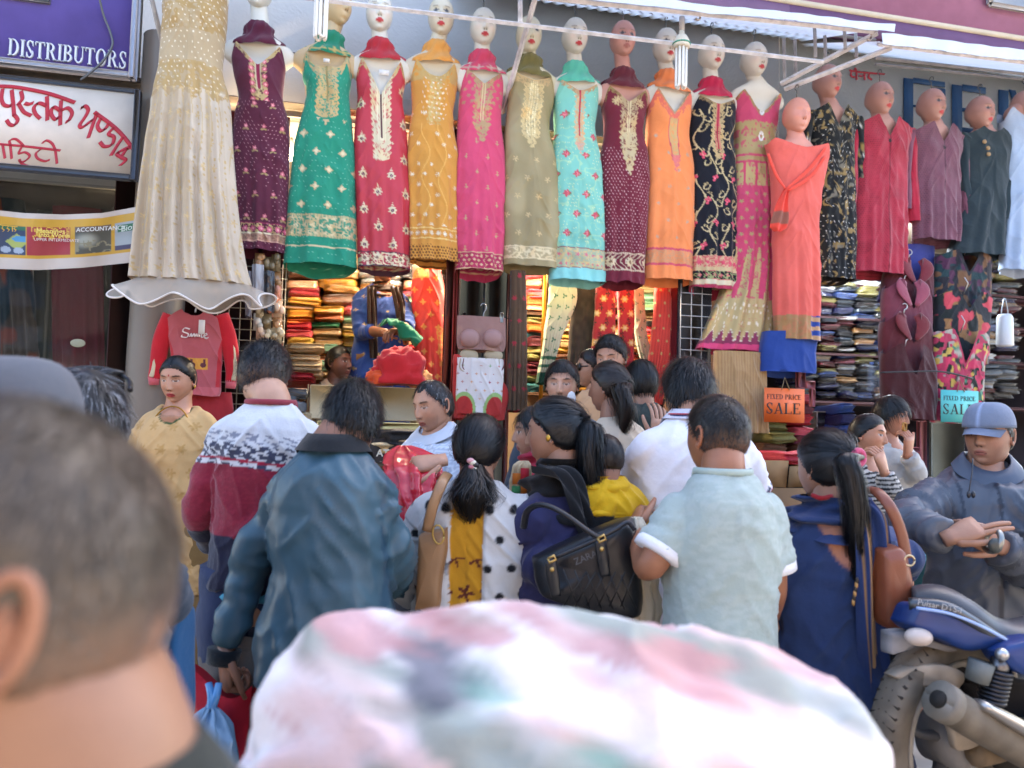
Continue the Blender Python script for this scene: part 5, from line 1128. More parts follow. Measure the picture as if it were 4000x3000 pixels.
# lamps inside
def inlamp(label, px, py, v, power, col, r=.03, size=.12, tube=False):
    c = FX(px, py, v); r0 = thing('lamp', label, 'lamp', c)
    if tube: MB().tube([c - EU * .3, c + EU * .3], .016, np.r_[np.array(col), 0], n=10).obj('tube', 'glow', r0)
    else: MB().ell(c, (r, r, r * 1.25), np.r_[np.array(col), 0], n=14, m=10).obj('bulb', 'glow', r0); MB().tube([c + UP * r, c + UP * (r + .08)], .014, S('888078'), n=8).obj('socket', 'plastic', r0)
    l = bpy.data.lights.new('lamp_light', 'POINT'); l.energy = power; l.color = col; l.shadow_soft_size = size
    lo = bpy.data.objects.new('lamp_light', l); COL.objects.link(lo); lo.parent = r0; lo.location = (-.0, -.08, -.06)
inlamp('glowing bulb beside the green kurta inside the saree shop', 1136, 606, .36, 9, (1, .82, .58)); inlamp('warm bulb high inside the saree shop behind the yellow kurta', 1700, 880, .80, 34, (1, .82, .58))
inlamp('warm bulb behind the aqua kurta lighting the hanging scarves', 2260, 920, .80, 32, (1, .82, .58)); inlamp('white tube light inside the woollens shop above dark packets', 3420, 945, 1.0, 26, (.85, .92, 1), tube=True)
# ------------------------------------------------------------------ folded garments on shelves
def packet_mesh(k, mt):
    r = np.random.default_rng(k); nu, nv = 34, 15; a = np.linspace(0, 2 * pi, nu, endpoint=False); rows = []
    ph = np.linspace(-pi / 2 + .12, pi / 2 - .12, nv)
    for p in ph:
        cp = abs(math.cos(p)) ** .24; x = .5 * cp * np.sign(np.cos(a)) * np.abs(np.cos(a)) ** .26; y = .5 * cp * np.sign(np.sin(a)) * np.abs(np.sin(a)) ** .26
        z = .5 * np.sign(math.sin(p)) * abs(math.sin(p)) ** .55 + .5
        rows.append(np.stack([x, y, np.full(nu, z)], -1))
    P = np.array(rows); q = P.reshape(-1, 3)
    n = vn(q * np.array([3, 3, 1.5]), 1, k) - .5; f = np.sin(q[:, 2] * (16 + k) + 3.5 * n + k) * .055
    q = q + np.c_[np.sign(q[:, 0]) * f * .25 + n * .05, np.sign(q[:, 1]) * (f + n * .16), n * .42 + .10 * (q[:, 0] ** 2) * (1 if k % 2 else -1)]
    c = np.tile(np.array([1, 1, 1, 0.]), (len(q), 1)); c[:, :3] *= (.92 + .16 * vn(q, 6, k))[:, None]
    if k % 3 == 0: st = (np.abs(q[:, 2] - .5) < .12); c[st, :3] = c[st, :3] * np.array([1.0, .78, .45])
    if k % 4 == 1: st = np.mod(q[:, 0] * 7 + k, 1) < .28; c[st, :3] = c[st, :3] * .55 + np.array([.35, .28, .13])
    g = MB().grid(q.reshape(P.shape), c, cu=True, caps=True); me = g.obj('proto', mt, base=(0, 0, 0)); d = me.data; bpy.data.objects.remove(me); return d
PK = {mt: [packet_mesh(k, mt) for k in range(9)] for mt in ('pack', 'wrap')}
ORD = 'bottom second third fourth fifth sixth seventh eighth ninth tenth eleventh twelfth thirteenth fourteenth fifteenth sixteenth seventeenth eighteenth nineteenth twentieth twenty-first twenty-second twenty-third twenty-fourth twenty-fifth twenty-sixth'.split()
rp = np.random.default_rng(21)
def packet(label, cat, c, size, col, mt, rz=0, group=None, tilt=0, name='folded_garment'):
    o = bpy.data.objects.new(name, PK[mt][rp.integers(9)]); COL.objects.link(o); o.location = [float(x) for x in c]; o.scale = [float(x) for x in size]
    o.rotation_euler = (tilt, rp.normal() * .03, YAW + rz); o.color = (*[float(x) for x in col[:3]], 1); return tag(o, label, cat, group)
PAL = {'red': 'b02030', 'orange': 'd06a2c', 'mustard': 'c28a2c', 'cream': 'c9ae84', 'green': '1f7a50', 'pink': 'c8505f', 'brown': '6a4430', 'black': '1c1a1e', 'peach': 'd89a72', 'mint': '8ab89a', 'navy': '1f2450', 'olive': '7f7a44', 'gold': 'b48f3c', 'tan': 'a88458', 'maroon': '5c1a28', 'grey': '7c828c', 'charcoal': '2e3238', 'blue': '2f4a86', 'white': 'c4c8cc', 'purple': '4a3070', 'teal': '2a6068', 'slate': '46525f'}
def stack(where, cat, px0, px1, py0, py1, v, depth, cols, mt, hpx, group, n0=0, jit=.02, names='folded_garment', zfix=None):
    """a pile of folded garments filling the photo window px0..px1, py0(top)..py1(bottom) at depth v"""
    ua, zb = FP(px0, py1, v); ub, _ = FP(px1, py1, v); _, zt = FP((px0 + px1) / 2, py0, v); z = zb if zfix is None else zfix; k = 0; hm = hpx / FPX * np.linalg.norm(FX((px0 + px1) / 2, py1, v) - CAM)
    while z < zt - hm * .3:
        h = hm * (.75 + .5 * rp.random()); w = (ub - ua) * (.94 + .14 * rp.random()); cn_ = cols[rp.integers(len(cols))]
        lab = f'{cn_} folded {cat}, {ORD[min(k, 25)]}{"" if k == 0 else " from bottom"} of {where}'
        packet(lab, 'folded clothes', FW((ua + ub) / 2 + rp.normal() * jit * .5, v + depth / 2 + rp.normal() * jit, z), (w, depth, h * 1.12), S(PAL[cn_]) * (.75 + .5 * rp.random()), mt, rp.normal() * .07, group, name=names, tilt=rp.normal() * .05)
        z += h; k += 1
    return z
def shelf(label, px0, px1, py, v, depth, col=S('7a5a44'), th=.022):
    ua, z = FP(px0, py, v); ub, _ = FP(px1, py, v); return tag(MB().fbox(ua, ub, v, v + depth, z - th, z - .003, col, .003).obj('shelf', 'wood'), label, 'shelf')
W1 = ['red', 'peach', 'pink', 'mustard', 'cream', 'orange', 'gold', 'cream', 'brown', 'peach', 'tan']; W2 = ['mustard', 'cream', 'peach', 'green', 'black', 'gold', 'orange', 'mint', 'olive', 'pink', 'tan']
G1 = 'folded sarees on the shop shelves'
shelf('lower plank shelf of the saree shop holding folded sarees', 1090, 1740, 1512, 1.25, .45); shelf('upper plank shelf of the saree shop behind the blue woman', 1090, 1740, 1190, 1.28, .42)
for nm, x0, x1, y0, y1, cs in (('stack beside hair accessories', 1108, 1210, 1200, 1512, W1), ('stack next to hair accessories stack', 1212, 1330, 1200, 1512, W2), ('stack behind the seated man', 1332, 1460, 1200, 1512, W2), ('stack behind the blue woman', 1462, 1580, 1200, 1512, W1), ('lower stack beside red saree', 1585, 1735, 1230, 1512, W1)):
    stack(nm, 'saree', x0, x1, y0, y1, 1.27, .36, cs, 'wrap' if rp.random() < .5 else 'pack', 32, G1)
for nm, x0, x1, cs in (('top shelf pile under green kurta', 1112, 1250, W1), ('top shelf pile under red kurta', 1255, 1400, W1), ('top shelf pile over blue woman', 1405, 1560, ['cream', 'white', 'tan', 'peach']), ('top shelf pile over red saree', 1565, 1730, W2)):
    stack(nm, 'saree', x0, x1, 985, 1188, 1.30, .36, cs, 'wrap', 32, G1)
stack('counter pile beside seated man', 'saree', 1098, 1240, 1352, 1500, .45, .34, ['red', 'cream', 'green', 'orange', 'cream', 'peach'], 'pack', 30, G1)
# second bay
shelf('plank shelf behind the hanging scarves', 2040, 2660, 1530, 1.25, .4); shelf('high plank shelf behind the hanging scarves', 2040, 2660, 1215, 1.27, .4)
for nm, x0, x1, y0, y1, cs in (('stack by gold pole', 2050, 2118, 1065, 1213, ['orange', 'peach', 'gold', 'pink']), ('lower stack by gold pole', 2050, 2122, 1225, 1528, ['red', 'navy', 'gold', 'orange', 'olive', 'maroon', 'teal', 'pink']), ('stack between scarves', 2126, 2250, 1225, 1528, W1), ('stack behind dark cloth', 2255, 2400, 1225, 1528, W2), ('stack behind white curtain', 2405, 2505, 1225, 1528, W1), ('stack beside orange cloth', 2508, 2640, 1225, 1528, W2), ('upper stack behind white curtain', 2440, 2590, 1110, 1213, ['pink', 'mint', 'red', 'cream']), ('upper stack behind dark cloth', 2250, 2435, 1080, 1213, W1)):
    stack(nm, 'saree', x0, x1, y0, y1, 1.28, .34, cs, 'pack' if rp.random() < .6 else 'wrap', 29, G1)
# woollens shop
DK = ['charcoal', 'navy', 'slate', 'maroon', 'grey', 'charcoal', 'black', 'slate', 'blue', 'white', 'olive', 'tan', 'charcoal', 'navy']; G2 = 'plastic wrapped woollens on the dark shelves'
for lab, y in (('top shelf of the woollens shop', 1090), ('second shelf of the woollens shop', 1225), ('third shelf of the woollens shop', 1370), ('lowest shelf of the woollens shop', 1560)): shelf(lab, 3100, 4300, y, 1.5, .4, S('6a4a50'))
bays = (('under the coral dress', 3112, 3193), ('beside the coral dress', 3195, 3268), ('one along from the coral dress', 3270, 3345), ('near the water bottles', 3347, 3422), ('behind the maroon jackets', 3424, 3510), ('behind floral dresses', 3820, 3900), ('behind the white lamp', 3902, 3985))
for nm, x0, x1 in bays:
    for lv, (y0, y1) in (('top shelf', (1000, 1088)), ('second shelf', (1098, 1223)), ('third shelf', (1233, 1368)), ('lowest shelf', (1380, 1558))):
        stack(f'{lv} pile {nm}', 'woollen', x0, x1, y0 + rp.integers(0, 14), y1, 1.52, .34, DK, 'wrap', 19, G2)
# ------------------------------------------------------------------ posts, doors, grids
def post(name, label, px0, px1, v, dv, z0, z1, col, cat='post', mt='wood', py=1300): return tag(MB().fbox(uAt(px0, v, py), uAt(px1, v, py), v, v + dv, z0, z1, col, .006).obj(name, mt), label, cat)
pr = post('door_post', 'dark red painted door post beside hanging underwear', 1738, 1790, .10, .10, .13, ZL - .105, S('4f1f1a')); MB().fbox(uAt(1766, .09), uAt(1782, .09), .088, .099, .14, ZL - .12, S('7d2420'), .004).obj('moulding', 'wood', pr)
dr = thing('door', 'closed dark grey double door behind the underwear hanger', 'door', FW(uAt(1880, .25), .25, .13))
for x0, x1 in ((1791, 1886), (1889, 1978)): MB().fbox(uAt(x0, .22), uAt(x1, .22), .22, .26, .13, ZL - .11, S('353c40'), .006).obj('door_leaf', 'paint', dr)
post('door_post', 'slim maroon post next to brown flowered trousers', 1979, 1996, .18, .1, .13, ZL - .105, S('4a1c1c'))
tag(MB().tube([FW(uAt(2118, .55, 1100), .55, ZP), FW(uAt(2135, .55, 1100), .55, ZL - .13)], .014, S('b07a28'), n=12).obj('pole', 'metal'), 'gold pole standing among stacks by the white and green scarf', 'pole')
def wiregrid(label, px0, px1, py0, py1, v, sp, col, r=.003):
    ua, zb = FP(px0, py1, v); ub, _ = FP(px1, py1, v); _, zt = FP((px0 + px1) / 2, py0, v); m = MB()
    for u in np.arange(ua, ub + 1e-6, sp): m.tube([FW(u, v, zb), FW(u, v, zt)], r, col, n=4)
    for z in np.arange(zb, zt + 1e-6, sp): m.tube([FW(ua, v - 2 * r, z), FW(ub, v - 2 * r, z)], r, col, n=4)
    return tag(m.obj('wire_grid', 'paint'), label, 'wire rack')
wiregrid('cream wire display grid beside the child sweatshirt', 830, 1098, 1010, 1660, .10, .062, S('a89a80'))
wiregrid('wire display grid on dark panel beside the orange cloth', 2655, 2775, 1110, 1500, .06, .075, S('a8a8a8'))
post('panel', 'dark maroon panel behind the wire grid of hair accessories', 420, 1098, .16, .03, .13, ZL - .12, S('3a1416'), 'panel', 'paint')
post('panel', 'navy cloth covered panel behind the second wire grid', 2650, 2780, .12, .03, .13, ZL - .12, S('1c2030'), 'panel', 'cloth')
# accessories in clear packets on the grid
AC = ['c98a70', 'd2a07a', 'c2b08a', 'b0855a', 'd0b090', 'b8604a', 'c9c2b0', '8a7a5a']; k = 0
for col_ in range(3):
    for row in range(9):
        px = 1012 + col_ * 34 + rp.integers(-6, 6); py = 1030 + row * 56 + rp.integers(-10, 10); c = FX(px, py, .02 + .02 * rp.random())
        m = MB(); cc = S(AC[rp.integers(8)])
        for j in range(3): m.ell(c + np.array([rp.normal() * .014, rp.normal() * .008, rp.normal() * .02]), (.018, .012, .016 + .01 * rp.random()), cc * (.8 + .5 * rp.random()), n=10, m=7)
        m.box((-.026, -.004, -.05), (.026, .0, .05), cc * .9, R=[EU, EV, UP], O=c + EV * .02)
        ob = m.obj('hair_accessory', 'polybag'); tag(ob, f'clipped hair accessory packet, {["top", "second", "third", "fourth", "fifth", "sixth", "seventh", "eighth", "lowest"][row]} in {["strip nearest the sweatshirt", "middle strip of the wire grid", "strip nearest the sarees"][col_]}', 'hair accessory', 'hair accessories clipped on the wire grid')
for i, (x0, x1, y0, y1, cc, lab) in enumerate(((985, 1030, 1035, 1200, 'a8a4a6', 'grey plastic sleeve of garments hung high on the wire grid'), (1030, 1072, 1060, 1220, '2a2428', 'black hanging sleeve beside the hair accessories'), (955, 985, 1060, 1240, '5a5054', 'dull brown hanging sleeve above the sweatshirt'))):
    hang('hanging_sleeve', lab, 'clothes', [(y0, x0, x1), (y1, x0 + 2, x1 - 2)], .0, kplain(S(cc)), mt='polybag', name='cloth', foldn=5, fold=.01, NR=30, NF=16)
# ------------------------------------------------------------------ hanging cloths
hang('scarf', 'white scarf with green sprigs and dark green fringe, gathered', 'scarf', [(1080, 2150, 2250), (1180, 2142, 2250), (1300, 2126, 2200), (1400, 2112, 2168), (1500, 2095, 2142)], .42, lambda q: (lambda p, d: p.put(flower(d[0], d[1], .018, 3, .5) * (q['h'] > .2), S('2c6a50')).put((q['h'] < .2) * (np.mod(q['h'], .055) < .022), S('1f5a40')).put(q['h'] < .075, S('125038')).c)(Paint(len(q['x']), S('b9b59a')), lat(q['x'], q['h'], .06, .075)), name='cloth', foldn=22, fold=.014, NR=140, NF=90)
hang('scarf', 'dark brown mottled cloth hanging beside the white scarf', 'scarf', [(1110, 2240, 2330), (1300, 2225, 2322), (1510, 2212, 2310)], .48, lambda q: Paint(len(q['x']), S('2e2620')).put(.6 * vn(np.c_[q['x'] * 40, q['h'] * 30], 1, 3), S('4f4030')).c, name='cloth', foldn=14, fold=.016)
def redflor(q):
    p = Paint(len(q['x']), S('a8202a')); dx, dz = lat(q['x'], q['h'], .085, .10, .02, .03); p.put(flower(dx, dz, .027, 6, .2), S('c99a48')); p.put(np.hypot(dx, dz) < .012, S('d8b888')); p.put(flower(dx - .03, dz - .035, .02, 4, .5), S('2c3424')); p.put(flower(dx + .02, dz + .04, .015, 5, .4), S('5a2020')); return p.c
hang('trousers', 'red floral trouser leg nearer the white scarf', 'clothes', [(1120, 2330, 2400), (1300, 2318, 2400), (1470, 2300, 2392)], .40, redflor, name='cloth', foldn=8, fold=.01, NR=120, NF=60); hang('trousers', 'red floral trouser leg over the peach shirted man', 'clothes', [(1120, 2412, 2475), (1300, 2418, 2474), (1470, 2425, 2472)], .42, redflor, name='cloth', foldn=8, fold=.01, NR=120, NF=60)
hang('scarf', 'white curtain scarf with green sprigs pulled aside, by the red trousers', 'scarf', [(1130, 2468, 2512), (1280, 2478, 2522), (1370, 2494, 2536), (1420, 2510, 2545)], .50, lambda q: (lambda p, d: p.put(flower(d[0], d[1], .014, 3, .5), S('3a7058')).c)(Paint(len(q['x']), S('b0ac94')), lat(q['x'], q['h'], .05, .06)), name='cloth', foldn=12, fold=.012, NR=90, NF=50)
hang('scarf', 'crinkled orange red scarf with gold buttons', 'scarf', [(1100, 2562, 2616), (1250, 2552, 2618), (1400, 2535, 2610), (1490, 2520, 2592), (1580, 2535, 2580)], .22, lambda q: (lambda p, d: p.put(np.hypot(d[0], d[1]) < .008, S('b08a48'), .7).c)(Paint(len(q['x']), S('c8301e')).put(.5 * (np.sin(q['x'] * 330 + 5 * vn(np.c_[q['x'] * 10, q['h'] * 6], 1, 2)) > .3), S('a82418')), lat(q['x'], q['h'], .06, .085)), name='cloth', foldn=26, fold=.014, NR=120, NF=90)
hang('scarf', 'deep red cloth hanging behind the orange scarf', 'scarf', [(1110, 2612, 2668), (1500, 2600, 2660)], .26, kplain(S('8c1c24')), name='cloth', foldn=10, fold=.014)
hang('trousers', 'brown crinkled trousers with red flowers, by the dark door', 'clothes', [(1060, 1996, 2052), (1300, 1990, 2056), (1608, 1982, 2058)], .04, lambda q: (lambda p, d: p.put(flower(d[0], d[1], .016, 6, .2), S('9a2030')).c)(Paint(len(q['x']), S('4c3826')).put(.5 * (np.sin(q['x'] * 200) > .2), S('5f4730')), lat(q['x'], q['h'], .06, .14)), name='cloth', foldn=16, fold=.012, NR=120, NF=60)
hang('skirt', 'tan ribbed knit skirt hanging beside the orange sale card', 'skirt', [(1375, 2790, 2984), (1500, 2786, 2990), (1690, 2780, 2998)], -.04, lambda q: Paint(len(q['x']), S('a58254')).put(.5 * (np.sin(q['x'] * 330) > .25), S('86663e')).c, mt='knit', name='cloth', foldn=14, fold=.014, NR=60, NF=110, depth=.06)
# red saree on a stand
rs, _ = hang('saree', 'red saree with gold paisley draped on a headless display form', 'saree', [(1040, 1622, 1715), (1130, 1606, 1738), (1250, 1612, 1742), (1380, 1618, 1742), (1520, 1600, 1745)], .75, lambda q: (lambda p, d: p.put(flower(d[0], d[1], .021, 4, .25), S('c98f3c'), .5).put((q['x'] > .02 + (.5 - q['h']) * -.12) * (q['x'] > .055 - .1 * (q['h'] - .2)) * (.35 + .65 * scroll(q['x'], q['h'], 60, 3, .2)) * (q['h'] < .42), S('c08238'), .5).put((q['n'] < .10) * (.4 + .6 * scroll(q['x'], q['h'], 60, 5, .2)) * (q['x'] < 0), S('c08238'), .5).c)(Paint(len(q['x']), S('c22a26')), lat(q['x'], q['h'], .10, .085)), mt='silk', name='drape', depth=.09, foldn=9, fold=.012, NR=150, NF=80)
a = np.linspace(0, 2 * pi, 20, endpoint=False); uu, zz = FP(1668, 1040, .75); MB().grid(np.array([FW(uu + r * np.cos(a), .75 + r * .8 * np.sin(a), np.full(20, zz + dz)) for dz, r in ((-.1, .10), (0, .10), (.03, .06), (.12, .05))]), S('c9a090'), cu=True, caps=True).obj('neck', 'mannequin', rs)
# woollens shop hangings
def coat(label, rows, v, col, collar, group=None, mt='knit', vn_=.22):
    r0, d = hang('coat', label, 'coat', rows, v, col, mt=mt, name='cloth', neck=vn_, vneck=1, strap=.45, arm=.07, depth=.07, foldn=9, fold=.012, NR=90, NF=60, group=group)
    u, z = d['uc'], d['zt']; MB().tube([FW(u, v + .02, z - .03), FW(u, v, z + .03)] + [FW(u + .02 * math.sin(b), v, z + .05 - .02 * math.cos(b)) for b in np.linspace(.2, 4, 8)], .004, S('b8b8b8'), n=6).obj('hanger_hook', 'metal', r0)
    MB().tube([FW(u - d['hw'] * .5, v + .03, z - .04), FW(u, v + .03, z - .005), FW(u + d['hw'] * .5, v + .03, z - .04)], .012, S('24282c'), n=8).obj('hanger', 'plastic', r0)
    if collar is not None:
        for sg in (-1, 1): MB().tube([FW(u + sg * .055, v - .05, z - .01), FW(u + sg * .085, v - .075, z - .08), FW(u + sg * .02, v - .085, z - .19)], [.032, .05, .014], collar, n=10, samples=10, flat=.2, up=tuple(EV)).obj('lapel', mt, r0)
hang('skirt', 'violet blue cloth behind the hanging maroon coats', 'clothes', [(960, 3530, 3650), (1060, 3470, 3640), (1180, 3430, 3620)], .18, kplain(S('37408a')), name='cloth', foldn=9, fold=.012)
GC = 'coats nested on hangers in the woollens shop'
coat('maroon coat hanging highest of the nested coats', [(1012, 3505, 3600), (1100, 3450, 3640), (1400, 3455, 3630)], .12, kplain(S('5a1e28')), S('6a2630'), GC); coat('dusty rose coat with wide lapels, second of the nested coats', [(1095, 3470, 3600), (1180, 3448, 3632), (1420, 3452, 3628)], .04, kplain(S('6e3040')), S('8a4454'), GC)
coat('brick maroon coat, third of the nested coats', [(1225, 3462, 3605), (1310, 3440, 3640), (1520, 3445, 3635)], -.04, kplain(S('551a22')), S('66242a'), GC); coat('fluffy dark maroon coat hanging lowest, nearest the counter', [(1345, 3455, 3625), (1440, 3440, 3652), (1640, 3455, 3648)], -.12, kplain(S('401318'), .5), None, GC)
def floral(base, cols, sc=.05, seed=0):
    def f(q):
        p = Paint(len(q['x']), base)
        for i, c_ in enumerate(cols): p.put(sm(vn(np.c_[q['x'], q['h'] * .9] + i * .7, 1 / sc * (1 + .2 * i), seed + i), .60, .64), c_)
        nk = q['n'] - q['top']; p.put((nk < .035) * q['front'] * (np.abs(q['xi']) < .5), cols[-1]); return p.c
    return f
def frock(label, rows, v, fn, nk):
    r0, d = hang('frock', label, 'dress', rows, v, fn, name='cloth', neck=nk, vneck=1, strap=.42, arm=.05, depth=.06, foldn=8, fold=.010, NR=110, NF=80, group='floral frocks nested on hangers')
    MB().tube([FW(d['uc'], v, d['zt'] - .02), FW(d['uc'] + .02, v - .02, d['zt'] + .06), FW(d['uc'] - .01, v - .02, d['zt'] + .10)], .004, S('b8b8b8'), n=6).obj('hanger_hook', 'metal', r0)
frock('dark teal frock with brown flowers, highest of the nested frocks', [(985, 3662, 3870), (1080, 3650, 3866), (1300, 3640, 3860)], .10, floral(S('16343a'), [S('6a4a30'), S('4a2440'), S('202028')], .055, 1), .16); frock('dark frock with large red flowers, second of the nested frocks', [(1140, 3650, 3875), (1230, 3655, 3862), (1420, 3650, 3860)], .02, floral(S('1c2424'), [S('8a6238'), S('b83a48'), S('20242a')], .07, 5), .13); frock('white yellow and pink floral frock with pink V neck, lowest of the nested frocks', [(1290, 3638, 3862), (1380, 3645, 3852), (1480, 3648, 3835), (1650, 3640, 3840)], -.08, floral(S('9a968a'), [S('3f7a62'), S('1c2420'), S('b89a3c'), S('b8284f'), S('a02a4a')], .05, 9), .24)
# sale cards
def card(label, x0, y0, x1, y1, v, col, txt=S('18181c'), off=0):
    ua, zb = FP(x0, y1, v); ub, zt = FP(x1, y0, v); r0 = thing('sale_card', label, 'sale card', FW((ua + ub) / 2, v, zb)); cd_ = MB().fbox(ua, ub, v, v + .004, zb, zt, col).obj('card', 'banner', r0); w_, h_ = ub - ua, zt - zb
    m = MB(); serif(m, 'FIXED PRICE', FW(ua + .06 * w_, v - .0015, zb + .68 * h_), EU, UP, .14 * h_, .86 * w_, EV * .001, txt); serif(m, 'SALE', FW(ua + .04 * w_, v - .0015, zb + .25 * h_), EU, UP, .32 * h_, .88 * w_, EV * .001, txt); m.obj('lettering', 'paint', cd_)
    MB().tube([FW(ua + .42 * w_, v - .002, zt - .01), FW(ua + .5 * w_, v, zt + .07), FW(ua + .62 * w_, v - .002, zt - .01)], .003, S('8a7a5a'), n=6).obj('string', 'cloth', r0)
card('orange sale card with black serif letters hung by the blue underskirt', 2985, 1520, 3143, 1648, -.18, S('d9642a')); card('turquoise sale card with black serif letters hung below the floral frocks', 3676, 1528, 3822, 1648, -.22, S('58b8b4'))
# water bottles hung on a cord
for i, (x, lab) in enumerate(((3405, 'clear water bottle hung beside the maroon coats, nearer the sale card'), (3438, 'clear water bottle hung close against the maroon coats'))):
    u, z0 = FP(x, 1530, -.02); zt_ = FP(x, 1415, -.02)[1]; a = np.linspace(0, 2 * pi, 16, endpoint=False); rg = [FW(u + r * np.cos(a), -.02 + r * np.sin(a), np.full(16, z0 + (zt_ - z0) * t)) for t, r in ((0, .024), (.05, .028), (.35, .026), (.4, .029), (.75, .028), (.88, .018), (.93, .012))]
    r0 = thing('bottle', lab, 'bottle', FW(u, -.02, z0)); MB().grid(np.array(rg), S('9fb4cc'), cu=True, caps=True).obj('flask', 'glass', r0); MB().tube([FW(u, -.02, z0 + (zt_ - z0) * .92), FW(u, -.02, zt_)], .014, S('5a78b8'), n=10).obj('cap', 'plastic', r0)
# child sweatshirt on hanger
def smile(q):
    p = Paint(len(q['x']), S('b23a44')); 
    return p.c
sw = thing('sweatshirt', 'child sweatshirt in dusty pink and red, printed Smile, on a hanger', 'sweatshirt', FX(752, 1560, -.12)); v = -.12
def swc(q):
    p = Paint(len(q['x']), S('a84c52')); sd = np.abs(q['xi']) > np.interp(q['h'], [0, .25, .45], [.80, .86, 1.2]); p.put(sd * (q['h'] > .05), S('b01a26')); p.put(q['h'] < .05, S('b9565c')); 
    x, h = q['x'], q['h']; p.put((np.abs(x - .012) < .052) * (np.abs(h - .175) < .031) * q['front'], S('c98a1c'))
    for cx in (-.014, .040): p.put(((np.hypot((x - cx) / .015, (h - .168) / .014) < 1) | ((np.abs(x - cx + (.006 if cx < 0 else -.006)) < .006) & (h > .168) & (h < .200))) * q['front'], S('5c2c34'))
    return p.c
swd = dress(sw, [(1215, 660, 860), (1260, 652, 872), (1400, 668, 868), (1520, 672, 862), (1548, 680, 852)], v, swc, mt='knit', neck=.03, vneck=3, strap=.42, arm=.06, depth=.05, NR=150, NF=130, NB=14, name='body', bust=0, foldn=6, fold=.008, backhem=.0)
for sg, pts in ((-1, [(672, 1232), (632, 1330), (612, 1440), (600, 1478)]), (1, [(858, 1232), (892, 1330), (908, 1440), (902, 1492)])):
    slo = MB().tube([FX(x, y, v) for x, y in pts], [.05, .047, .038, .03], S('b01a26'), n=16, samples=18, flat=.6, up=tuple(EV)).obj('sleeve', 'knit', sw); MB().tube([FX(pts[-1][0] + 1, pts[-1][1] - 6, v), FX(pts[-1][0] - sg * 2, pts[-1][1] + 26, v)], [.031, .026], S('b9565c'), n=14, flat=.6, up=tuple(EV)).obj('cuff', 'knit', slo)
    MB().tube([FX(x + sg * 10, y - 6, v - .02) for x, y in pts[:4]], .012, S('c0b090'), n=6, samples=14, flat=.3, up=tuple(EV)).obj('stripe', 'knit', slo)
m = MB(); ts = lambda q_: FX(q_[0] / 2.212, 750 + q_[1] / 2.212, v - .066)
for st in ([(1640, 1185), (1595, 1175), (1580, 1205), (1625, 1225), (1615, 1255), (1570, 1250), (1572, 1235)], [(1640, 1250), (1650, 1222), (1660, 1250), (1675, 1222), (1685, 1250), (1697, 1224), (1705, 1250)], [(1718, 1228), (1722, 1252)], [(1738, 1250), (1752, 1185), (1742, 1180), (1740, 1250), (1758, 1252)], [(1758, 1246), (1785, 1236), (1778, 1222), (1762, 1240), (1775, 1265), (1800, 1258)], [(1760, 1250), (1790, 1268)]): nib(m, st, ts, 13, EV * .002, S('ddd0cc'))
m.obj('lettering', 'cloth', swd['o']); MB().box((-.016, -.001, -.038), (.016, .001, .038), S('d5d0cc'), R=[EU, EV, UP], O=FX(788, 1277, v - .072)).obj('price_tag', 'card', swd['o'])
MB().tube([FX(763, 1222, v), FX(766, 1206, v), FX(775, 1200, v), FX(778, 1192, v)], .005, S('a8a8a8'), n=6, samples=10).obj('hanger_hook', 'metal', sw)
hang('trousers', 'red child trousers hanging under the sweatshirt', 'clothes', [(1530, 700, 905), (1620, 700, 912), (1800, 690, 915)], -.07, kplain(S('98161f')), mt='knit', name='cloth', foldn=7, fold=.016)
# underwear hanger and baby vest
hb = thing('underwear', 'dusty rose bras clipped on a bar hanger before the grey door', 'underwear', FX(1880, 1420, .02)); v = .02
MB().tube([FX(1788, 1234, v), FX(1984, 1243, v)], .004, S('3a3a3c'), n=6).obj('hanger_bar', 'metal', hb); MB().tube([FX(1888, 1240, v), FX(1890, 1222, v), FX(1900, 1205, v), FX(1896, 1190, v), FX(1885, 1186, v), FX(1876, 1196, v)], .0035, S('8a8a8c'), n=6, samples=16).obj('hanger_hook', 'metal', hb)
for x, cc in ((1810, '4a4a4e'), (1956, 'b8b8b0')): MB().fbox(uAt(x - 7, v), uAt(x + 7, v), v - .022, v + .01, FP(x, 1262, v)[1], FP(x, 1222, v)[1], S(cc), .003).obj('clip', 'metal', hb)
r0, d = hang('x', '', '', [(1238, 1786, 1974), (1290, 1784, 1976), (1345, 1784, 1974), (1372, 1792, 1966)], v, lambda q: Paint(len(q['x']), S('8f6a62')).put(.5 * sm(vn(np.c_[q['x'] * 14, q['h'] * 14], 1, 4), .5, .7), S('a98068')).c, parent=hb, name='band', depth=.03, NR=40, NF=60, fold=.004, foldn=4)
for x in (1835, 1925): MB().ell(FX(x, 1322, v - .03), (.062, .035, .058), S('94706a'), R=[EU, EV, UP], n=24, m=16).obj('cup', 'silk', hb)
for x in (1832, 1928): MB().ell(FX(x, 1388, v + .0), (.058, .025, .042), S('a89a80'), R=[EU, EV, UP], n=24, m=14).obj('lace_cup', 'cloth', hb)
for x, cc in ((1812, '5a1c22'), (1935, '5a1c22'), (1800, 'a89a88'), (1915, 'a89a80')): MB().tube([FX(x, 1400, v - .03), FX(x - 4, 1435, v - .03), FX(x + 18, 1452, v - .03), FX(x + 34, 1428, v - .03), FX(x + 34, 1402, v - .03)], .004, S(cc), n=6, samples=16).obj('strap', 'cloth', hb)
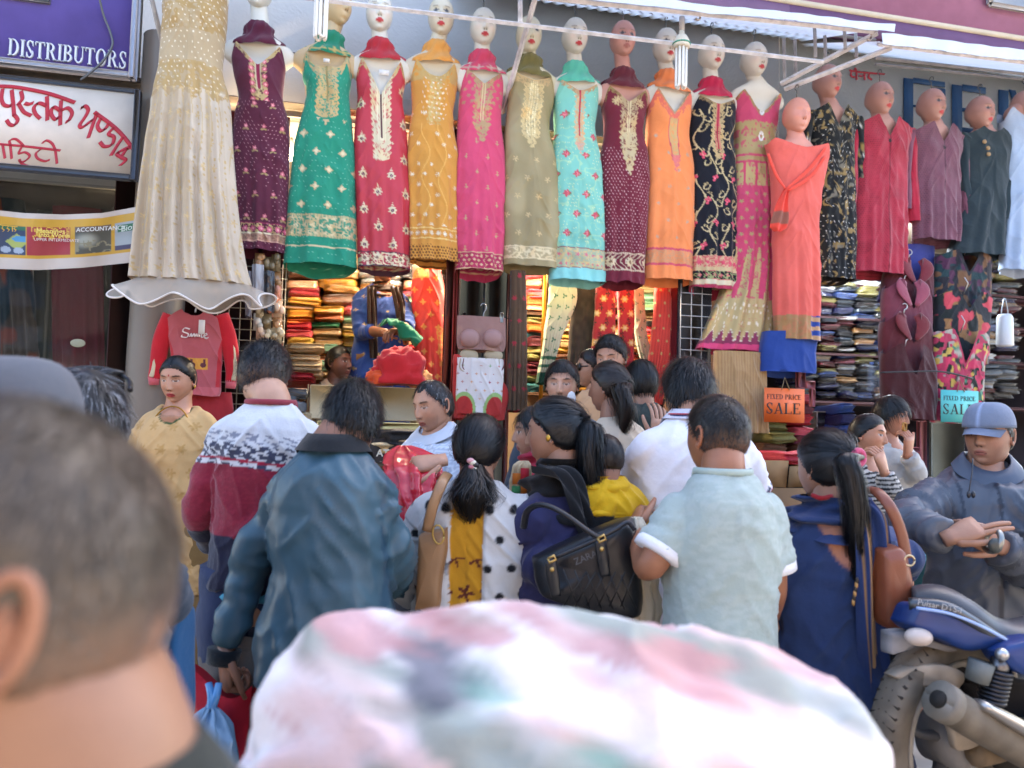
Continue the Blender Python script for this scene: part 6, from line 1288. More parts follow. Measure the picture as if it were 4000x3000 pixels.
def babyc(q):
    p = Paint(len(q['x']), S('c9c4c2')); x, h = q['x'], q['h']; dx, dz = lat(x, h, .055, .05); j = vn(np.c_[np.round(x / .055) + np.round(h / .05) * 3, np.round(h / .05)], 7, 3)
    for lo, c_ in ((.0, 'b0482c'), (.3, '6a9a4a'), (.5, 'c0803a'), (.75, '9a3a48')): p.put(flower(dx, dz, .009, 4, .4) * (j > lo) * (j < lo + .25), S(c_))
    for hw_, c_ in ((.0, None),): pass
    e = .42 + .02 * np.sin(h * 9); hole = np.hypot((np.abs(x) - .095) / .055, (h - .03) / .085); p.put((hole > 1) * (hole < 1.3), S('8aa860')); p.put(hole < 1.0, S('a8201c'))
    return p.c
bv = thing('baby_vest', 'white printed baby bodysuit with green edging over a red garment', 'baby clothes', FX(1868, 1620, .0))
dress(bv, [(1400, 1786, 1968), (1500, 1782, 1964), (1560, 1780, 1960), (1622, 1785, 1950)], .01, babyc, neck=.0, arm=0, depth=.03, bust=0, NR=110, NF=110, NB=10, name='bodysuit', fold=.005, foldn=5, backhem=0)
hang('garment', 'red garment hanging behind the baby bodysuit', 'clothes', [(1385, 1772, 1800), (1500, 1768, 1975), (1640, 1772, 1968)], .04, kplain(S('a8221c')), name='cloth', NR=40, NF=30)
# ------------------------------------------------------------------ counters
ct = thing('counter', 'beige plywood display counter before the seated shopkeeper', 'counter', FW(uAt(1420, -.02), .0, .13)); ua, ub = uAt(1210, -.05, 1560), uAt(1660, -.05, 1560)
zc1, zc0 = FP(1400, 1508, -.05)[1], FP(1400, 1640, -.05)[1]
MB().fbox(ua, ub, -.05, .10, zc0, zc1, S('cdb48c'), .004).obj('front_board', 'wood', ct); MB().fbox(ua + .05, ub + .1, -.22, -.052, zc0 - .05, zc0 - .01, S('ead08a'), .004).obj('ledge', 'wood', ct); MB().fbox(ua + .02, ub + .05, -.16, .1, .13, zc0 - .052, S('c2ac86'), .004).obj('base', 'wood', ct)
MB().fbox(uAt(1210, -.056) + .0, uAt(1212, -.056) + .004, -.056, -.051, zc0, zc1, S('6a5638')).obj('joint', 'wood', ct)
us, zs = FP(1075, 1525, -.02); sh2 = thing('side_cabinet', 'open wooden side cabinet packed with plastic wrapped goods', 'cabinet', FW(uAt(1140, .0), .0, .13))
for (x0, x1, y0, y1) in ((1078, 1210, 1514, 1536), (1195, 1210, 1536, 1640), (1078, 1210, 1640, 1652)): MB().fbox(uAt(x0, -.03, 1560), uAt(x1, -.03, 1560) - .003, -.04, .25, FP(1140, y1, -.03)[1], FP(1140, y0, -.03)[1] - .002, S('9a6a50'), .004).obj('plank', 'wood', sh2)
for i, (x, y, cc, sz) in enumerate(((1120, 1570, 'charcoal', .12), (1150, 1610, 'grey', .14), (1100, 1636, 'cream', .16), (1165, 1560, 'black', .12), (1170, 1650, 'cream', .15))): packet(f'{cc} plastic wrapped bundle in side cabinet, {["upper inner", "middle", "lower inner", "upper outer", "lower outer"][i]} one', 'bundle', FX(x, y, -.02), (sz, .16, .06), S(PAL[cc]), 'wrap', rp.normal() * .2, name='wrapped_bundle')
# heap on the counter top
for i, (x, y, cc, sx, sz, lab) in enumerate(((1560, 1502, 'b01e22', .30, .20, 'big crumpled heap of red cloth on the counter'), (1480, 1505, 'c84a1e', .16, .09, 'orange crumpled cloth on the counter beside red heap'), (1640, 1508, 'd08a50', .14, .09, 'peach cloth lying on the counter near the door post'), (1530, 1500, '8a7030', .22, .10, 'olive cloth with gold trim on the counter behind the heap'))):
    c = FX(x, y, .02 + .06 * i); g = MB(); g.ell((0, 0, 0), (1, 1, 1), S(cc), n=40, m=26); V = g.V[0]; V[:, 2] = np.maximum(V[:, 2], -.35) + .35
    dsp = (np.abs(vn(V, 2.2, i) - .5) * -2.2 + .5) * .35 + (np.abs(vn(V, 5, i + 3) - .5) * -2 + .5) * .12; V = V * (1 + dsp)[:, None]; V = V * np.array([sx / 2, .13, sz / 1.35])
    tag(MB().add(c + V @ np.array([EU, EV, UP]), g.F, g.C[0]).obj('cloth_heap', 'cloth'), lab, 'cloth')

# knitwear laid out in front of the counter, one piece lettered
for i, (x, y, cc, w_, lab) in enumerate(((1490, 1790, 'cream', .24, 'cream knit lying on front table under the counter ledge'), (1600, 1775, 'tan', .20, 'tan folded knit on front table nearest the shopkeeper'), (1560, 1740, 'black', .20, 'black folded knit behind the lettered shirt'), (1330, 1770, 'cream', .26, 'cream folded knit on front table behind the blue jacket'), (1230, 1760, 'grey', .22, 'grey folded knit on front table near the sweater man'))): packet(lab, 'folded clothes', FX(x, y, -.42), (w_, .26, .09), S(PAL[cc]), 'pack', .15 * i)
ft = thing('front_table', 'low display table before the plywood counter', 'table', FW(uAt(1400, -.4, 1800), -.42, .13)); zf_ = FP(1450, 1792, -.42)[1]
MB().fbox(uAt(1150, -.5, 1800), uAt(1700, -.5, 1800), -.58, -.24, zf_ - .03, zf_ - .002, S('8a7458'), .004).obj('table_top', 'wood', ft)
for x in (1165, 1685):
    for v in (-.56, -.27): MB().fbox(uAt(x, -.5, 1800) - .015, uAt(x, -.5, 1800) + .015, v - .015, v + .015, .13, zf_ - .032, S('6a5640')).obj('leg', 'wood', ft)
_t = thing('lettered_shirt', 'dark brown shirt with cream lettering draped on the front table', 'shirt', FX(1470, 1800, -.6)); packet('x', 'x', (0, 0, 0), (1, 1, 1), S('000000'), 'pack') if False else None
P = np.array([[FX(1440 + 130 * s_ + 10 * t, 1700 + 95 * t + 14 * math.sin(s_ * 5), -.50 - .10 * t - .015 * math.sin(s_ * 7 + t * 3)) for s_ in np.linspace(0, 1, 20)] for t in np.linspace(0, 1, 14)]); MB().grid(P, S('2a201c')).obj('cloth', 'cloth', _t)
m = MB(); text(m, 'ATI', FX(1470, 1782, -.625), EU, UP, .05, S('cfc4b0'), bold=.02); m.obj('lettering', 'paint', _t)

_l = thing('hanging_lamp', 'white translucent emergency lamp hung before the dark packets near the picture edge', 'lamp', FX(3925, 1352, .05)); a = np.linspace(0, 2 * pi, 24, endpoint=False); uu, z0 = FP(3925, 1352, .05); z1 = FP(3925, 1228, .05)[1]
MB().grid(np.array([FW(uu + r * np.cos(a), .05 + r * np.sin(a), np.full(24, z0 + (z1 - z0) * t)) for t, r in ((0, .052), (.04, .056), (.9, .052), (1, .04))]), S('c2c8cc'), cu=True, caps=True).obj('body', 'lampglass', _l)
MB().tube([FW(uu - .03, .05, z1), FW(uu - .02, .05, z1 + .06), FW(uu, .05, z1 + .12), FW(uu + .02, .05, z1 + .06), FW(uu + .03, .05, z1)], .004, S('9aa0a4'), n=6, samples=16).obj('handle', 'metal', _l)
tag(MB().tube([FX(3440, 1455, -.25), FX(3560, 1452, -.26), FX(3680, 1452, -.26), FX(3800, 1478, -.25)], .006, S('15161a'), n=6, samples=20).obj('cord', 'plastic'), 'black cord strung across the maroon coats and floral frock', 'cord')
# ------------------------------------------------------------------ people
BLK, DKB = S('0b0a0b'), S('1a120e')
SK1, SK2, SK3, SK4 = S('a07862'), S('8a6350'), S('b68d76'), S('6f4a3a')
def cowl(p, col, zt=.06, zb=-.07, r0=.066, r1=.15, ry=.8, name='scarf', mt='cloth', seed=0, back=.04, front=.02, amp=1.0):
    a = np.linspace(0, 2 * pi, 72, endpoint=False); rows = []
    for k in range(18):
        t = k / 17; wv = 1 + amp * (.07 * np.sin(a * 4 + t * 8 + seed) + .04 * np.sin(a * 9 + seed * 2 + t * 6)); rr = (r0 + (r1 - r0) * t + .016 * np.sin(t * 13 + seed) + .012 * np.sin(t * 22 + a * 2)) * wv
        z = zt + (zb - zt) * t - t * (back * np.maximum(0, -np.sin(a)) + front * np.maximum(0, np.sin(a)))
        rows.append(np.stack([rr * np.cos(a), -.008 + rr * ry * np.sin(a), z], -1))
    P = np.array(rows); return MB().grid(p['LV'](P.reshape(-1, 3)).reshape(P.shape), col, cu=True).obj(name, mt, p['root'])
def drape(p, pts, wd, col, name='shawl_end', mt='cloth', fold=.012, n=40, colf=None, up=None, side=None):
    """hanging strip of cloth along world points, folded across its width"""
    G = spl(np.array(pts), n); T_ = np.gradient(G, axis=0); A = np.array(side) if side is not None else p['R'][0]; w_ = np.linspace(-1, 1, 28); wd = np.interp(np.linspace(0, 1, n), np.linspace(0, 1, len(np.atleast_1d(wd))), np.atleast_1d(wd))
    Nn = np.cross(T_, A); Nn /= np.linalg.norm(Nn, axis=1, keepdims=True) + 1e-9
    if up is not None: Nn *= up
    P = G[:, None] + (w_[None] * wd[:, None] / 2)[..., None] * A + (fold * (np.sin(w_ * 7 + np.linspace(0, 3, n)[:, None]) + .5 * np.sin(w_ * 13 - np.linspace(0, 5, n)[:, None])))[..., None] * Nn[:, None]
    C = col if colf is None else colf(np.broadcast_to(w_, P.shape[:2]).ravel(), np.repeat(np.linspace(0, 1, n), 28), wd)
    return MB().grid(P, C if colf is None else C.reshape(n, 28, 4)).obj(name, mt, p['root'])
dn = (0, 0, -1.0)
# --- man in white, maroon and navy sweater
def sweater(P, arm, s_):
    z = P[:, 2] + .012 * np.sin(P[:, 0] * 9); p = Paint(len(P), S('c2c6cc')); sp = vn(P * np.array([1, 1, 2.2]), 95, 3)
    sp = vn(np.c_[P[:, 0] * 85 + P[:, 2] * 110, P[:, 1] * 60, P[:, 2] * 190], 1, 3); p.put((z < -.09) * (sp > .58), S('7a8090')); p.put((z < -.125) * (sp > .46), S('3c4054')); p.put((z < -.172) * (z > -.19) * (np.mod(P[:, 0] * 18 + z * 8, 1) < .5), S('c8c8cc')); p.put((z < -.17) * (z > -.178), S('9a2038'))
    p.put(z < -.192, S('7d1c30')); p.put((z < -.192) * .4 * (sp > .6), S('92283c')); p.put(z < -.405, S('1a1a30')); return p.c
p5 = person('man seen from behind in white, maroon and navy sweater, by the child sweatshirt', (1034, 1468), 2.5, 2, head=(2, 20, 0), skin=SK3, gap=.132, ngap=.035, lean=(-.045, .045), broad=.88, hairk=dict(kind='short', th=.017, n=2600, ln=.020, wild=.9, col=S('0d0f13'), fade=.3), top=dict(col=sweater, mat='knit', hem=-.56, name='sweater', fold=.008, arm=.055, vox=.0055), collar=(.012, S('8a3440'), 1),
    arms=dict(l=((-.205, .0, -.34), (-.18, .16, -.50)), r=((.26, .02, -.31), (.2, .2, -.45))), hands=dict(l=dict(dir=(-.1, .8, -.3), dors=(-1, 0, .3)), r=dict(dir=(0, .8, 0), dors=(1, 0, .3))), legs=dict(col=S('24304f'), z=-.50, w=1.05))
# grey canvas apron round his waist
L = p5['L']; a = np.linspace(pi * .95, pi * 2.1, 40); P = []
for k in range(30):
    t = k / 29; P.append([L(((.165 + .03 * t + .006 * math.sin(t * 20)) * math.cos(q), -.01 + (.130 + .03 * t + .008 * math.sin(q * 9 + t * 4)) * math.sin(q), -.63 - .36 * t - .06 * math.cos(q + 1.2))) for q in a])
MB().grid(np.array(P), S('5a534f')).obj('apron', 'cloth', p5['root']); MB().tube([L((.150 * math.cos(q), -.01 + .118 * math.sin(q), -.575)) for q in np.linspace(pi, 2 * pi, 24)], .015, S('4f9ab4'), n=8).obj('waistband', 'cloth', p5['root'])
# --- man in blue nylon jacket
EL, WR = W(982, 2170, 2.2), W(880, 2560, 2.17)
def jk(P, arm, s_):
    p = Paint(len(P), S('385462')); p.put((np.abs(np.abs(P[:, 0]) - .165) < .004) * ~arm * (P[:, 2] < -.05), S('2a4658')); p.put(arm * (s_ > .60), S('16242e')); p.put(arm * (np.abs(s_ - .585) < .006), S('5d8296')); return p.c
p6 = person('man seen from behind in shiny blue nylon jacket carrying bags', (1380, 1632), 2.2, -6, head=(8, 18, 0), skin=SK2, gap=.122, ngap=.035, lean=(-.03, -.035), broad=.80, hairk=dict(kind='short', th=.011, n=4200, ln=.034, wild=.34, col=S('0f1013'), grey=0), top=dict(col=jk, mat='nylon', hem=-.62, name='jacket', afold=1.7, fold=.011, ease=.036, arm=.056, flare=.05, vfold=1.15, cuff=.72, vox=.0095), collar=(.046, S('14181d'), 1.0),
    arms=dict(l=(EL, WR), r=(W(1540, 2180, 2.2), W(1540, 2310, 2.42))), hands=dict(l=dict(dir=(.02, .15, -1), dors=(-.8, -.5, 0), curl=(70, 80, 50), thumb=(15, 40), side=-1, s=1.05)), legs=dict(col=S('1c2026'), z=-.6))
MB().tube([W(878, 2535, 2.17), W(866, 2592, 2.165)], [.047, .043], S('10171d'), n=18).obj('cuff', 'knit', p6['top'])
# --- shopkeeper in checked shirt
def check(P, arm, s_):
    p = Paint(len(P), S('c3c9d2')); g = (np.mod(P[:, 0] * 70, 1) < .35) | (np.mod(P[:, 2] * 70, 1) < .35); p.put(g * .55, S('7f8ca4')); return p.c
HB = W(1712, 1800, 2.74)
p7 = person('shopkeeper in pale checked shirt holding the red bag, looking down', (1690, 1586), 3.3, 140, head=(138, 14, 4), skin=S('b3866c'), gap=.215, ngap=.12, res=(120, 90), face=dict(lips=S('8a4a40'), beard=.22, lid=.6, jaw=.62), hairk=dict(kind='recede', th=.008, n=1500, ln=.018, wild=.3, col=S('17171a'), grey=.06), top=dict(col=check, hem=-.62, fold=.008, sleeve='half', vox=.010), collar=(.035, S('b4bac4'), 2.2),
    arms=dict(r=((.20, .06, -.34), HB), l=((-.19, .05, -.36), (-.05, .2, -.52))), hands=dict(r=dict(dir=(-.8, -.25, -.15), dors=(.1, -.6, .8), curl=(60, 75, 40), side=-1)), legs=dict(col=S('2a2c34')))
# --- woman with polka-dot shawl
def dots(P, arm, s_):
    x, z = P[:, 0], P[:, 2]; p = Paint(len(P), S('bdbdbc')); u = np.where(arm, np.arctan2(P[:, 1], np.abs(x) - .2) * .06, x)
    dx, dz = lat(u, z, .068, .088, .03, .02); p.put(sm(.0165 - np.hypot(dx, dz), 0, .006), S('0e0f14'))
    gx, gz = lat(u, z, .30, .34, .12, .07); p.put(.75 * flower(gx, gz, .055, 4, .3, .4), S('7f8084'))
    mid = (np.abs(x + .005) < .052) & (P[:, 1] < 0) & ~arm; p.put(mid, S('b5821c')); p.put(mid * (z < -.22) * flower(*lat(x, z, .07, .11, .03), .03, 5, .45), S('5c2a1c')); return p.c
def shawl(V, P, N_, arm, s_, L, R): return V + N_ * ((.016 * sm(np.abs(P[:, 0] + .005), .048, .062) * (~arm) + .012 * arm)[:, None])
R8 = rotm(-10, 8); H8 = W(1872, 1752, 2.45)
p8 = person('woman from behind in white polka dot shawl with low black ponytail', None, 2.45, -8, H=H8, s=.94, head=(-14, 12, 0), skin=SK1, gap=.205, face=dict(fem=1), hairk=dict(kind='back', th=.016, n=3000, ln=.13, wild=.06, wd=.0028, tie=(-.012, -.098, -.055), col=S('0d0c0e'), tail=([H8 + np.array([-.012, -.10, -.05]), W(1850, 1890, 2.33), W(1842, 1965, 2.32), W(1838, 2055, 2.33)], [.028, .056, .064, .020], 1000)),
    top=dict(col=dots, hem=-.80, fold=.010, ease=.024, vox=.0056, name='shawl', shape=shawl, arm=.064, flare=.03), arms=dict(l=((-.24, .02, -.33), (-.16, .22, -.40)), r=((.23, .04, -.33), (.15, .22, -.42))), legs=dict(col=S('a67a20')))
m = MB()
for k in range(5): m.ell(W(1838 + k * 9 % 22, 1800 + k * 8, 2.31), (.012, .008, .009), [S('b98a90'), S('c9c4b0'), S('1a1a1c'), S('a86a74'), S('c9c4b0')][k], n=10, m=6)
m.obj('hair_clip', 'plastic', p8['hair'])
# --- woman in navy with black scarf
H9 = W(2166, 1690, 2.5)
def navy9(P, arm, s_): p = Paint(len(P), S('27284c')); p.put((P[:, 1] > .085) * ~arm, S('7a1448')); p.put((P[:, 2] < -.42) * ~arm * (P[:, 1] > 0), S('8c1850')); return p.c
p9 = person('woman in navy coat with black scarf and long ponytail, face turned aside', None, 2.5, 52, H=H9, s=1.0, head=(72, 8, 0), skin=SK1, gap=.235, res=(110, 84), face=dict(fem=1, lips=S('8c463e'), lid=.55), hairk=dict(kind='back', th=.016, n=3200, ln=.14, wild=.05, wd=.0028, tie=(0, -.112, .035), col=S('0c0f13'), tail=([H9 + np.array([.085, -.02, .03]), W(2305, 1690, 2.44), W(2305, 1800, 2.42), W(2318, 1930, 2.42), W(2312, 2060, 2.46)], [.020, .038, .04, .034, .012], 800)),
    top=dict(col=navy9, hem=-.72, fold=.011, ease=.026, name='coat', arm=.068), arms=dict(l=(W(2030, 2140, 2.42), W(2150, 2240, 2.25)), r=((.25, .08, -.33), (.16, .25, -.38))), legs=dict(col=S('7a1448')))
cowl(p9, S('101216'), zt=.075, zb=-.09, r0=.072, r1=.165, ry=.85, seed=2)
drape(p9, [W(2110, 1830, 2.38), W(2215, 1850, 2.34), W(2270, 1950, 2.33), W(2310, 2080, 2.34)], [.10, .12, .11, .10], S('15171b'), name='scarf_end', up=-1)
MB().ell(W(2141, 1712, 2.39), (.008, .006, .011), S('b08a3c'), n=10, m=6).obj('earring', 'metal', p9['root'])
# --- boy with bowl haircut
p10 = person('boy with bowl haircut looking down, grey shirt', (2195, 1500), 3.35, 165, s=.92, head=(170, 8, 0), skin=SK3, res=(110, 84), gap=.2, face=dict(lips=S('8a5048'), lid=.72), hairk=dict(kind='short', line=-.004, th=.014, n=1600, ln=.035, wild=.10, col=S('0c0b0b')), top=dict(col=S('4c5560'), fold=.008), legs=dict())
MB().ell(W(2232, 1560, 3.24), (.02, .006, .035), S('c4c8cc'), n=10, m=6).obj('neck_strap', 'cloth', p10['root'])
# --- girl with ponytail in cream top
H13 = W(2378, 1512, 3.25)
p13 = person('girl in cream top with long dark ponytail, turned away', None, 3.25, 35, H=H13, s=.95, head=(58, 6, 0), skin=SK2, gap=.22, face=dict(fem=1, lips=S('7a4038')), hairk=dict(kind='back', th=.014, n=1500, ln=.10, wild=.10, wd=.003, tie=(0, -.10, .01), col=DKB, tail=([H13 + np.array([.07, -.06, .0]), W(2425, 1545, 3.15), W(2440, 1620, 3.12), W(2425, 1700, 3.12)], [.025, .05, .045, .015], 350)), top=dict(col=S('b9a893'), fold=.009, hem=-.7, ease=.035, sleeve='half'), legs=dict())
# --- others inside the shop front
p12 = person('man in peach shirt looking down, before the red floral trousers', (2386, 1398), 4.0, 160, head=(152, 16, 0), skin=S('b98a72'), gap=.21, res=(110, 84), face=dict(lips=S('96584c'), lid=.75, beard=.15), hairk=dict(kind='short', th=.020, n=1300, ln=.035, wild=.5, col=S('120f0f'), fade=.5), top=dict(col=S('c2946c'), fold=.008, sleeve='long'), arms=dict(l=((-.26, .05, -.3), (-.15, .25, -.30))), legs=dict())
p11 = person('woman in black sunglasses and dark jacket near the white scarf', (2308, 1440), 4.25, 95, s=.93, head=(98, 4, 0), skin=SK1, face=dict(fem=1, lips=S('8c4a42')), hairk=dict(kind='back', th=.014, n=800, ln=.09, wild=.12, wd=.003, tie=(0, -.1, -.02), col=DKB), top=dict(col=S('23282c'), fold=.008), legs=dict())
m = MB()
for sg in (-1, 1): m.ell(p11['H'] + np.array([sg * .032, .086, .010]) @ p11['RH'] * .865, (.026, .010, .022), S('0a0a0b'), R=p11['RH'], n=14, m=8)
m.tube([p11['H'] + np.array(q) @ p11['RH'] * .865 for q in ((-.07, .0, .012), (-.06, .07, .014), (0, .1, .014), (.06, .07, .014), (.07, 0, .012))], .004, S('0a0a0b'), n=6, samples=20); m.obj('sunglasses', 'plastic', p11['root'])
p24 = person('person in dark green jacket standing in shadow behind the peach shirt', (2502, 1490), 3.95, 20, s=.95, skin=SK2, hairk=dict(kind='down', th=.018, n=900, ln=.08, wild=.15, line=-.02, wd=.003, col=BLK), top=dict(col=S('232c2a'), fold=.010), legs=dict())
# --- man in white polo
def polo(P, arm, s_): p = Paint(len(P), S('e2e0e6')); p.put(arm * (np.abs(s_ - .182) < .005), S('1f2a4c')); p.put(arm * (np.abs(s_ - .198) < .005), S('a83a4c')); return p.c
p14 = person('man seen from behind in white polo shirt, hand near his face', (2686, 1534), 2.62, 8, head=(14, 12, 0), skin=SK1, gap=.165, lean=(-.03, .0), broad=.98, hairk=dict(kind='short', th=.018, n=2600, ln=.035, wild=.5, col=S('101114'), line=-.004), top=dict(col=polo, sleeve='half', fold=.007, hem=-.66, ease=.03, arm=.064), collar=(.032, S('c9c6d0'), .8), arms=dict(l=(W(2470, 1980, 2.75), W(2572, 1712, 3.0)), r=((.27, .06, -.32), (.2, .28, -.3))), hands=dict(l=dict(dir=(.05, .1, 1), dors=(.3, -.9, .1), curl=(15, 20, 15), side=-1, s=.85)), legs=dict(col=S('1f222a')))
for dz, c_ in ((.010, 'a83a4c'), (.004, '26305c')): MB().tube([p14['L']((.0925 * math.cos(q), -.006 + .0925 * math.sin(q), dz)) for q in np.linspace(pi * 1.05, pi * 1.95, 20)], .0028, S(c_), n=6).obj('collar_stripe', 'cloth', p14['top'])
# --- young man in light grey tee
def tee(P, arm, s_):
    p = Paint(len(P), S('98a6a1')); mz = vn(P * np.array([14, 14, 70]), 3, 2); p.put(.3 * (mz > .55), S('adb9b8')); return p.c
p15 = person('young man seen from behind in pale grey tee with white sleeve bands', (2800, 1702), 2.12, 4, head=(27, 4, 0), skin=S('94644a'), gap=.158, lean=(-.02, .0), broad=.77, ngap=.055, face=dict(jaw=.85, lips=S('8a5044')), hairk=dict(kind='short', th=.009, n=4200, ln=.014, wild=.45, col=S('14110f'), fade=.55, wd=.0018), top=dict(col=tee, sleeve='half', fold=.006, ease=.024, hem=-.72, arm=.058, vox=.0095, band=S('dcdce0')), collar=(.016, S('9fb0aa'), 1.2),
    arms=dict(l=(W(2535, 2215, 2.02), W(2485, 2060, 2.3)), r=(W(3018, 2290, 2.08), W(2995, 2440, 2.2))), hands=dict(l=dict(dir=(.1, .9, .3), dors=(-.8, 0, .5), curl=(45, 50, 30)), r=dict(dir=(-.3, .8, -.3), dors=(1, .2, .2), curl=(40, 50, 30))), legs=dict(col=S('2a2e38')))
# --- woman in navy kurta with brown shoulder bag
H16 = W(3228, 1826, 2.3)
def navy16(P, arm, s_):
    p = Paint(len(P), S('1d2f56')); sc = sm(1 - np.hypot(P[:, 0] / .085, (P[:, 2] + .02) / .135), 0, .08) * (P[:, 1] < -.02) * ~arm; p.put(sc, S('9a6a50')); p.put(.25 * vn(P * np.array([20, 20, 4]), 3, 3), S('2c4470')); return p.c
p16 = person('woman from behind in navy kurta and stole with long ponytail', None, 2.3, 6, H=H16, s=1.0, head=(22, 10, 0), skin=SK1, gap=.205, face=dict(fem=1), broad=1.05, hairk=dict(kind='back', th=.013, n=3400, ln=.13, wild=.06, wd=.0028, tie=(-.008, -.108, .028), col=S('0d0e12'), tail=([H16 + np.array([.05, -.10, .035]), W(3302, 1800, 2.14), W(3330, 1900, 2.12), W(3345, 2060, 2.11), W(3350, 2200, 2.13), W(3335, 2300, 2.15)], [.016, .030, .030, .028, .024, .008], 800)),
    top=dict(col=navy16, hem=-1.15, sleeve='three', fold=.012, ease=.024, flare=.07, name='kurta', vox=.0085, arm=.060), arms=dict(l=(W(3090, 2280, 2.28), W(2990, 2480, 2.25)), r=(W(3525, 2180, 2.32), W(3480, 2260, 2.6))), hands=dict(l=dict(dir=(-.1, .2, -1), dors=(-1, -.2, 0), curl=(30, 40, 20)), r=dict(dir=(0, .8, 0), dors=(1, 0, 0))), legs=dict(col=S('1a2746')))
MB().tube([H16 + np.array([.05, -.10, .035]) + .019 * (math.cos(q) * np.array([.9, .4, 0]) + math.sin(q) * np.array([0, 0, 1])) for q in np.linspace(0, 2 * pi, 16)], .011, S('b8486c'), n=8).obj('hair_tie', 'knit', p16['hair'])
cowl(p16, S('22355f'), zt=.045, zb=-.05, r0=.080, r1=.155, ry=.85, seed=1, back=.03, amp=1.2)
def stole(w_, t, wd):
    p = Paint(len(w_), S('203360')); p.put((w_ > -.42) * (w_ < -.10), S('a8875c'), .4); p.put((np.abs(w_ + .62) < .05) | (np.abs(w_ - .85) < .04), S('8f7048')); return p.c
drape(p16, [W(3345, 1955, 2.12), W(3400, 2030, 2.10), W(3420, 2200, 2.10), W(3435, 2450, 2.11), W(3455, 2740, 2.14)], [.10, .105, .105, .12, .13], None, colf=stole, name='stole_end', fold=.010, up=-1)
MB().tube([W(3172, 1934, 2.21), W(3208, 1946, 2.19), W(3250, 1938, 2.20)], .007, S('8a1a24'), n=8, samples=10).obj('necklace_cord', 'cloth', p16['root'])
MB().tube([W(2975, 2442, 2.25), W(2985, 2462, 2.22), W(3030, 2458, 2.21), W(3048, 2440, 2.25)], .009, S('1a1a1c'), n=8, samples=10).obj('wristwatch', 'leather', p16['root'])
m = MB()
for k in range(6): m.ell(W(3348 - k * 3, 2268 + k * 17, 2.09), (.005, .005, .010), S('a8824c') if k % 2 else S('2a2420'), n=8, m=6)
m.obj('tassel', 'plastic', p16['root'])
# --- man in grey jacket and cap
def jk19(P, arm, s_): p = Paint(len(P), S('4d545f')); p.put((np.abs(P[:, 0] - .01) < .006) * (P[:, 1] > 0) * ~arm, S('262c38')); p.put((np.abs(np.abs(P[:, 0]) - .125) < .005) * (P[:, 1] > 0) * ~arm * (P[:, 2] > -.3), S('2c3340')); return p.c
cH = W(3792, 2080, 2.33)
p19 = person('man in grey zipped jacket and blue cap, hands clasped, by the motorcycle', (3862, 1700), 2.78, 168, head=(128, 2, 0), skin=SK1, gap=.215, ngap=.112, broad=.96, res=(120, 90), face=dict(lips=S('8a544a'), lid=.5, beard=.12, jaw=.7), hairk=dict(kind='short', th=.007, n=1200, ln=.012, wild=.3, col=S('1a1a1c'), grey=.15), top=dict(col=jk19, mat='nylon', hem=-.72, afold=1.3, fold=.014, ease=.045, arm=.066, name='jacket', cuff=.8), collar=(.045, S('454f60'), 1.6, 'nylon'),
    arms=dict(r=(W(3548, 2040, 2.55), W(3718, 2095, 2.36)), l=(W(4040, 2230, 2.6), W(3900, 2130, 2.38))), hands=dict(r=dict(dir=(.92, -.1, .42), dors=(-.25, -.6, .75), curl=((5, 8, 45, 60), (8, 10, 50, 60), (5, 8, 30, 30)), thumb=(25, 10), side=1, s=.98), l=dict(dir=(-.85, -.12, .35), dors=(.1, -.95, .25), curl=(28, 35, 20), thumb=(30, 10), side=-1, s=.98)), legs=dict(col=S('23282e')))
RH = p19['RH']; m = MB(); d, Pq = head_grid(60, 40); up_ = Pq[..., 2] > .028
a = np.linspace(0, 2 * pi, 48, endpoint=False); rg = []
for k in range(12):
    t = k / 11; z = .030 + .098 * math.sin(t * pi / 2); r = math.cos(t * pi / 2) ** .6; rg.append(np.stack([.088 * r * np.sin(a), -.004 + .108 * r * np.cos(a), np.full(48, z) + .004 * np.cos(a * 6) * (t > .1) * 0], -1))
Pc = np.array(rg); cc = np.tile(S('6b778c'), (12 * 48, 1)); aa = np.tile(a, 12); cc[np.mod(aa * 6 / (2 * pi), 1) < .03] = S('8a9ab8')
capo = MB().grid((Pc.reshape(-1, 3) * .94 @ RH).reshape(Pc.shape) + p19['H'], cc.reshape(12, 48, 4), cu=True, caps=True).obj('cap', 'cloth', p19['root'])
w_ = np.linspace(-1, 1, 24); rg = []
for k in range(7): t = k / 6; rg.append(np.stack([.074 * w_ * (1 - .12 * t), .085 + .085 * t * np.sqrt(np.clip(1 - (w_ * .92) ** 2, 0, 1)) - .05 * (w_ ** 2), .036 - .028 * t - .014 * w_ ** 2], -1))
Pv = np.array(rg); MB().grid((Pv.reshape(-1, 3) * .94 @ RH).reshape(Pv.shape) + p19['H'], S('606c82')).obj('visor', 'cloth', capo)
m = MB(); MB().tube([W(3878, 2112, 2.33) + .034 * (math.cos(q) * np.array([.3, .2, .9]) + math.sin(q) * np.array([.1, -1, .1])) for q in np.linspace(0, 2 * pi, 20)], .010, S('8a8c88'), n=8).obj('watch_strap', 'metal', p19['root']); MB().ell(W(3888, 2132, 2.30), (.022, .012, .024), S('3a3f3c'), n=16, m=8).obj('watch_face', 'plastic', p19['root'])
for x in (3784, 3802): MB().ell(W(x, 1932, 2.53), (.007, .006, .012), S('20242c'), n=10, m=6).obj('earphone', 'plastic', p19['root'])
MB().tube([W(3800, 1790, 2.55), W(3796, 1850, 2.53), W(3784, 1925, 2.53)], .002, S('2a2e36'), n=5, samples=10).obj('earphone_cord', 'plastic', p19['root'])
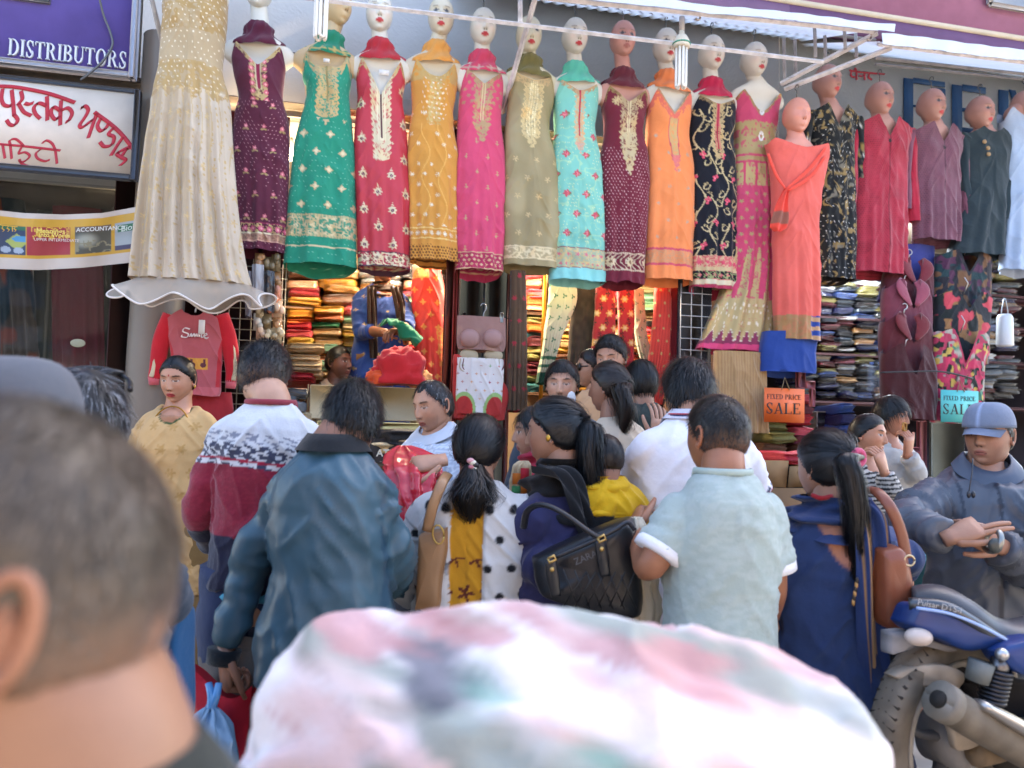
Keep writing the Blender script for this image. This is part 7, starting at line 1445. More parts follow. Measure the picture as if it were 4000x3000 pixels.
# --- two girls behind the woollens counter
H17 = W(3392, 1700, 3.75)
def stripe(P, arm, s_): p = Paint(len(P), S('b5b0a8')); p.put(np.mod(P[:, 2] * 45 + P[:, 0] * 6, 1) < .45, S('26262a')); return p.c
p17 = person('girl in striped top with hand at her mouth, behind piled sweaters', None, 3.75, 205, H=H17, s=.92, head=(224, 6, -6), skin=S('b07c60'), res=(110, 84), face=dict(fem=1, lips=S('94584e'), lid=.35), hairk=dict(kind='back', th=.012, n=1500, ln=.09, wild=.10, wd=.003, tie=(0, -.10, -.03), col=BLK), top=dict(col=stripe, fold=.007, vox=.008), arms=dict(r=((.24, .10, -.32), (.2, .2, -.2)), l=(W(3478, 1920, 3.6), W(3452, 1836, 3.56))), hands=dict(l=dict(dir=(-.3, .0, .9), dors=(.5, -.8, .2), curl=(40, 50, 40))), legs=dict())
H18 = W(3482, 1626, 4.05)
p18 = person('girl with fringe in white shirt eating a snack, behind the striped girl', None, 4.05, 200, H=H18, s=.92, head=(220, 6, 0), skin=S('a8745a'), res=(110, 84), face=dict(fem=1, lips=S('8a5048'), lid=.25), hairk=dict(kind='short', line=-.026, th=.018, n=1700, ln=.055, wild=.10, col=BLK), top=dict(col=S('a8a6a2'), fold=.008), arms=dict(r=((.24, .1, -.3), (.2, .2, -.3)), l=(W(3580, 1850, 3.9), W(3545, 1768, 3.85))), hands=dict(l=dict(dir=(0, -.2, .9), dors=(.5, -.8, 0), curl=(50, 60, 40))), legs=dict())
tag(MB().box((-.012, -.008, 0), (.012, .008, .045), S('c08a4c'), O=W(3533, 1685, 3.83), bev=.005).obj('snack', 'card'), 'small yellow biscuit held by the girl with fringe', 'snack')
# --- woman in cream kurta
H4 = W(694, 1482, 3.6)
def cream(P, arm, s_):
    p = Paint(len(P), S('bd9a68')); dx, dz = lat(P[:, 0], P[:, 2], .09, .11, .02); p.put(flower(dx, dz, .026, 6, .3) * (P[:, 1] > 0) * (.35 + .4 * vn(P, 90, 2)), S('a07838'), .3); nk = np.hypot(P[:, 0] / .075, (P[:, 2] - .03) / .125); p.put((nk < 1) * (P[:, 1] > 0) * ~arm, S('9a6a4c')); p.put((nk >= 1) * (nk < 1.07) * (P[:, 1] > 0) * ~arm, S('3a4a28')); return p.c
p4 = person('woman in cream embroidered kurta facing the street, red bindi', None, 3.6, 185, H=H4, s=.98, head=(176, 14, 0), skin=S('b08066'), gap=.215, ngap=.105, broad=.86, res=(150, 110), face=dict(fem=1, lips=S('9a3034'), lid=.62, bindi=True), hairk=dict(kind='back', th=.010, n=2000, ln=.10, wild=.03, wd=.003, tie=(0, -.11, -.02), col=BLK, part=True, nu=96), top=dict(col=cream, fold=.008, vox=.008, name='kurta', hem=-.9, sleeve='half', neckz=-.01), legs=dict(col=S('7a6038')))
MB().tube([p4['L']((.085 * math.sin(q), .055 + .075 * math.cos(q) * .4 + .04, -.02 - .11 * (1 + math.cos(q)))) for q in np.linspace(-pi, pi, 40)], .0035, S('9a7028'), n=6).obj('necklace', 'metal', p4['root'])
for sg in (-1, 1): MB().ell(H4 + np.array([sg * .078, -.005, -.035]) @ p4['RH'], (.006, .006, .009), S('b08a3c'), n=8, m=6).obj('earring', 'metal', p4['root'])
# --- woman in blue inside, and the seated man
H20 = W(1502, 1042, 5.35)
def blue20(P, arm, s_):
    p = Paint(len(P), S('1f3c7e')); dx, dz = lat(P[:, 0], P[:, 2], .10, .10); p.put(flower(dx, dz, .014, 4, .4), S('a8905c'), .4); nk = np.hypot(P[:, 0] / .07, (P[:, 2] - .03) / .13); p.put((nk < 1) * (P[:, 1] > 0) * ~arm, S('7d523c')); p.put((P[:, 2] < -.85) * flower(*lat(P[:, 0], P[:, 2], .07, .09), .03, 5, .4), S('a8905c'), .4); return p.c
p20 = person('woman in blue kurta and brown scarf standing inside, folding green cloth', None, 5.35, 205, H=H20, s=1.0, head=(222, 4, 0), skin=S('7d523c'), floor=ZP, res=(110, 84), face=dict(fem=1, lips=S('7a3434'), lid=.3), hairk=dict(kind='back', th=.014, n=1200, ln=.10, wild=.1, wd=.004, tie=(0, -.1, -.04), col=BLK), top=dict(col=blue20, hem=-1.12, sleeve='three', fold=.009, vox=.009, name='kurta', flare=.05), arms=dict(r=(W(1412, 1290, 5.2), W(1510, 1300, 5.0)), l=(W(1590, 1270, 5.2), W(1570, 1290, 5.0))), hands=dict(r=dict(dir=(.9, -.2, 0), dors=(0, -.3, .9), curl=(30, 40, 20)), l=dict(dir=(-.4, -.5, -.1), dors=(0, -.2, 1), curl=(30, 40, 20))), legs=dict(col=S('6a4a30')))
cowl(p20, S('2c1c14'), zt=.015, zb=-.09, r0=.07, r1=.13, ry=.9, seed=3)
drape(p20, [W(1452, 1120, 5.15), W(1455, 1250, 5.12), W(1462, 1400, 5.12)], [.06, .07, .06], S('2c1c14'), name='scarf_end', up=1); drape(p20, [W(1545, 1120, 5.15), W(1562, 1190, 5.12), W(1568, 1260, 5.1)], [.07, .08, .06], S('2c1c14'), name='scarf_end', up=1)
_g = MB().tube([W(1490, 1268, 4.92), W(1530, 1270, 4.9), W(1580, 1300, 4.9), W(1632, 1350, 4.92)], [.02, .05, .08, .085], S('0f6a4a'), n=40, samples=40, flat=.4); _V = _g.V[0]; _g.V[0] = _V + (np.abs(vn(_V, 14, 3) - .5) * -2 + .5)[:, None] * np.array([.03, -.05, .05]); tag(_g.obj('folded_cloth', 'cloth'), 'dark green cloth in the hands of the woman in blue', 'cloth')
p21 = person('shopkeeper in brown waistcoat seated behind the counter, face turned aside', (1325, 1418), 5.15, 225, head=(242, 0, 0), skin=SK4, gap=.215, floor=ZP, sit=1, res=(110, 84), face=dict(lips=S('6a3a34'), beard=.25, lid=.3), hairk=dict(kind='short', th=.010, n=1000, ln=.02, wild=.2, wd=.003, col=BLK), top=dict(col=lambda P, arm, s_: Paint(len(P), S('a59878')).put((np.abs(P[:, 0]) > .055) * (np.abs(P[:, 0]) < .15) * ~arm, S('3f3420')).put((np.mod(P[:, 0] * 90, 1) < .4) * .3, S('8a7c60')).c, fold=.008, hem=-.55), collar=(.03, S('b0a488'), 2))
# --- child with yellow hood, child in red scarf
def hoodc(P, arm, s_): return Paint(len(P), S('16181c')).put((P[:, 2] > -.16 - .25 * P[:, 0]) * (P[:, 1] < .05), S('c49a10')).c
p22 = person('child from behind in black jacket with yellow hood', (2368, 1790), 2.46, 10, ngap=.115, s=.67, head=(20, 8, 0), skin=SK2, gap=.215, hairk=dict(kind='short', th=.010, n=1600, ln=.02, wild=.2, col=S('15110f'), fade=.1), top=dict(col=hoodc, fold=.012, ease=.03, name='jacket', hem=-.6), legs=dict())
cowl(p22, S('c49a10'), zt=.02, zb=-.13, r0=.095, r1=.17, ry=.8, name='hood', back=.06, seed=4)
p23 = person('child in crimson scarf half hidden by the woman in navy', (2088, 1690), 2.95, 100, s=.88, head=(98, 6, 0), skin=SK1, face=dict(fem=1, lips=S('8a4a42')), hairk=dict(kind='down', th=.014, n=1200, ln=.06, wild=.1, line=-.01, col=BLK), top=dict(col=S('3a4658'), fold=.008), legs=dict())
cowl(p23, S('9a1c34'), zt=.05, zb=-.10, r0=.08, r1=.15, seed=6)
# --- passers-by at the left, near the lens
p3 = person('grey haired passer-by with sunglasses pushed up on the head', (335, 1655), 1.7, 20, broad=.8, arms=dict(l=((-.2, .1, -.3), (-.1, .3, -.3)), r=((.18, .14, -.3), (.1, .34, -.3))), skin=SK1, hairk=dict(kind='short', th=.016, n=3000, ln=.04, wild=.25, col=S('1c1d20'), grey=.22), top=dict(col=S('3c4450')), legs=dict(), head=(20, 4, 0), floor=0)
m = MB(); f = lambda q: p3['H'] + np.array(q) @ p3['RH']
m.tube([f((-.088, -.03, .075)), f((-.075, .03, .105)), f((-.03, .05, .128)), f((.03, .05, .128)), f((.075, .03, .105)), f((.088, -.03, .075))], .006, S('141416'), n=8, samples=30)
for sg in (-1, 1): m.ell(f((sg * .036, .045, .122)), (.032, .022, .008), S('1c1e22'), R=p3['RH'], n=16, m=8)
m.obj('sunglasses', 'plastic', p3['root'])
p2 = person('passer-by in a grey cap cut by the picture edge', (45, 1700), 1.2, 60, skin=SK2, hairk=dict(kind='short', th=.010, n=1200, col=BLK), top=dict(col=S('454a52')), legs=dict(), floor=0)
rg = []
for k in range(12):
    t = k / 11; r = math.cos(t * pi / 2) ** .6; rg.append(np.stack([.092 * r * np.sin(a), -.004 + .112 * r * np.cos(a), np.full(48, .025 + .098 * math.sin(t * pi / 2))], -1))
Pc = np.array(rg); MB().grid((Pc.reshape(-1, 3) @ p2['RH']).reshape(Pc.shape) + p2['H'], S('50545c'), cu=True, caps=True).obj('cap', 'cloth', p2['root'])
p1 = person('man very near the lens with cropped dark hair, blurred, green collar', (-35, 2325), .43, 108, head=(118, 2, 0), neck=1.22, skin=S('8a6650'), gap=.20, ngap=.068, broad=.8, res=(110, 84), lean=(-.01, 0), hairk=dict(kind='short', th=.007, n=9000, ln=.010, wild=.5, col=S('4a4239'), fade=.85, wd=.0012, nu=110), top=dict(col=S('1d2420'), hem=-.62, fold=.006, ease=.02), collar=(.05, S('1d2420'), 2.4), legs=dict(), floor=0)
# --- porter under the cloth bundle, bent forward below the picture
p0 = person('porter bending under the white cloth bundle', None, 1, -80, H=np.array([.20, .98, .98]), head=(-80, 40, 0), skin=SK2, hairk=dict(kind='short', n=800, col=BLK), top=dict(col=S('5a5f66'), hem=-.5), legs=dict(), floor=0, lean=(-.16, 0), s=.92)
# ------------------------------------------------------------------ street behind the camera (lit facades that throw light back)
for i, (x0, x1, h, c_) in enumerate(((-16, -5.2, 4.0, 'd4d0ca'), (-5.0, 2.4, 4.2, 'dcdbd8'), (2.6, 9.5, 4.0, 'd6d0cc'), (9.7, 20, 4.4, 'd8d4ce'))):
    r0 = thing('opposite_house', f'{["tan", "pale grey", "pinkish", "buff"][i]} plastered house across the street behind the viewer', 'building', ((x0 + x1) / 2, -5.5, 0))
    MB().box((x0, -9, 0), (x1, -4.6, h), S(c_), bev=.01).obj('wall', 'wall', r0)
    for k in range(int((x1 - x0) / 2)):
        for zz in (2.75,):
            cx = x0 + 1.2 + k * 2
            if zz + 1.1 < h: MB().box((cx - .45, -3.415, zz), (cx + .45, -3.385, zz + 1.0), S('2c3238')).obj('window', 'plastic', r0); MB().box((cx - .55, -3.40, zz - .08), (cx + .55, -3.3, zz - .01), S('9a948a')).obj('sill', 'wall', r0)
    MB().box((x0 + .3, -3.42, .0), (x1 - .3, -3.385, 2.7), S('a08a78')).obj('shop_front', 'paint', r0)
# ------------------------------------------------------------------ white floral cloth bundle carried past the lens
pts = np.array([(960, 2760), (1010, 2560), (1090, 2440), (1250, 2390), (1600, 2352), (1780, 2330), (1960, 2312), (2200, 2330), (2500, 2390), (2750, 2440), (3050, 2530), (3230, 2620), (3380, 2730), (3440, 2860), (3470, 3050)])
dB = .95; top_ = np.array([W(x, y, dB) for x, y in pts]); c0 = W(2200, 3150, dB + .05); n = 240
X = np.interp(np.linspace(0, 1, n), np.linspace(0, 1, len(pts)), top_[:, 0]); cx = (top_[:, 0].min() + top_[:, 0].max()) / 2
# body of revolution-like sack: half ring arcs from the top outline down and round
prof = spl(top_, n); g = 150; ph = np.linspace(0, 2 * pi, g, endpoint=False); zc = .98
P = np.zeros((n, g, 3))
for i in range(n):
    tz = prof[i, 2] - zc; dy = .23 * math.sqrt(max(.02, 1 - ((prof[i, 0] - cx) / (.43)) ** 2))
    P[i, :, 0] = prof[i, 0]; P[i, :, 1] = dB + dy * np.sin(ph) * (1 + 0); P[i, :, 2] = zc + np.where(np.cos(ph) > 0, tz, .20 + .06 * np.sin(i / n * pi)) * np.cos(ph)
V = P.reshape(-1, 3); f_ = (np.abs(fbm(np.c_[V[:, 0] * 5 + V[:, 2] * 6, V[:, 1] * 6, V[:, 2] * 10 - V[:, 0] * 3], 1, 3, 3) - .5) * -2 - .02) * .06
ctr = np.c_[V[:, 0] * .7 + cx * .3, np.full(len(V), dB), np.full(len(V), zc)]; dv = V - ctr; V = V + dv / (np.linalg.norm(dv, axis=1, keepdims=True) + 1e-6) * f_[:, None]
pb = Paint(len(V), S('d4d0d2'))
for i, (c_, sc, th, am) in enumerate((('c6a39e', 7.0, .53, .75), ('74837a', 8.5, .59, .8), ('50535f', 9.5, .60, .85), ('b07f80', 11, .63, .75), ('569382', 6.5, .62, .75))):
    q = np.c_[V[:, 0] * .30 - V[:, 2] * .25, V[:, 1] * .6, V[:, 2] * 1.7 + V[:, 0] * .55]; pb.put(am * sm(fbm(q + i * 3.1, sc, i + 2, 3), th, th + .10), S(c_))
bu = thing('cloth_bundle', 'big white bundle tied in printed cloth with pink and grey blossoms, blurred', 'bundle', (cx, dB + .05, zc - .25)); MB().grid(V.reshape(P.shape), pb.c.reshape(n, g, 4), cu=True, caps=True).obj('wrapped_cloth', 'cloth', bu)
kx = np.array([cx + .10, dB + .20, zc + .28])
# ------------------------------------------------------------------ bags
def handbag(name, label, pts, back, col, mt, thick, parts=None):
    """outline of the front panel (photo points with depth) extruded into a soft body"""
    F0 = np.array([W(*p) for p in pts]); c = F0.mean(0); r0 = thing(name, label, 'bag', F0[F0[:, 2].argmin()])
    nrm_ = np.array(back, float); k = 10; rows = []
    for i in range(k):
        t = i / (k - 1); s_ = 1 - .10 * abs(2 * t - 1) ** 3; rows.append(c + (F0 - c) * s_ + nrm_ * thick * t)
    rows = [c + (F0 - c) * .55 + nrm_ * (-.008 * thick / .1)] + rows + [c + (F0 - c) * .55 + nrm_ * thick * 1.05]
    MB().grid(np.array([spl(np.vstack([r, r[:1]]), 61)[:-1] for r in rows]), col, cu=True, caps=True).obj('bag_body', mt, r0); return r0
hb1 = handbag('handbag', 'black quilted leather tote with gold studs on the arm of the woman in navy', [(2065, 2190, 2.2), (2200, 2130, 2.17), (2400, 2050, 2.15), (2470, 2060, 2.15), (2490, 2200, 2.14), (2505, 2380, 2.13), (2450, 2430, 2.12), (2150, 2360, 2.14), (2085, 2300, 2.17)], (.25, .95, .1), S('17181c'), 'leather', .12)
ST = [(2045, 2060, 2.25), (2062, 1995, 2.2), (2120, 1972, 2.16), (2200, 2005, 2.13), (2290, 2070, 2.11), (2345, 2105, 2.11)]
MB().tube([W(*p) for p in ST], .011, S('1d1f24'), n=10, samples=40, flat=.7).obj('strap', 'leather', hb1); MB().tube([W(2160, 2180, 2.13), W(2300, 2120, 2.11), W(2400, 2070, 2.11), W(2450, 2040, 2.12), W(2480, 2070, 2.12)], .007, S('202228'), n=8, samples=24).obj('zip_edge', 'leather', hb1)
for (x, y, dx) in ((2345, 2110, 20), (2150, 2190, 22)): MB().tube([W(x, y, 2.105), W(x + dx * .5, y + 70, 2.10), W(x + dx, y + 140, 2.10)], [.016, .017, .014], S('1a1c20'), n=10, samples=12, flat=.4).obj('strap_tab', 'leather', hb1); MB().ell(W(x + dx * .3, y + 35, 2.092), (.007, .004, .007), S('b89a60'), n=10, m=6).obj('stud', 'metal', hb1); MB().tube([W(x - 10, y - 8, 2.098), W(x + 14, y - 20, 2.098), W(x + 22, y - 4, 2.098), W(x - 4, y + 8, 2.098), W(x - 10, y - 8, 2.098)], .004, S('b89a60'), n=6).obj('buckle', 'metal', hb1)
m = MB(); A_ = nrm(W(2300, 2175, 2.10) - W(2240, 2200, 2.10)); text(m, 'ZARA', W(2248, 2208, 2.105), A_, nrm(np.cross(np.cross(A_, UP), A_)), .026, S('4a4c52')); m.obj('stamp', 'paint', hb1)
m = MB()
for k in range(6): m.tube([W(2200 + k * 45, 2245 + k * 4 - 20, 2.104), W(2260 + k * 45, 2380, 2.098)], .0022, S('0c0d10'), n=5); m.tube([W(2200 + k * 45, 2370, 2.10), W(2290 + k * 38, 2235, 2.10)], .0022, S('0c0d10'), n=5)
m.obj('quilting', 'leather', hb1)
hb2 = handbag('handbag', 'tan brown leather shoulder bag at the hip of the navy kurta woman', [(3455, 2150, 2.06), (3530, 2138, 2.06), (3555, 2200, 2.07), (3580, 2330, 2.08), (3592, 2440, 2.08), (3575, 2462, 2.08), (3475, 2455, 2.06), (3462, 2300, 2.05)], (-.1, .95, 0), S('7d4630'), 'leather', .12)
MB().tube([W(3540, 2180, 2.1), W(3520, 2080, 2.1), W(3480, 1985, 2.1), W(3430, 1925, 2.14), W(3390, 1912, 2.2)], .016, S('7a4632'), n=10, samples=24, flat=.45, up=(0, 1, 0)).obj('strap', 'leather', hb2); MB().tube([W(3552, 2190, 2.06) + .014 * (math.cos(q) * np.array([1, 0, 0]) + math.sin(q) * UP) for q in np.linspace(0, 2 * pi, 14)], .003, S('b8a888'), n=6).obj('ring', 'metal', hb2)
hb3 = handbag('handbag', 'beige sling bag with gold clasp beside the polka dot shawl', [(1630, 2098, 2.28), (1640, 2086, 2.28), (1728, 2064, 2.27), (1740, 2072, 2.27), (1742, 2150, 2.27), (1722, 2260, 2.27), (1705, 2390, 2.27), (1622, 2392, 2.28), (1618, 2380, 2.28), (1624, 2240, 2.28)], (.2, .95, 0), S('94704e'), 'leather', .09)
MB().tube([W(1668, 2075, 2.27), W(1690, 1980, 2.26), W(1725, 1890, 2.28), W(1750, 1850, 2.34)], .016, S('9a7450'), n=8, samples=20, flat=.3, up=(0, 1, 0)).obj('strap', 'leather', hb3); MB().tube([W(1712, 2088, 2.255) + .017 * (math.cos(q) * np.array([1, 0, -.3]) + 1.6 * math.sin(q) * UP) for q in np.linspace(0, 2 * pi, 14)], .003, S('b89a58'), n=6).obj('clasp', 'metal', hb3)
def sack(name, label, cat, rows, col, mt, depth, seed, amp=.02, neckd=None):
    """soft plastic bag: photo rows (y, xl, xr, d)"""
    r0 = thing(name, label, cat, W((rows[-1][1] + rows[-1][2]) / 2, rows[-1][0], rows[-1][3])); a = np.linspace(0, 2 * pi, 72, endpoint=False); D = spl(np.array(rows, float), 60); P = []
    for (y, xl, xr, d) in D:
        A_, B_ = W(xl, y, d), W(xr, y, d); c = (A_ + B_) / 2; h = (B_ - A_) / 2; dd = min(depth, np.linalg.norm(h) * .7); P.append(c + np.cos(a)[:, None] * h + np.sin(a)[:, None] * np.array([0, dd, 0]))
    P = np.array(P); V = P.reshape(-1, 3); t = np.repeat(np.linspace(0, 1, 60), 72); aa = np.tile(a, 60); f = amp * (np.sin(aa * 9 + seed + 3 * vn(np.c_[t * 3, aa * .5], 1, seed)) * (1 - t) + (np.abs(vn(V, 22, seed) - .5) * -2 + .5) * .9)
    c = P.mean(1, keepdims=True).repeat(72, 1).reshape(-1, 3); dv = V - c; V = V + dv / (np.linalg.norm(dv, axis=1, keepdims=True) + 1e-6) * np.minimum(f, .4 * np.linalg.norm(dv, axis=1))[:, None]
    C = np.tile(col, (len(V), 1)) * (.85 + .3 * vn(np.c_[aa * 3, t * 2], 1.5, seed))[:, None]; MB().grid(V.reshape(P.shape), C, cu=True, caps=True).obj('bag_body', mt, r0); return r0
bb = sack('plastic_bag', 'pale blue knotted plastic bag in the blue jacket man\'s hand', 'bag', [(2760, 808, 832, 2.1), (2775, 790, 850, 2.1), (2840, 720, 880, 2.08), (2920, 690, 900, 2.06), (3050, 690, 915, 2.06), (3200, 720, 900, 2.06), (3260, 760, 870, 2.06)], S('7fa4c4'), 'polybag', .10, 2)
for x0, x1 in ((815, 838), (855, 832)): MB().tube([W(x0, 2668, 2.13), W((x0 + x1) / 2, 2720, 2.11), W(x1 - 10, 2768, 2.1)], [.010, .012, .016], S('5a98d0'), n=8, samples=12, flat=.6).obj('handle', 'polybag', bb)
rb = thing('carrier_bag', 'flat red cloth carrier bag behind the blue plastic bag', 'bag', W(850, 3150, 2.15)); g = 30; P = []
for i in range(g):
    t = i / (g - 1); yl = 2590 + 560 * t; P.append([W(690 + 60 * t + (985 - 45 * t - 690 - 60 * t) * s_, (2588 + 90 * s_ + 60 * math.sin(s_ * pi) * (1 - t) - (1 - t) * 30 * math.sin(s_ * 2 * pi)) * (1 - t) + 3150 * t, 2.16 + .012 * math.sin(s_ * 6 + t * 5)) for s_ in np.linspace(0, 1, 24)])
P = np.array(P); MB().grid(P, S('b81f34')).obj('front_panel', 'cloth', rb); MB().grid(P + np.array([.004, .045, -.006]), S('9a1a2c')).obj('back_panel', 'cloth', rb)
rb2 = sack('plastic_bag', 'red translucent carrier bag gripped by the shopkeeper', 'bag', [(1740, 1560, 1600, 2.9), (1780, 1520, 1690, 2.85), (1830, 1515, 1700, 2.75), (1900, 1530, 1690, 2.7), (1990, 1560, 1690, 2.65), (2100, 1580, 1680, 2.62), (2160, 1600, 1660, 2.6)], S('c22838'), 'polybag', .12, 5, .022)
MB().tube([W(1700, 1862, 2.75), W(1712, 1830, 2.85), W(1700, 1808, 2.92)], [.03, .016, .012], S('d04450'), n=10, samples=12, flat=.5).obj('handle', 'polybag', rb2)
wb = sack('cloth_bag', 'cream cotton bag held by the young man in grey tee', 'bag', [(2020, 2450, 2500, 2.25), (2080, 2440, 2520, 2.22), (2250, 2465, 2560, 2.2), (2400, 2480, 2580, 2.2), (2500, 2490, 2570, 2.2)], S('b5ac98'), 'cloth', .05, 7, .012)
bp = sack('backpack', 'small patterned backpack with orange and green squares behind the navy woman', 'bag', [(1800, 2030, 2060, 2.62), (1830, 2005, 2072, 2.6), (1920, 1990, 2075, 2.6), (2010, 2000, 2070, 2.6)], S('a89c80'), 'cloth', .06, 9, .006)
m = MB()
for i, (x, y, c_) in enumerate(((2018, 1870, 'c0702c'), (2050, 1850, 'b02c3c'), (2015, 1920, '3f8a5c'), (2052, 1910, 'c0702c'), (2035, 1965, 'b02c3c'))): m.box((-.014, -.003, -.018), (.014, .003, .018), S(c_), O=W(x, y, 2.53))
m.obj('patch', 'cloth', bp)
tag(handbag('bundle', 'blue jeans bundle hanging low behind the near man', [(640, 2420, 1.9), (690, 2390, 1.9), (690, 2600, 1.9), (690, 2850, 1.9), (640, 2900, 1.9), (620, 2650, 1.9)], (.1, .9, 0), S('2a5a86'), 'cloth', .1), 'blue cloth bag hanging low beside the red carrier bag', 'bag')
# ------------------------------------------------------------------ piled sweaters on the woollens counter
cz = FP(3300, 2150, -.55)[1]; tb = thing('counter', 'turquoise covered table under the piled sweaters', 'table', FW(uAt(3300, -.5, 2150), -.5, .13)); ua, ub = uAt(2960, -.6, 2150), uAt(3720, -.6, 2150)
MB().fbox(ua, ub, -.70, -.12, cz - .03, cz - .003, S('2f9aa8'), .008).obj('table_top', 'cloth', tb); MB().fbox(ua + .01, ub - .01, -.705, -.69, cz - .5, cz - .032, S('2f9aa8'), .004).obj('cloth_front', 'cloth', tb)
for u in (ua + .05, ub - .05):
    for v in (-.66, -.18): MB().fbox(u - .02, u + .02, v - .02, v + .02, .124, cz - .032, S('6a5240'), .003).obj('leg', 'wood', tb)
SW = ['black', 'navy', 'grey', 'blue', 'charcoal', 'teal', 'cream', 'mustard', 'maroon', 'slate']
G3 = 'folded sweaters piled on the turquoise table'
for nm, x0, x1, y0, cs in (('pile inside the cardboard box', 3062, 3185, 1810, ['mustard', 'blue', 'black', 'cream', 'charcoal', 'mint']), ('tall pile before the striped girl', 3345, 3475, 1790, ['black', 'navy', 'grey', 'charcoal', 'black', 'teal', 'slate']), ('purple and red pile by the grey jacket', 3480, 3580, 1870, ['purple', 'pink', 'maroon', 'navy', 'maroon']), ('pile behind the navy kurta', 3190, 3340, 1850, SW)):
    stack(nm, 'sweater', x0, x1, y0, 2150, -.60, .34, cs, 'pack', 42, G3, zfix=cz)
for i, (x, y, cc, w_) in enumerate(((3075, 1790, 'red', .24), (3100, 1830, 'tan', .2), (3120, 1868, 'teal', .16))): packet(f'{cc} sweater thrown on top of the cardboard box, {["highest", "middle", "lowest"][i]}', 'sweater', FX(x, y + 22, -.52), (w_, .26, .075), S(PAL[cc]), 'pack', .2, G3, name='sweater')
# piles on the shop sill behind
for nm, x0, x1, y0, y1, cs in (('sill pile under the orange sale card', 2990, 3095, 1600, 1820, ['brown', 'maroon', 'olive', 'black', 'tan']), ('sill pile beside the orange sale card', 3100, 3185, 1540, 1820, ['purple', 'pink', 'red', 'maroon', 'red', 'brown']), ('sill pile behind the striped girl', 3290, 3350, 1580, 1800, ['blue', 'navy', 'purple'])): stack(nm, 'sweater', x0, x1, y0, y1, .1, .34, cs, 'pack', 40, G3)
cb = thing('cardboard_box', 'open brown cardboard carton holding folded sweaters', 'box', FW(uAt(3010, -.62, 2100), -.6, cz)); ua, ub = uAt(2962, -.66, 1950), uAt(3066, -.66, 1950); zt_, zt2 = FP(3000, 1800, -.66)[1], FP(3000, 1905, -.66)[1]
MB().fbox(ua, ub + .22, -.672, -.664, cz, zt2, S('8a6a4c')).obj('front_panel', 'card', cb); MB().fbox(ua, ua + .008, -.662, -.25, cz, zt2, S('8a6a4c')).obj('side_panel', 'card', cb)
MB().box((0, 0, 0), (ub - ua, .006, zt_ - zt2), S('967450'), R=[EU, EV, nrm(UP + EU * .1)], O=FW(ua, -.672, zt2 + .004)).obj('flap', 'card', cb); MB().box((0, 0, 0), (.17, .006, (zt_ - zt2) * .8), S('9a7a56'), R=[nrm(EU + EV * .4), EV, nrm(UP - EV * .15)], O=FW(ub + .01, -.676, zt2 + .004)).obj('flap', 'card', cb)
fr = thing('pink_frame', 'pink painted timber frame of the woollens counter', 'frame', FW(uAt(3600, -.1, 1800), -.1, .13))
for x0, x1, y0, y1 in ((3595, 3622, 1640, 1960), (3500, 3594, 1745, 1768), (3120, 3148, 1440, 1530), (3149, 3186, 1502, 1530), (3172, 3186, 1531, 1600)): MB().fbox(uAt(x0, -.06, (y0 + y1) / 2), uAt(x1, -.06, (y0 + y1) / 2), -.06, -.02, FP(3500, y1, -.06)[1], FP(3500, y0, -.06)[1], S('a85a60'), .004).obj('rail', 'wood', fr)
post('panel', 'grey green plank panel below the turquoise sale card', 3640, 3770, .02, .03, .13, FP(3700, 1650, .02)[1], S('7a8078'), 'panel', 'wood', 1750)
for i, (x0, x1, y0, y1) in enumerate(((3192, 3298, 1608, 1660), (3192, 3290, 1650, 1690))):
    m = MB(); m.fbox(uAt(x0, .3, y0), uAt(x1, .3, y0), .3, .5, FP(3240, y1, .3)[1] + i * .004, FP(3240, y0, .3)[1], S('9a948c'), .004); text(m, 'LONG RAIN', FW(uAt(x0 + 26, .3, y0), .2985, (FP(3240, y1, .3)[1] + FP(3240, y0, .3)[1]) / 2), EU, UP, .03, S('2a2a2a')); tag(m.obj('carton', 'card'), ['upper white lettered carton on the sill beside the orange sale card', 'lower white carton partly under the upper carton'][i], 'carton')
# ------------------------------------------------------------------ motorcycle
mc = thing('motorcycle', 'dusty blue motorcycle parked with its rear wheel towards the crowd', 'motorcycle', W(3620, 3300, 2.05) * np.array([1, 1, 0]))
dM = 2.05; Q = lambda x, y, d=0.0: W(x, y, dM + d)
AX = nrm(W(4000, 2650, 2.25) - W(3600, 2650, 2.05)); AX[2] = 0; AX = nrm(AX); SD = np.cross(UP, AX)   # along the bike, and sideways (away)
hub = Q(3712, 2880); Rw = .282
c = np.cos; s = np.sin
ring = lambda R, off, n=72: np.array([hub + R * (c(t) * AX + s(t) * UP) + off * SD for t in np.linspace(0, 2 * pi, n, endpoint=False)])
m = MB(); ps = []
for (r, o) in ((-.045, -.030), (-.015, -.042), (.012, -.045), (.030, -.034), (.036, -.015), (.036, .015), (.030, .034), (.012, .045), (-.015, .042), (-.045, .030)): ps.append(ring(Rw + r - .03, o))
dust = lambda V, b, k=3: np.tile(b, (len(V), 1)) * (.7 + .6 * vn(V, 30, k))[:, None]
P = np.array(ps); m.grid(P, dust(P.reshape(-1, 3), S('6b6358')), cu=True); whl = m.obj('rear_wheel', 'dusty', mc)
m = MB()
for k in range(64):
    t = 2 * pi * k / 64
    for sg in (-1, 1): m.tube([hub + (Rw + .002) * (c(t) * AX + s(t) * UP) + sg * .008 * SD, hub + (Rw - .004) * (c(t + .05) * AX + s(t + .05) * UP) + sg * .036 * SD], .0055, S('34312e'), n=4)
m.obj('tread', 'dusty', whl)
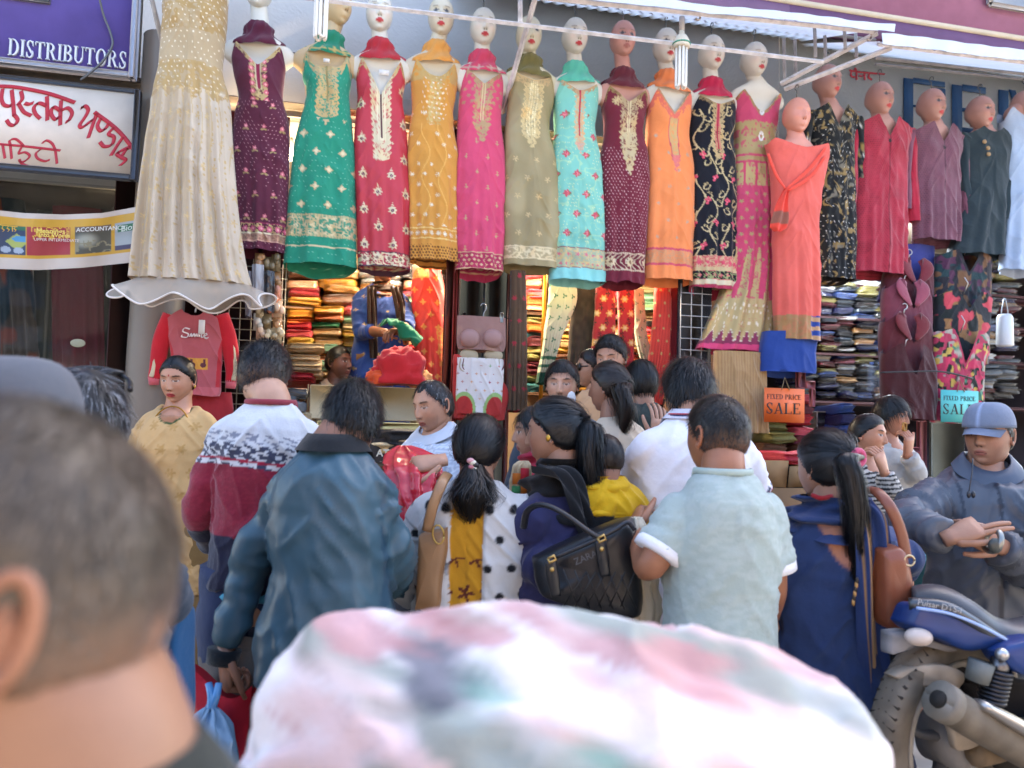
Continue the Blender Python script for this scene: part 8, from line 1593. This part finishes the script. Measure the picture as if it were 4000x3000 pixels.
m = MB(); ps = [ring(Rw - .075, -.026), ring(Rw - .068, -.034), ring(Rw - .088, -.032), ring(Rw - .095, 0), ring(Rw - .088, .032), ring(Rw - .068, .034)]; m.grid(np.array(ps), S('8a857c'), cu=True); m.obj('rim', 'dusty', whl)
for k in range(5):
    t = 2 * pi * k / 5 + .35; MB().tube([hub + .04 * (c(t) * AX + s(t) * UP), hub + .12 * (c(t + .06) * AX + s(t + .06) * UP), hub + (Rw - .09) * (c(t) * AX + s(t) * UP)], [.028, .018, .022], S('4a4a4c'), n=8, samples=8, flat=.6).obj('spoke', 'dusty', whl)
MB().tube([hub - SD * .07, hub - SD * .055, hub + SD * .05], [.045, .075, .075], S('7c7a78'), n=28).obj('hub_drum', 'dusty', whl)
MB().tube([hub - SD * .10 - AX * .05, hub - SD * .10 + AX * .30, hub - SD * .09 + AX * .62 + UP * .04], [.03, .032, .035], S('7d6c56'), n=10, samples=12).obj('swing_arm', 'dusty', mc)
# saree guard
def plate(name, pts, th, mt, col, d=0.0, rnd=True):
    F0 = np.array([Q(x, y, d) for x, y in pts]); F0 = spl(np.vstack([F0, F0[:1]]), 6 * len(pts) + 1)[:-1] if rnd else F0; cc = F0.mean(0)
    rows = [cc + (F0 - cc) * .6 - SD * th * .2, cc + (F0 - cc) * .97 - SD * th * .1, F0, F0 + SD * th, cc + (F0 - cc) * .9 + SD * th * 1.1]; V = np.array(rows); return MB().grid(V, dust(V.reshape(-1, 3), col), cu=True, caps=True).obj(name, mt, mc)
plate('mudguard', [(3492, 2642), (3540, 2615), (3620, 2598), (3700, 2600), (3762, 2628), (3765, 2660), (3745, 2690), (3755, 2730), (3700, 2705), (3660, 2680), (3560, 2680)], .03, 'dusty', S('9a8f80'), -.10)
plate('guard_bracket', [(3630, 2690), (3690, 2700), (3712, 2780), (3760, 2830), (3820, 2870), (3826, 2910), (3740, 2930), (3715, 2850), (3668, 2780)], .015, 'dusty', S('968b7c'), -.12)
# exhaust
ex = [Q(3672, 2735, -.22), Q(3780, 2800, -.20), Q(3900, 2868, -.17), Q(4100, 2985, -.12)]
m = MB(); m.tube(ex, [.043, .045, .046, .045], S('8f8574'), n=28, samples=24, caps=False); m.C[0] = dust(m.V[0], S('6e665a'), 6); sil = m.obj('silencer', 'dusty', mc)
ed = nrm(ex[1] - ex[0]); MB().tube([ex[0] + ed * .03, ex[0] - ed * .004, ex[0] - ed * .004 + ed * .001], [.047, .047, .042], S('7c766c'), n=28).obj('end_cap', 'dusty', sil); MB().tube([ex[0] - ed * .012, ex[0] + ed * .0], [.020, .022], S('2a2826'), n=20).obj('outlet', 'dusty', sil)
MB().tube([p + UP * .040 - SD * .03 for p in ex[1:]], [.024, .036, .036], S('b4b0aa'), n=16, samples=14, flat=.5).obj('heat_shield', 'metal', sil)
# shock absorber
tp, bt = Q(3912, 2570, -.14), Q(3870, 2745, -.14); n_ = 200; T_ = nrm(bt - tp); A_, B_, _ = frame(T_); tt = np.linspace(0, 1, n_)
MB().tube([tp + (bt - tp) * (.22 + .74 * t) + .028 * (c(t * 8 * 2 * pi) * A_ + s(t * 8 * 2 * pi) * B_) for t in tt], .0062, S('3c3c40'), n=6).obj('spring', 'metal', mc)
MB().tube([tp, tp + (bt - tp) * .22, bt], [.022, .022, .014], S('6a6a6c'), n=14).obj('damper', 'metal', mc); MB().tube([Q(3835, 2585, -.15), Q(3815, 2660, -.15)], [.030, .027], S('6c706e'), n=18).obj('gas_canister', 'dusty', mc); MB().ell(Q(3914, 2556, -.165), (.016, .016, .016), S('b4b4b4'), n=12, m=8).obj('bolt', 'metal', mc)
# tail panel, seat, lamp
plate('tail_panel', [(3560, 2440), (3600, 2372), (3700, 2385), (3800, 2425), (3900, 2480), (3945, 2502), (3860, 2528), (3770, 2540), (3680, 2500), (3600, 2475)], .06, 'plastic', S('152f66'), -.13)
plate('side_panel', [(3902, 2545), (3960, 2515), (4100, 2500), (4120, 2600), (4020, 2640), (3940, 2600)], .05, 'plastic', S('17346e'), -.16)
MB().tube([Q(3580, 2375, -.145), Q(3700, 2395, -.16), Q(3820, 2440, -.16), Q(3930, 2498, -.15)], .004, S('8fa8d8'), n=6, samples=20).obj('stripe', 'paint', mc)
MB().tube([Q(3560, 2345, .02), Q(3660, 2352, .0), Q(3760, 2400, -.02), Q(3860, 2470, -.02), Q(3980, 2520, -.02), Q(4150, 2520, .0)], [.05, .062, .060, .062, .085, .11], S('34353a'), n=22, samples=30, flat=.75).obj('seat', 'leather', mc)
MB().tube([Q(3550, 2360, -.10), Q(3680, 2370, -.13), Q(3780, 2420, -.13), Q(3900, 2500, -.12), Q(4000, 2540, -.10)], .017, S('55585c'), n=10, samples=24).obj('grab_rail', 'metal', mc)
m = MB(); A_ = nrm(Q(3690, 2372, -.16) - Q(3590, 2352, -.16)); text(m, 'Pulsar DTS-i', Q(3582, 2362, -.165), A_, nrm(np.cross(np.cross(A_, UP), A_)), .022, S('9a9c9e'), bold=.0); m.obj('lettering', 'paint', mc)
plate('tail_bracket', [(3480, 2470), (3560, 2466), (3640, 2500), (3735, 2536), (3700, 2545), (3600, 2522), (3510, 2530), (3482, 2555)], .03, 'dusty', S('7c7c80'), -.09)
ob = MB().ell(Q(3588, 2488, -.14), (.034, .026, .022), S('b8aca4'), n=18, m=12).obj('indicator', 'lampglass', mc); MB().ell(Q(3588, 2488, -.13), (.016, .012, .012), S('a86a48'), n=10, m=8).obj('indicator_bulb', 'plastic', ob) if False else None
plate('frame_shade', [(3490, 2540), (3700, 2545), (3850, 2560), (3950, 2640), (4100, 2700), (4100, 2960), (3900, 2900), (3700, 2620), (3500, 2600)], .05, 'dusty', S('17171a'), .06)  # near-black plate standing in for the shade inside the bike frame
MB().tube([Q(3900, 2930, -.05), Q(4050, 2940, -.03), Q(4300, 2960, 0)], [.05, .09, .12], S('45433f'), n=14, samples=10).obj('engine', 'dusty', mc)
fw = Q(3690, 2870) + AX * 1.32; ps = []
for (r, o) in ((-.045, -.030), (.012, -.045), (.036, 0), (.012, .045), (-.045, .030)): ps.append(np.array([fw + (Rw + r - .03) * (c(t) * AX + s(t) * UP) + o * SD for t in np.linspace(0, 2 * pi, 40, endpoint=False)]))
MB().grid(np.array(ps), S('3a3835'), cu=True).obj('front_tyre', 'dusty', mc); MB().tube([fw, fw + UP * .5 - AX * .22, fw + UP * .72 - AX * .3], .035, S('5a5a5e'), n=10).obj('fork', 'metal', mc)
MB().tube([hub + AX * .62 + UP * .50, hub + AX * .80 + UP * .56, hub + AX * 1.02 + UP * .52], [.10, .14, .09], S('17346e'), n=18, samples=14).obj('fuel_tank', 'plastic', mc); MB().tube([fw + UP * .74 - AX * .3 - SD * .33, fw + UP * .76 - AX * .3, fw + UP * .74 - AX * .3 + SD * .33], .014, S('2a2a2c'), n=8).obj('handlebar', 'metal', mc)
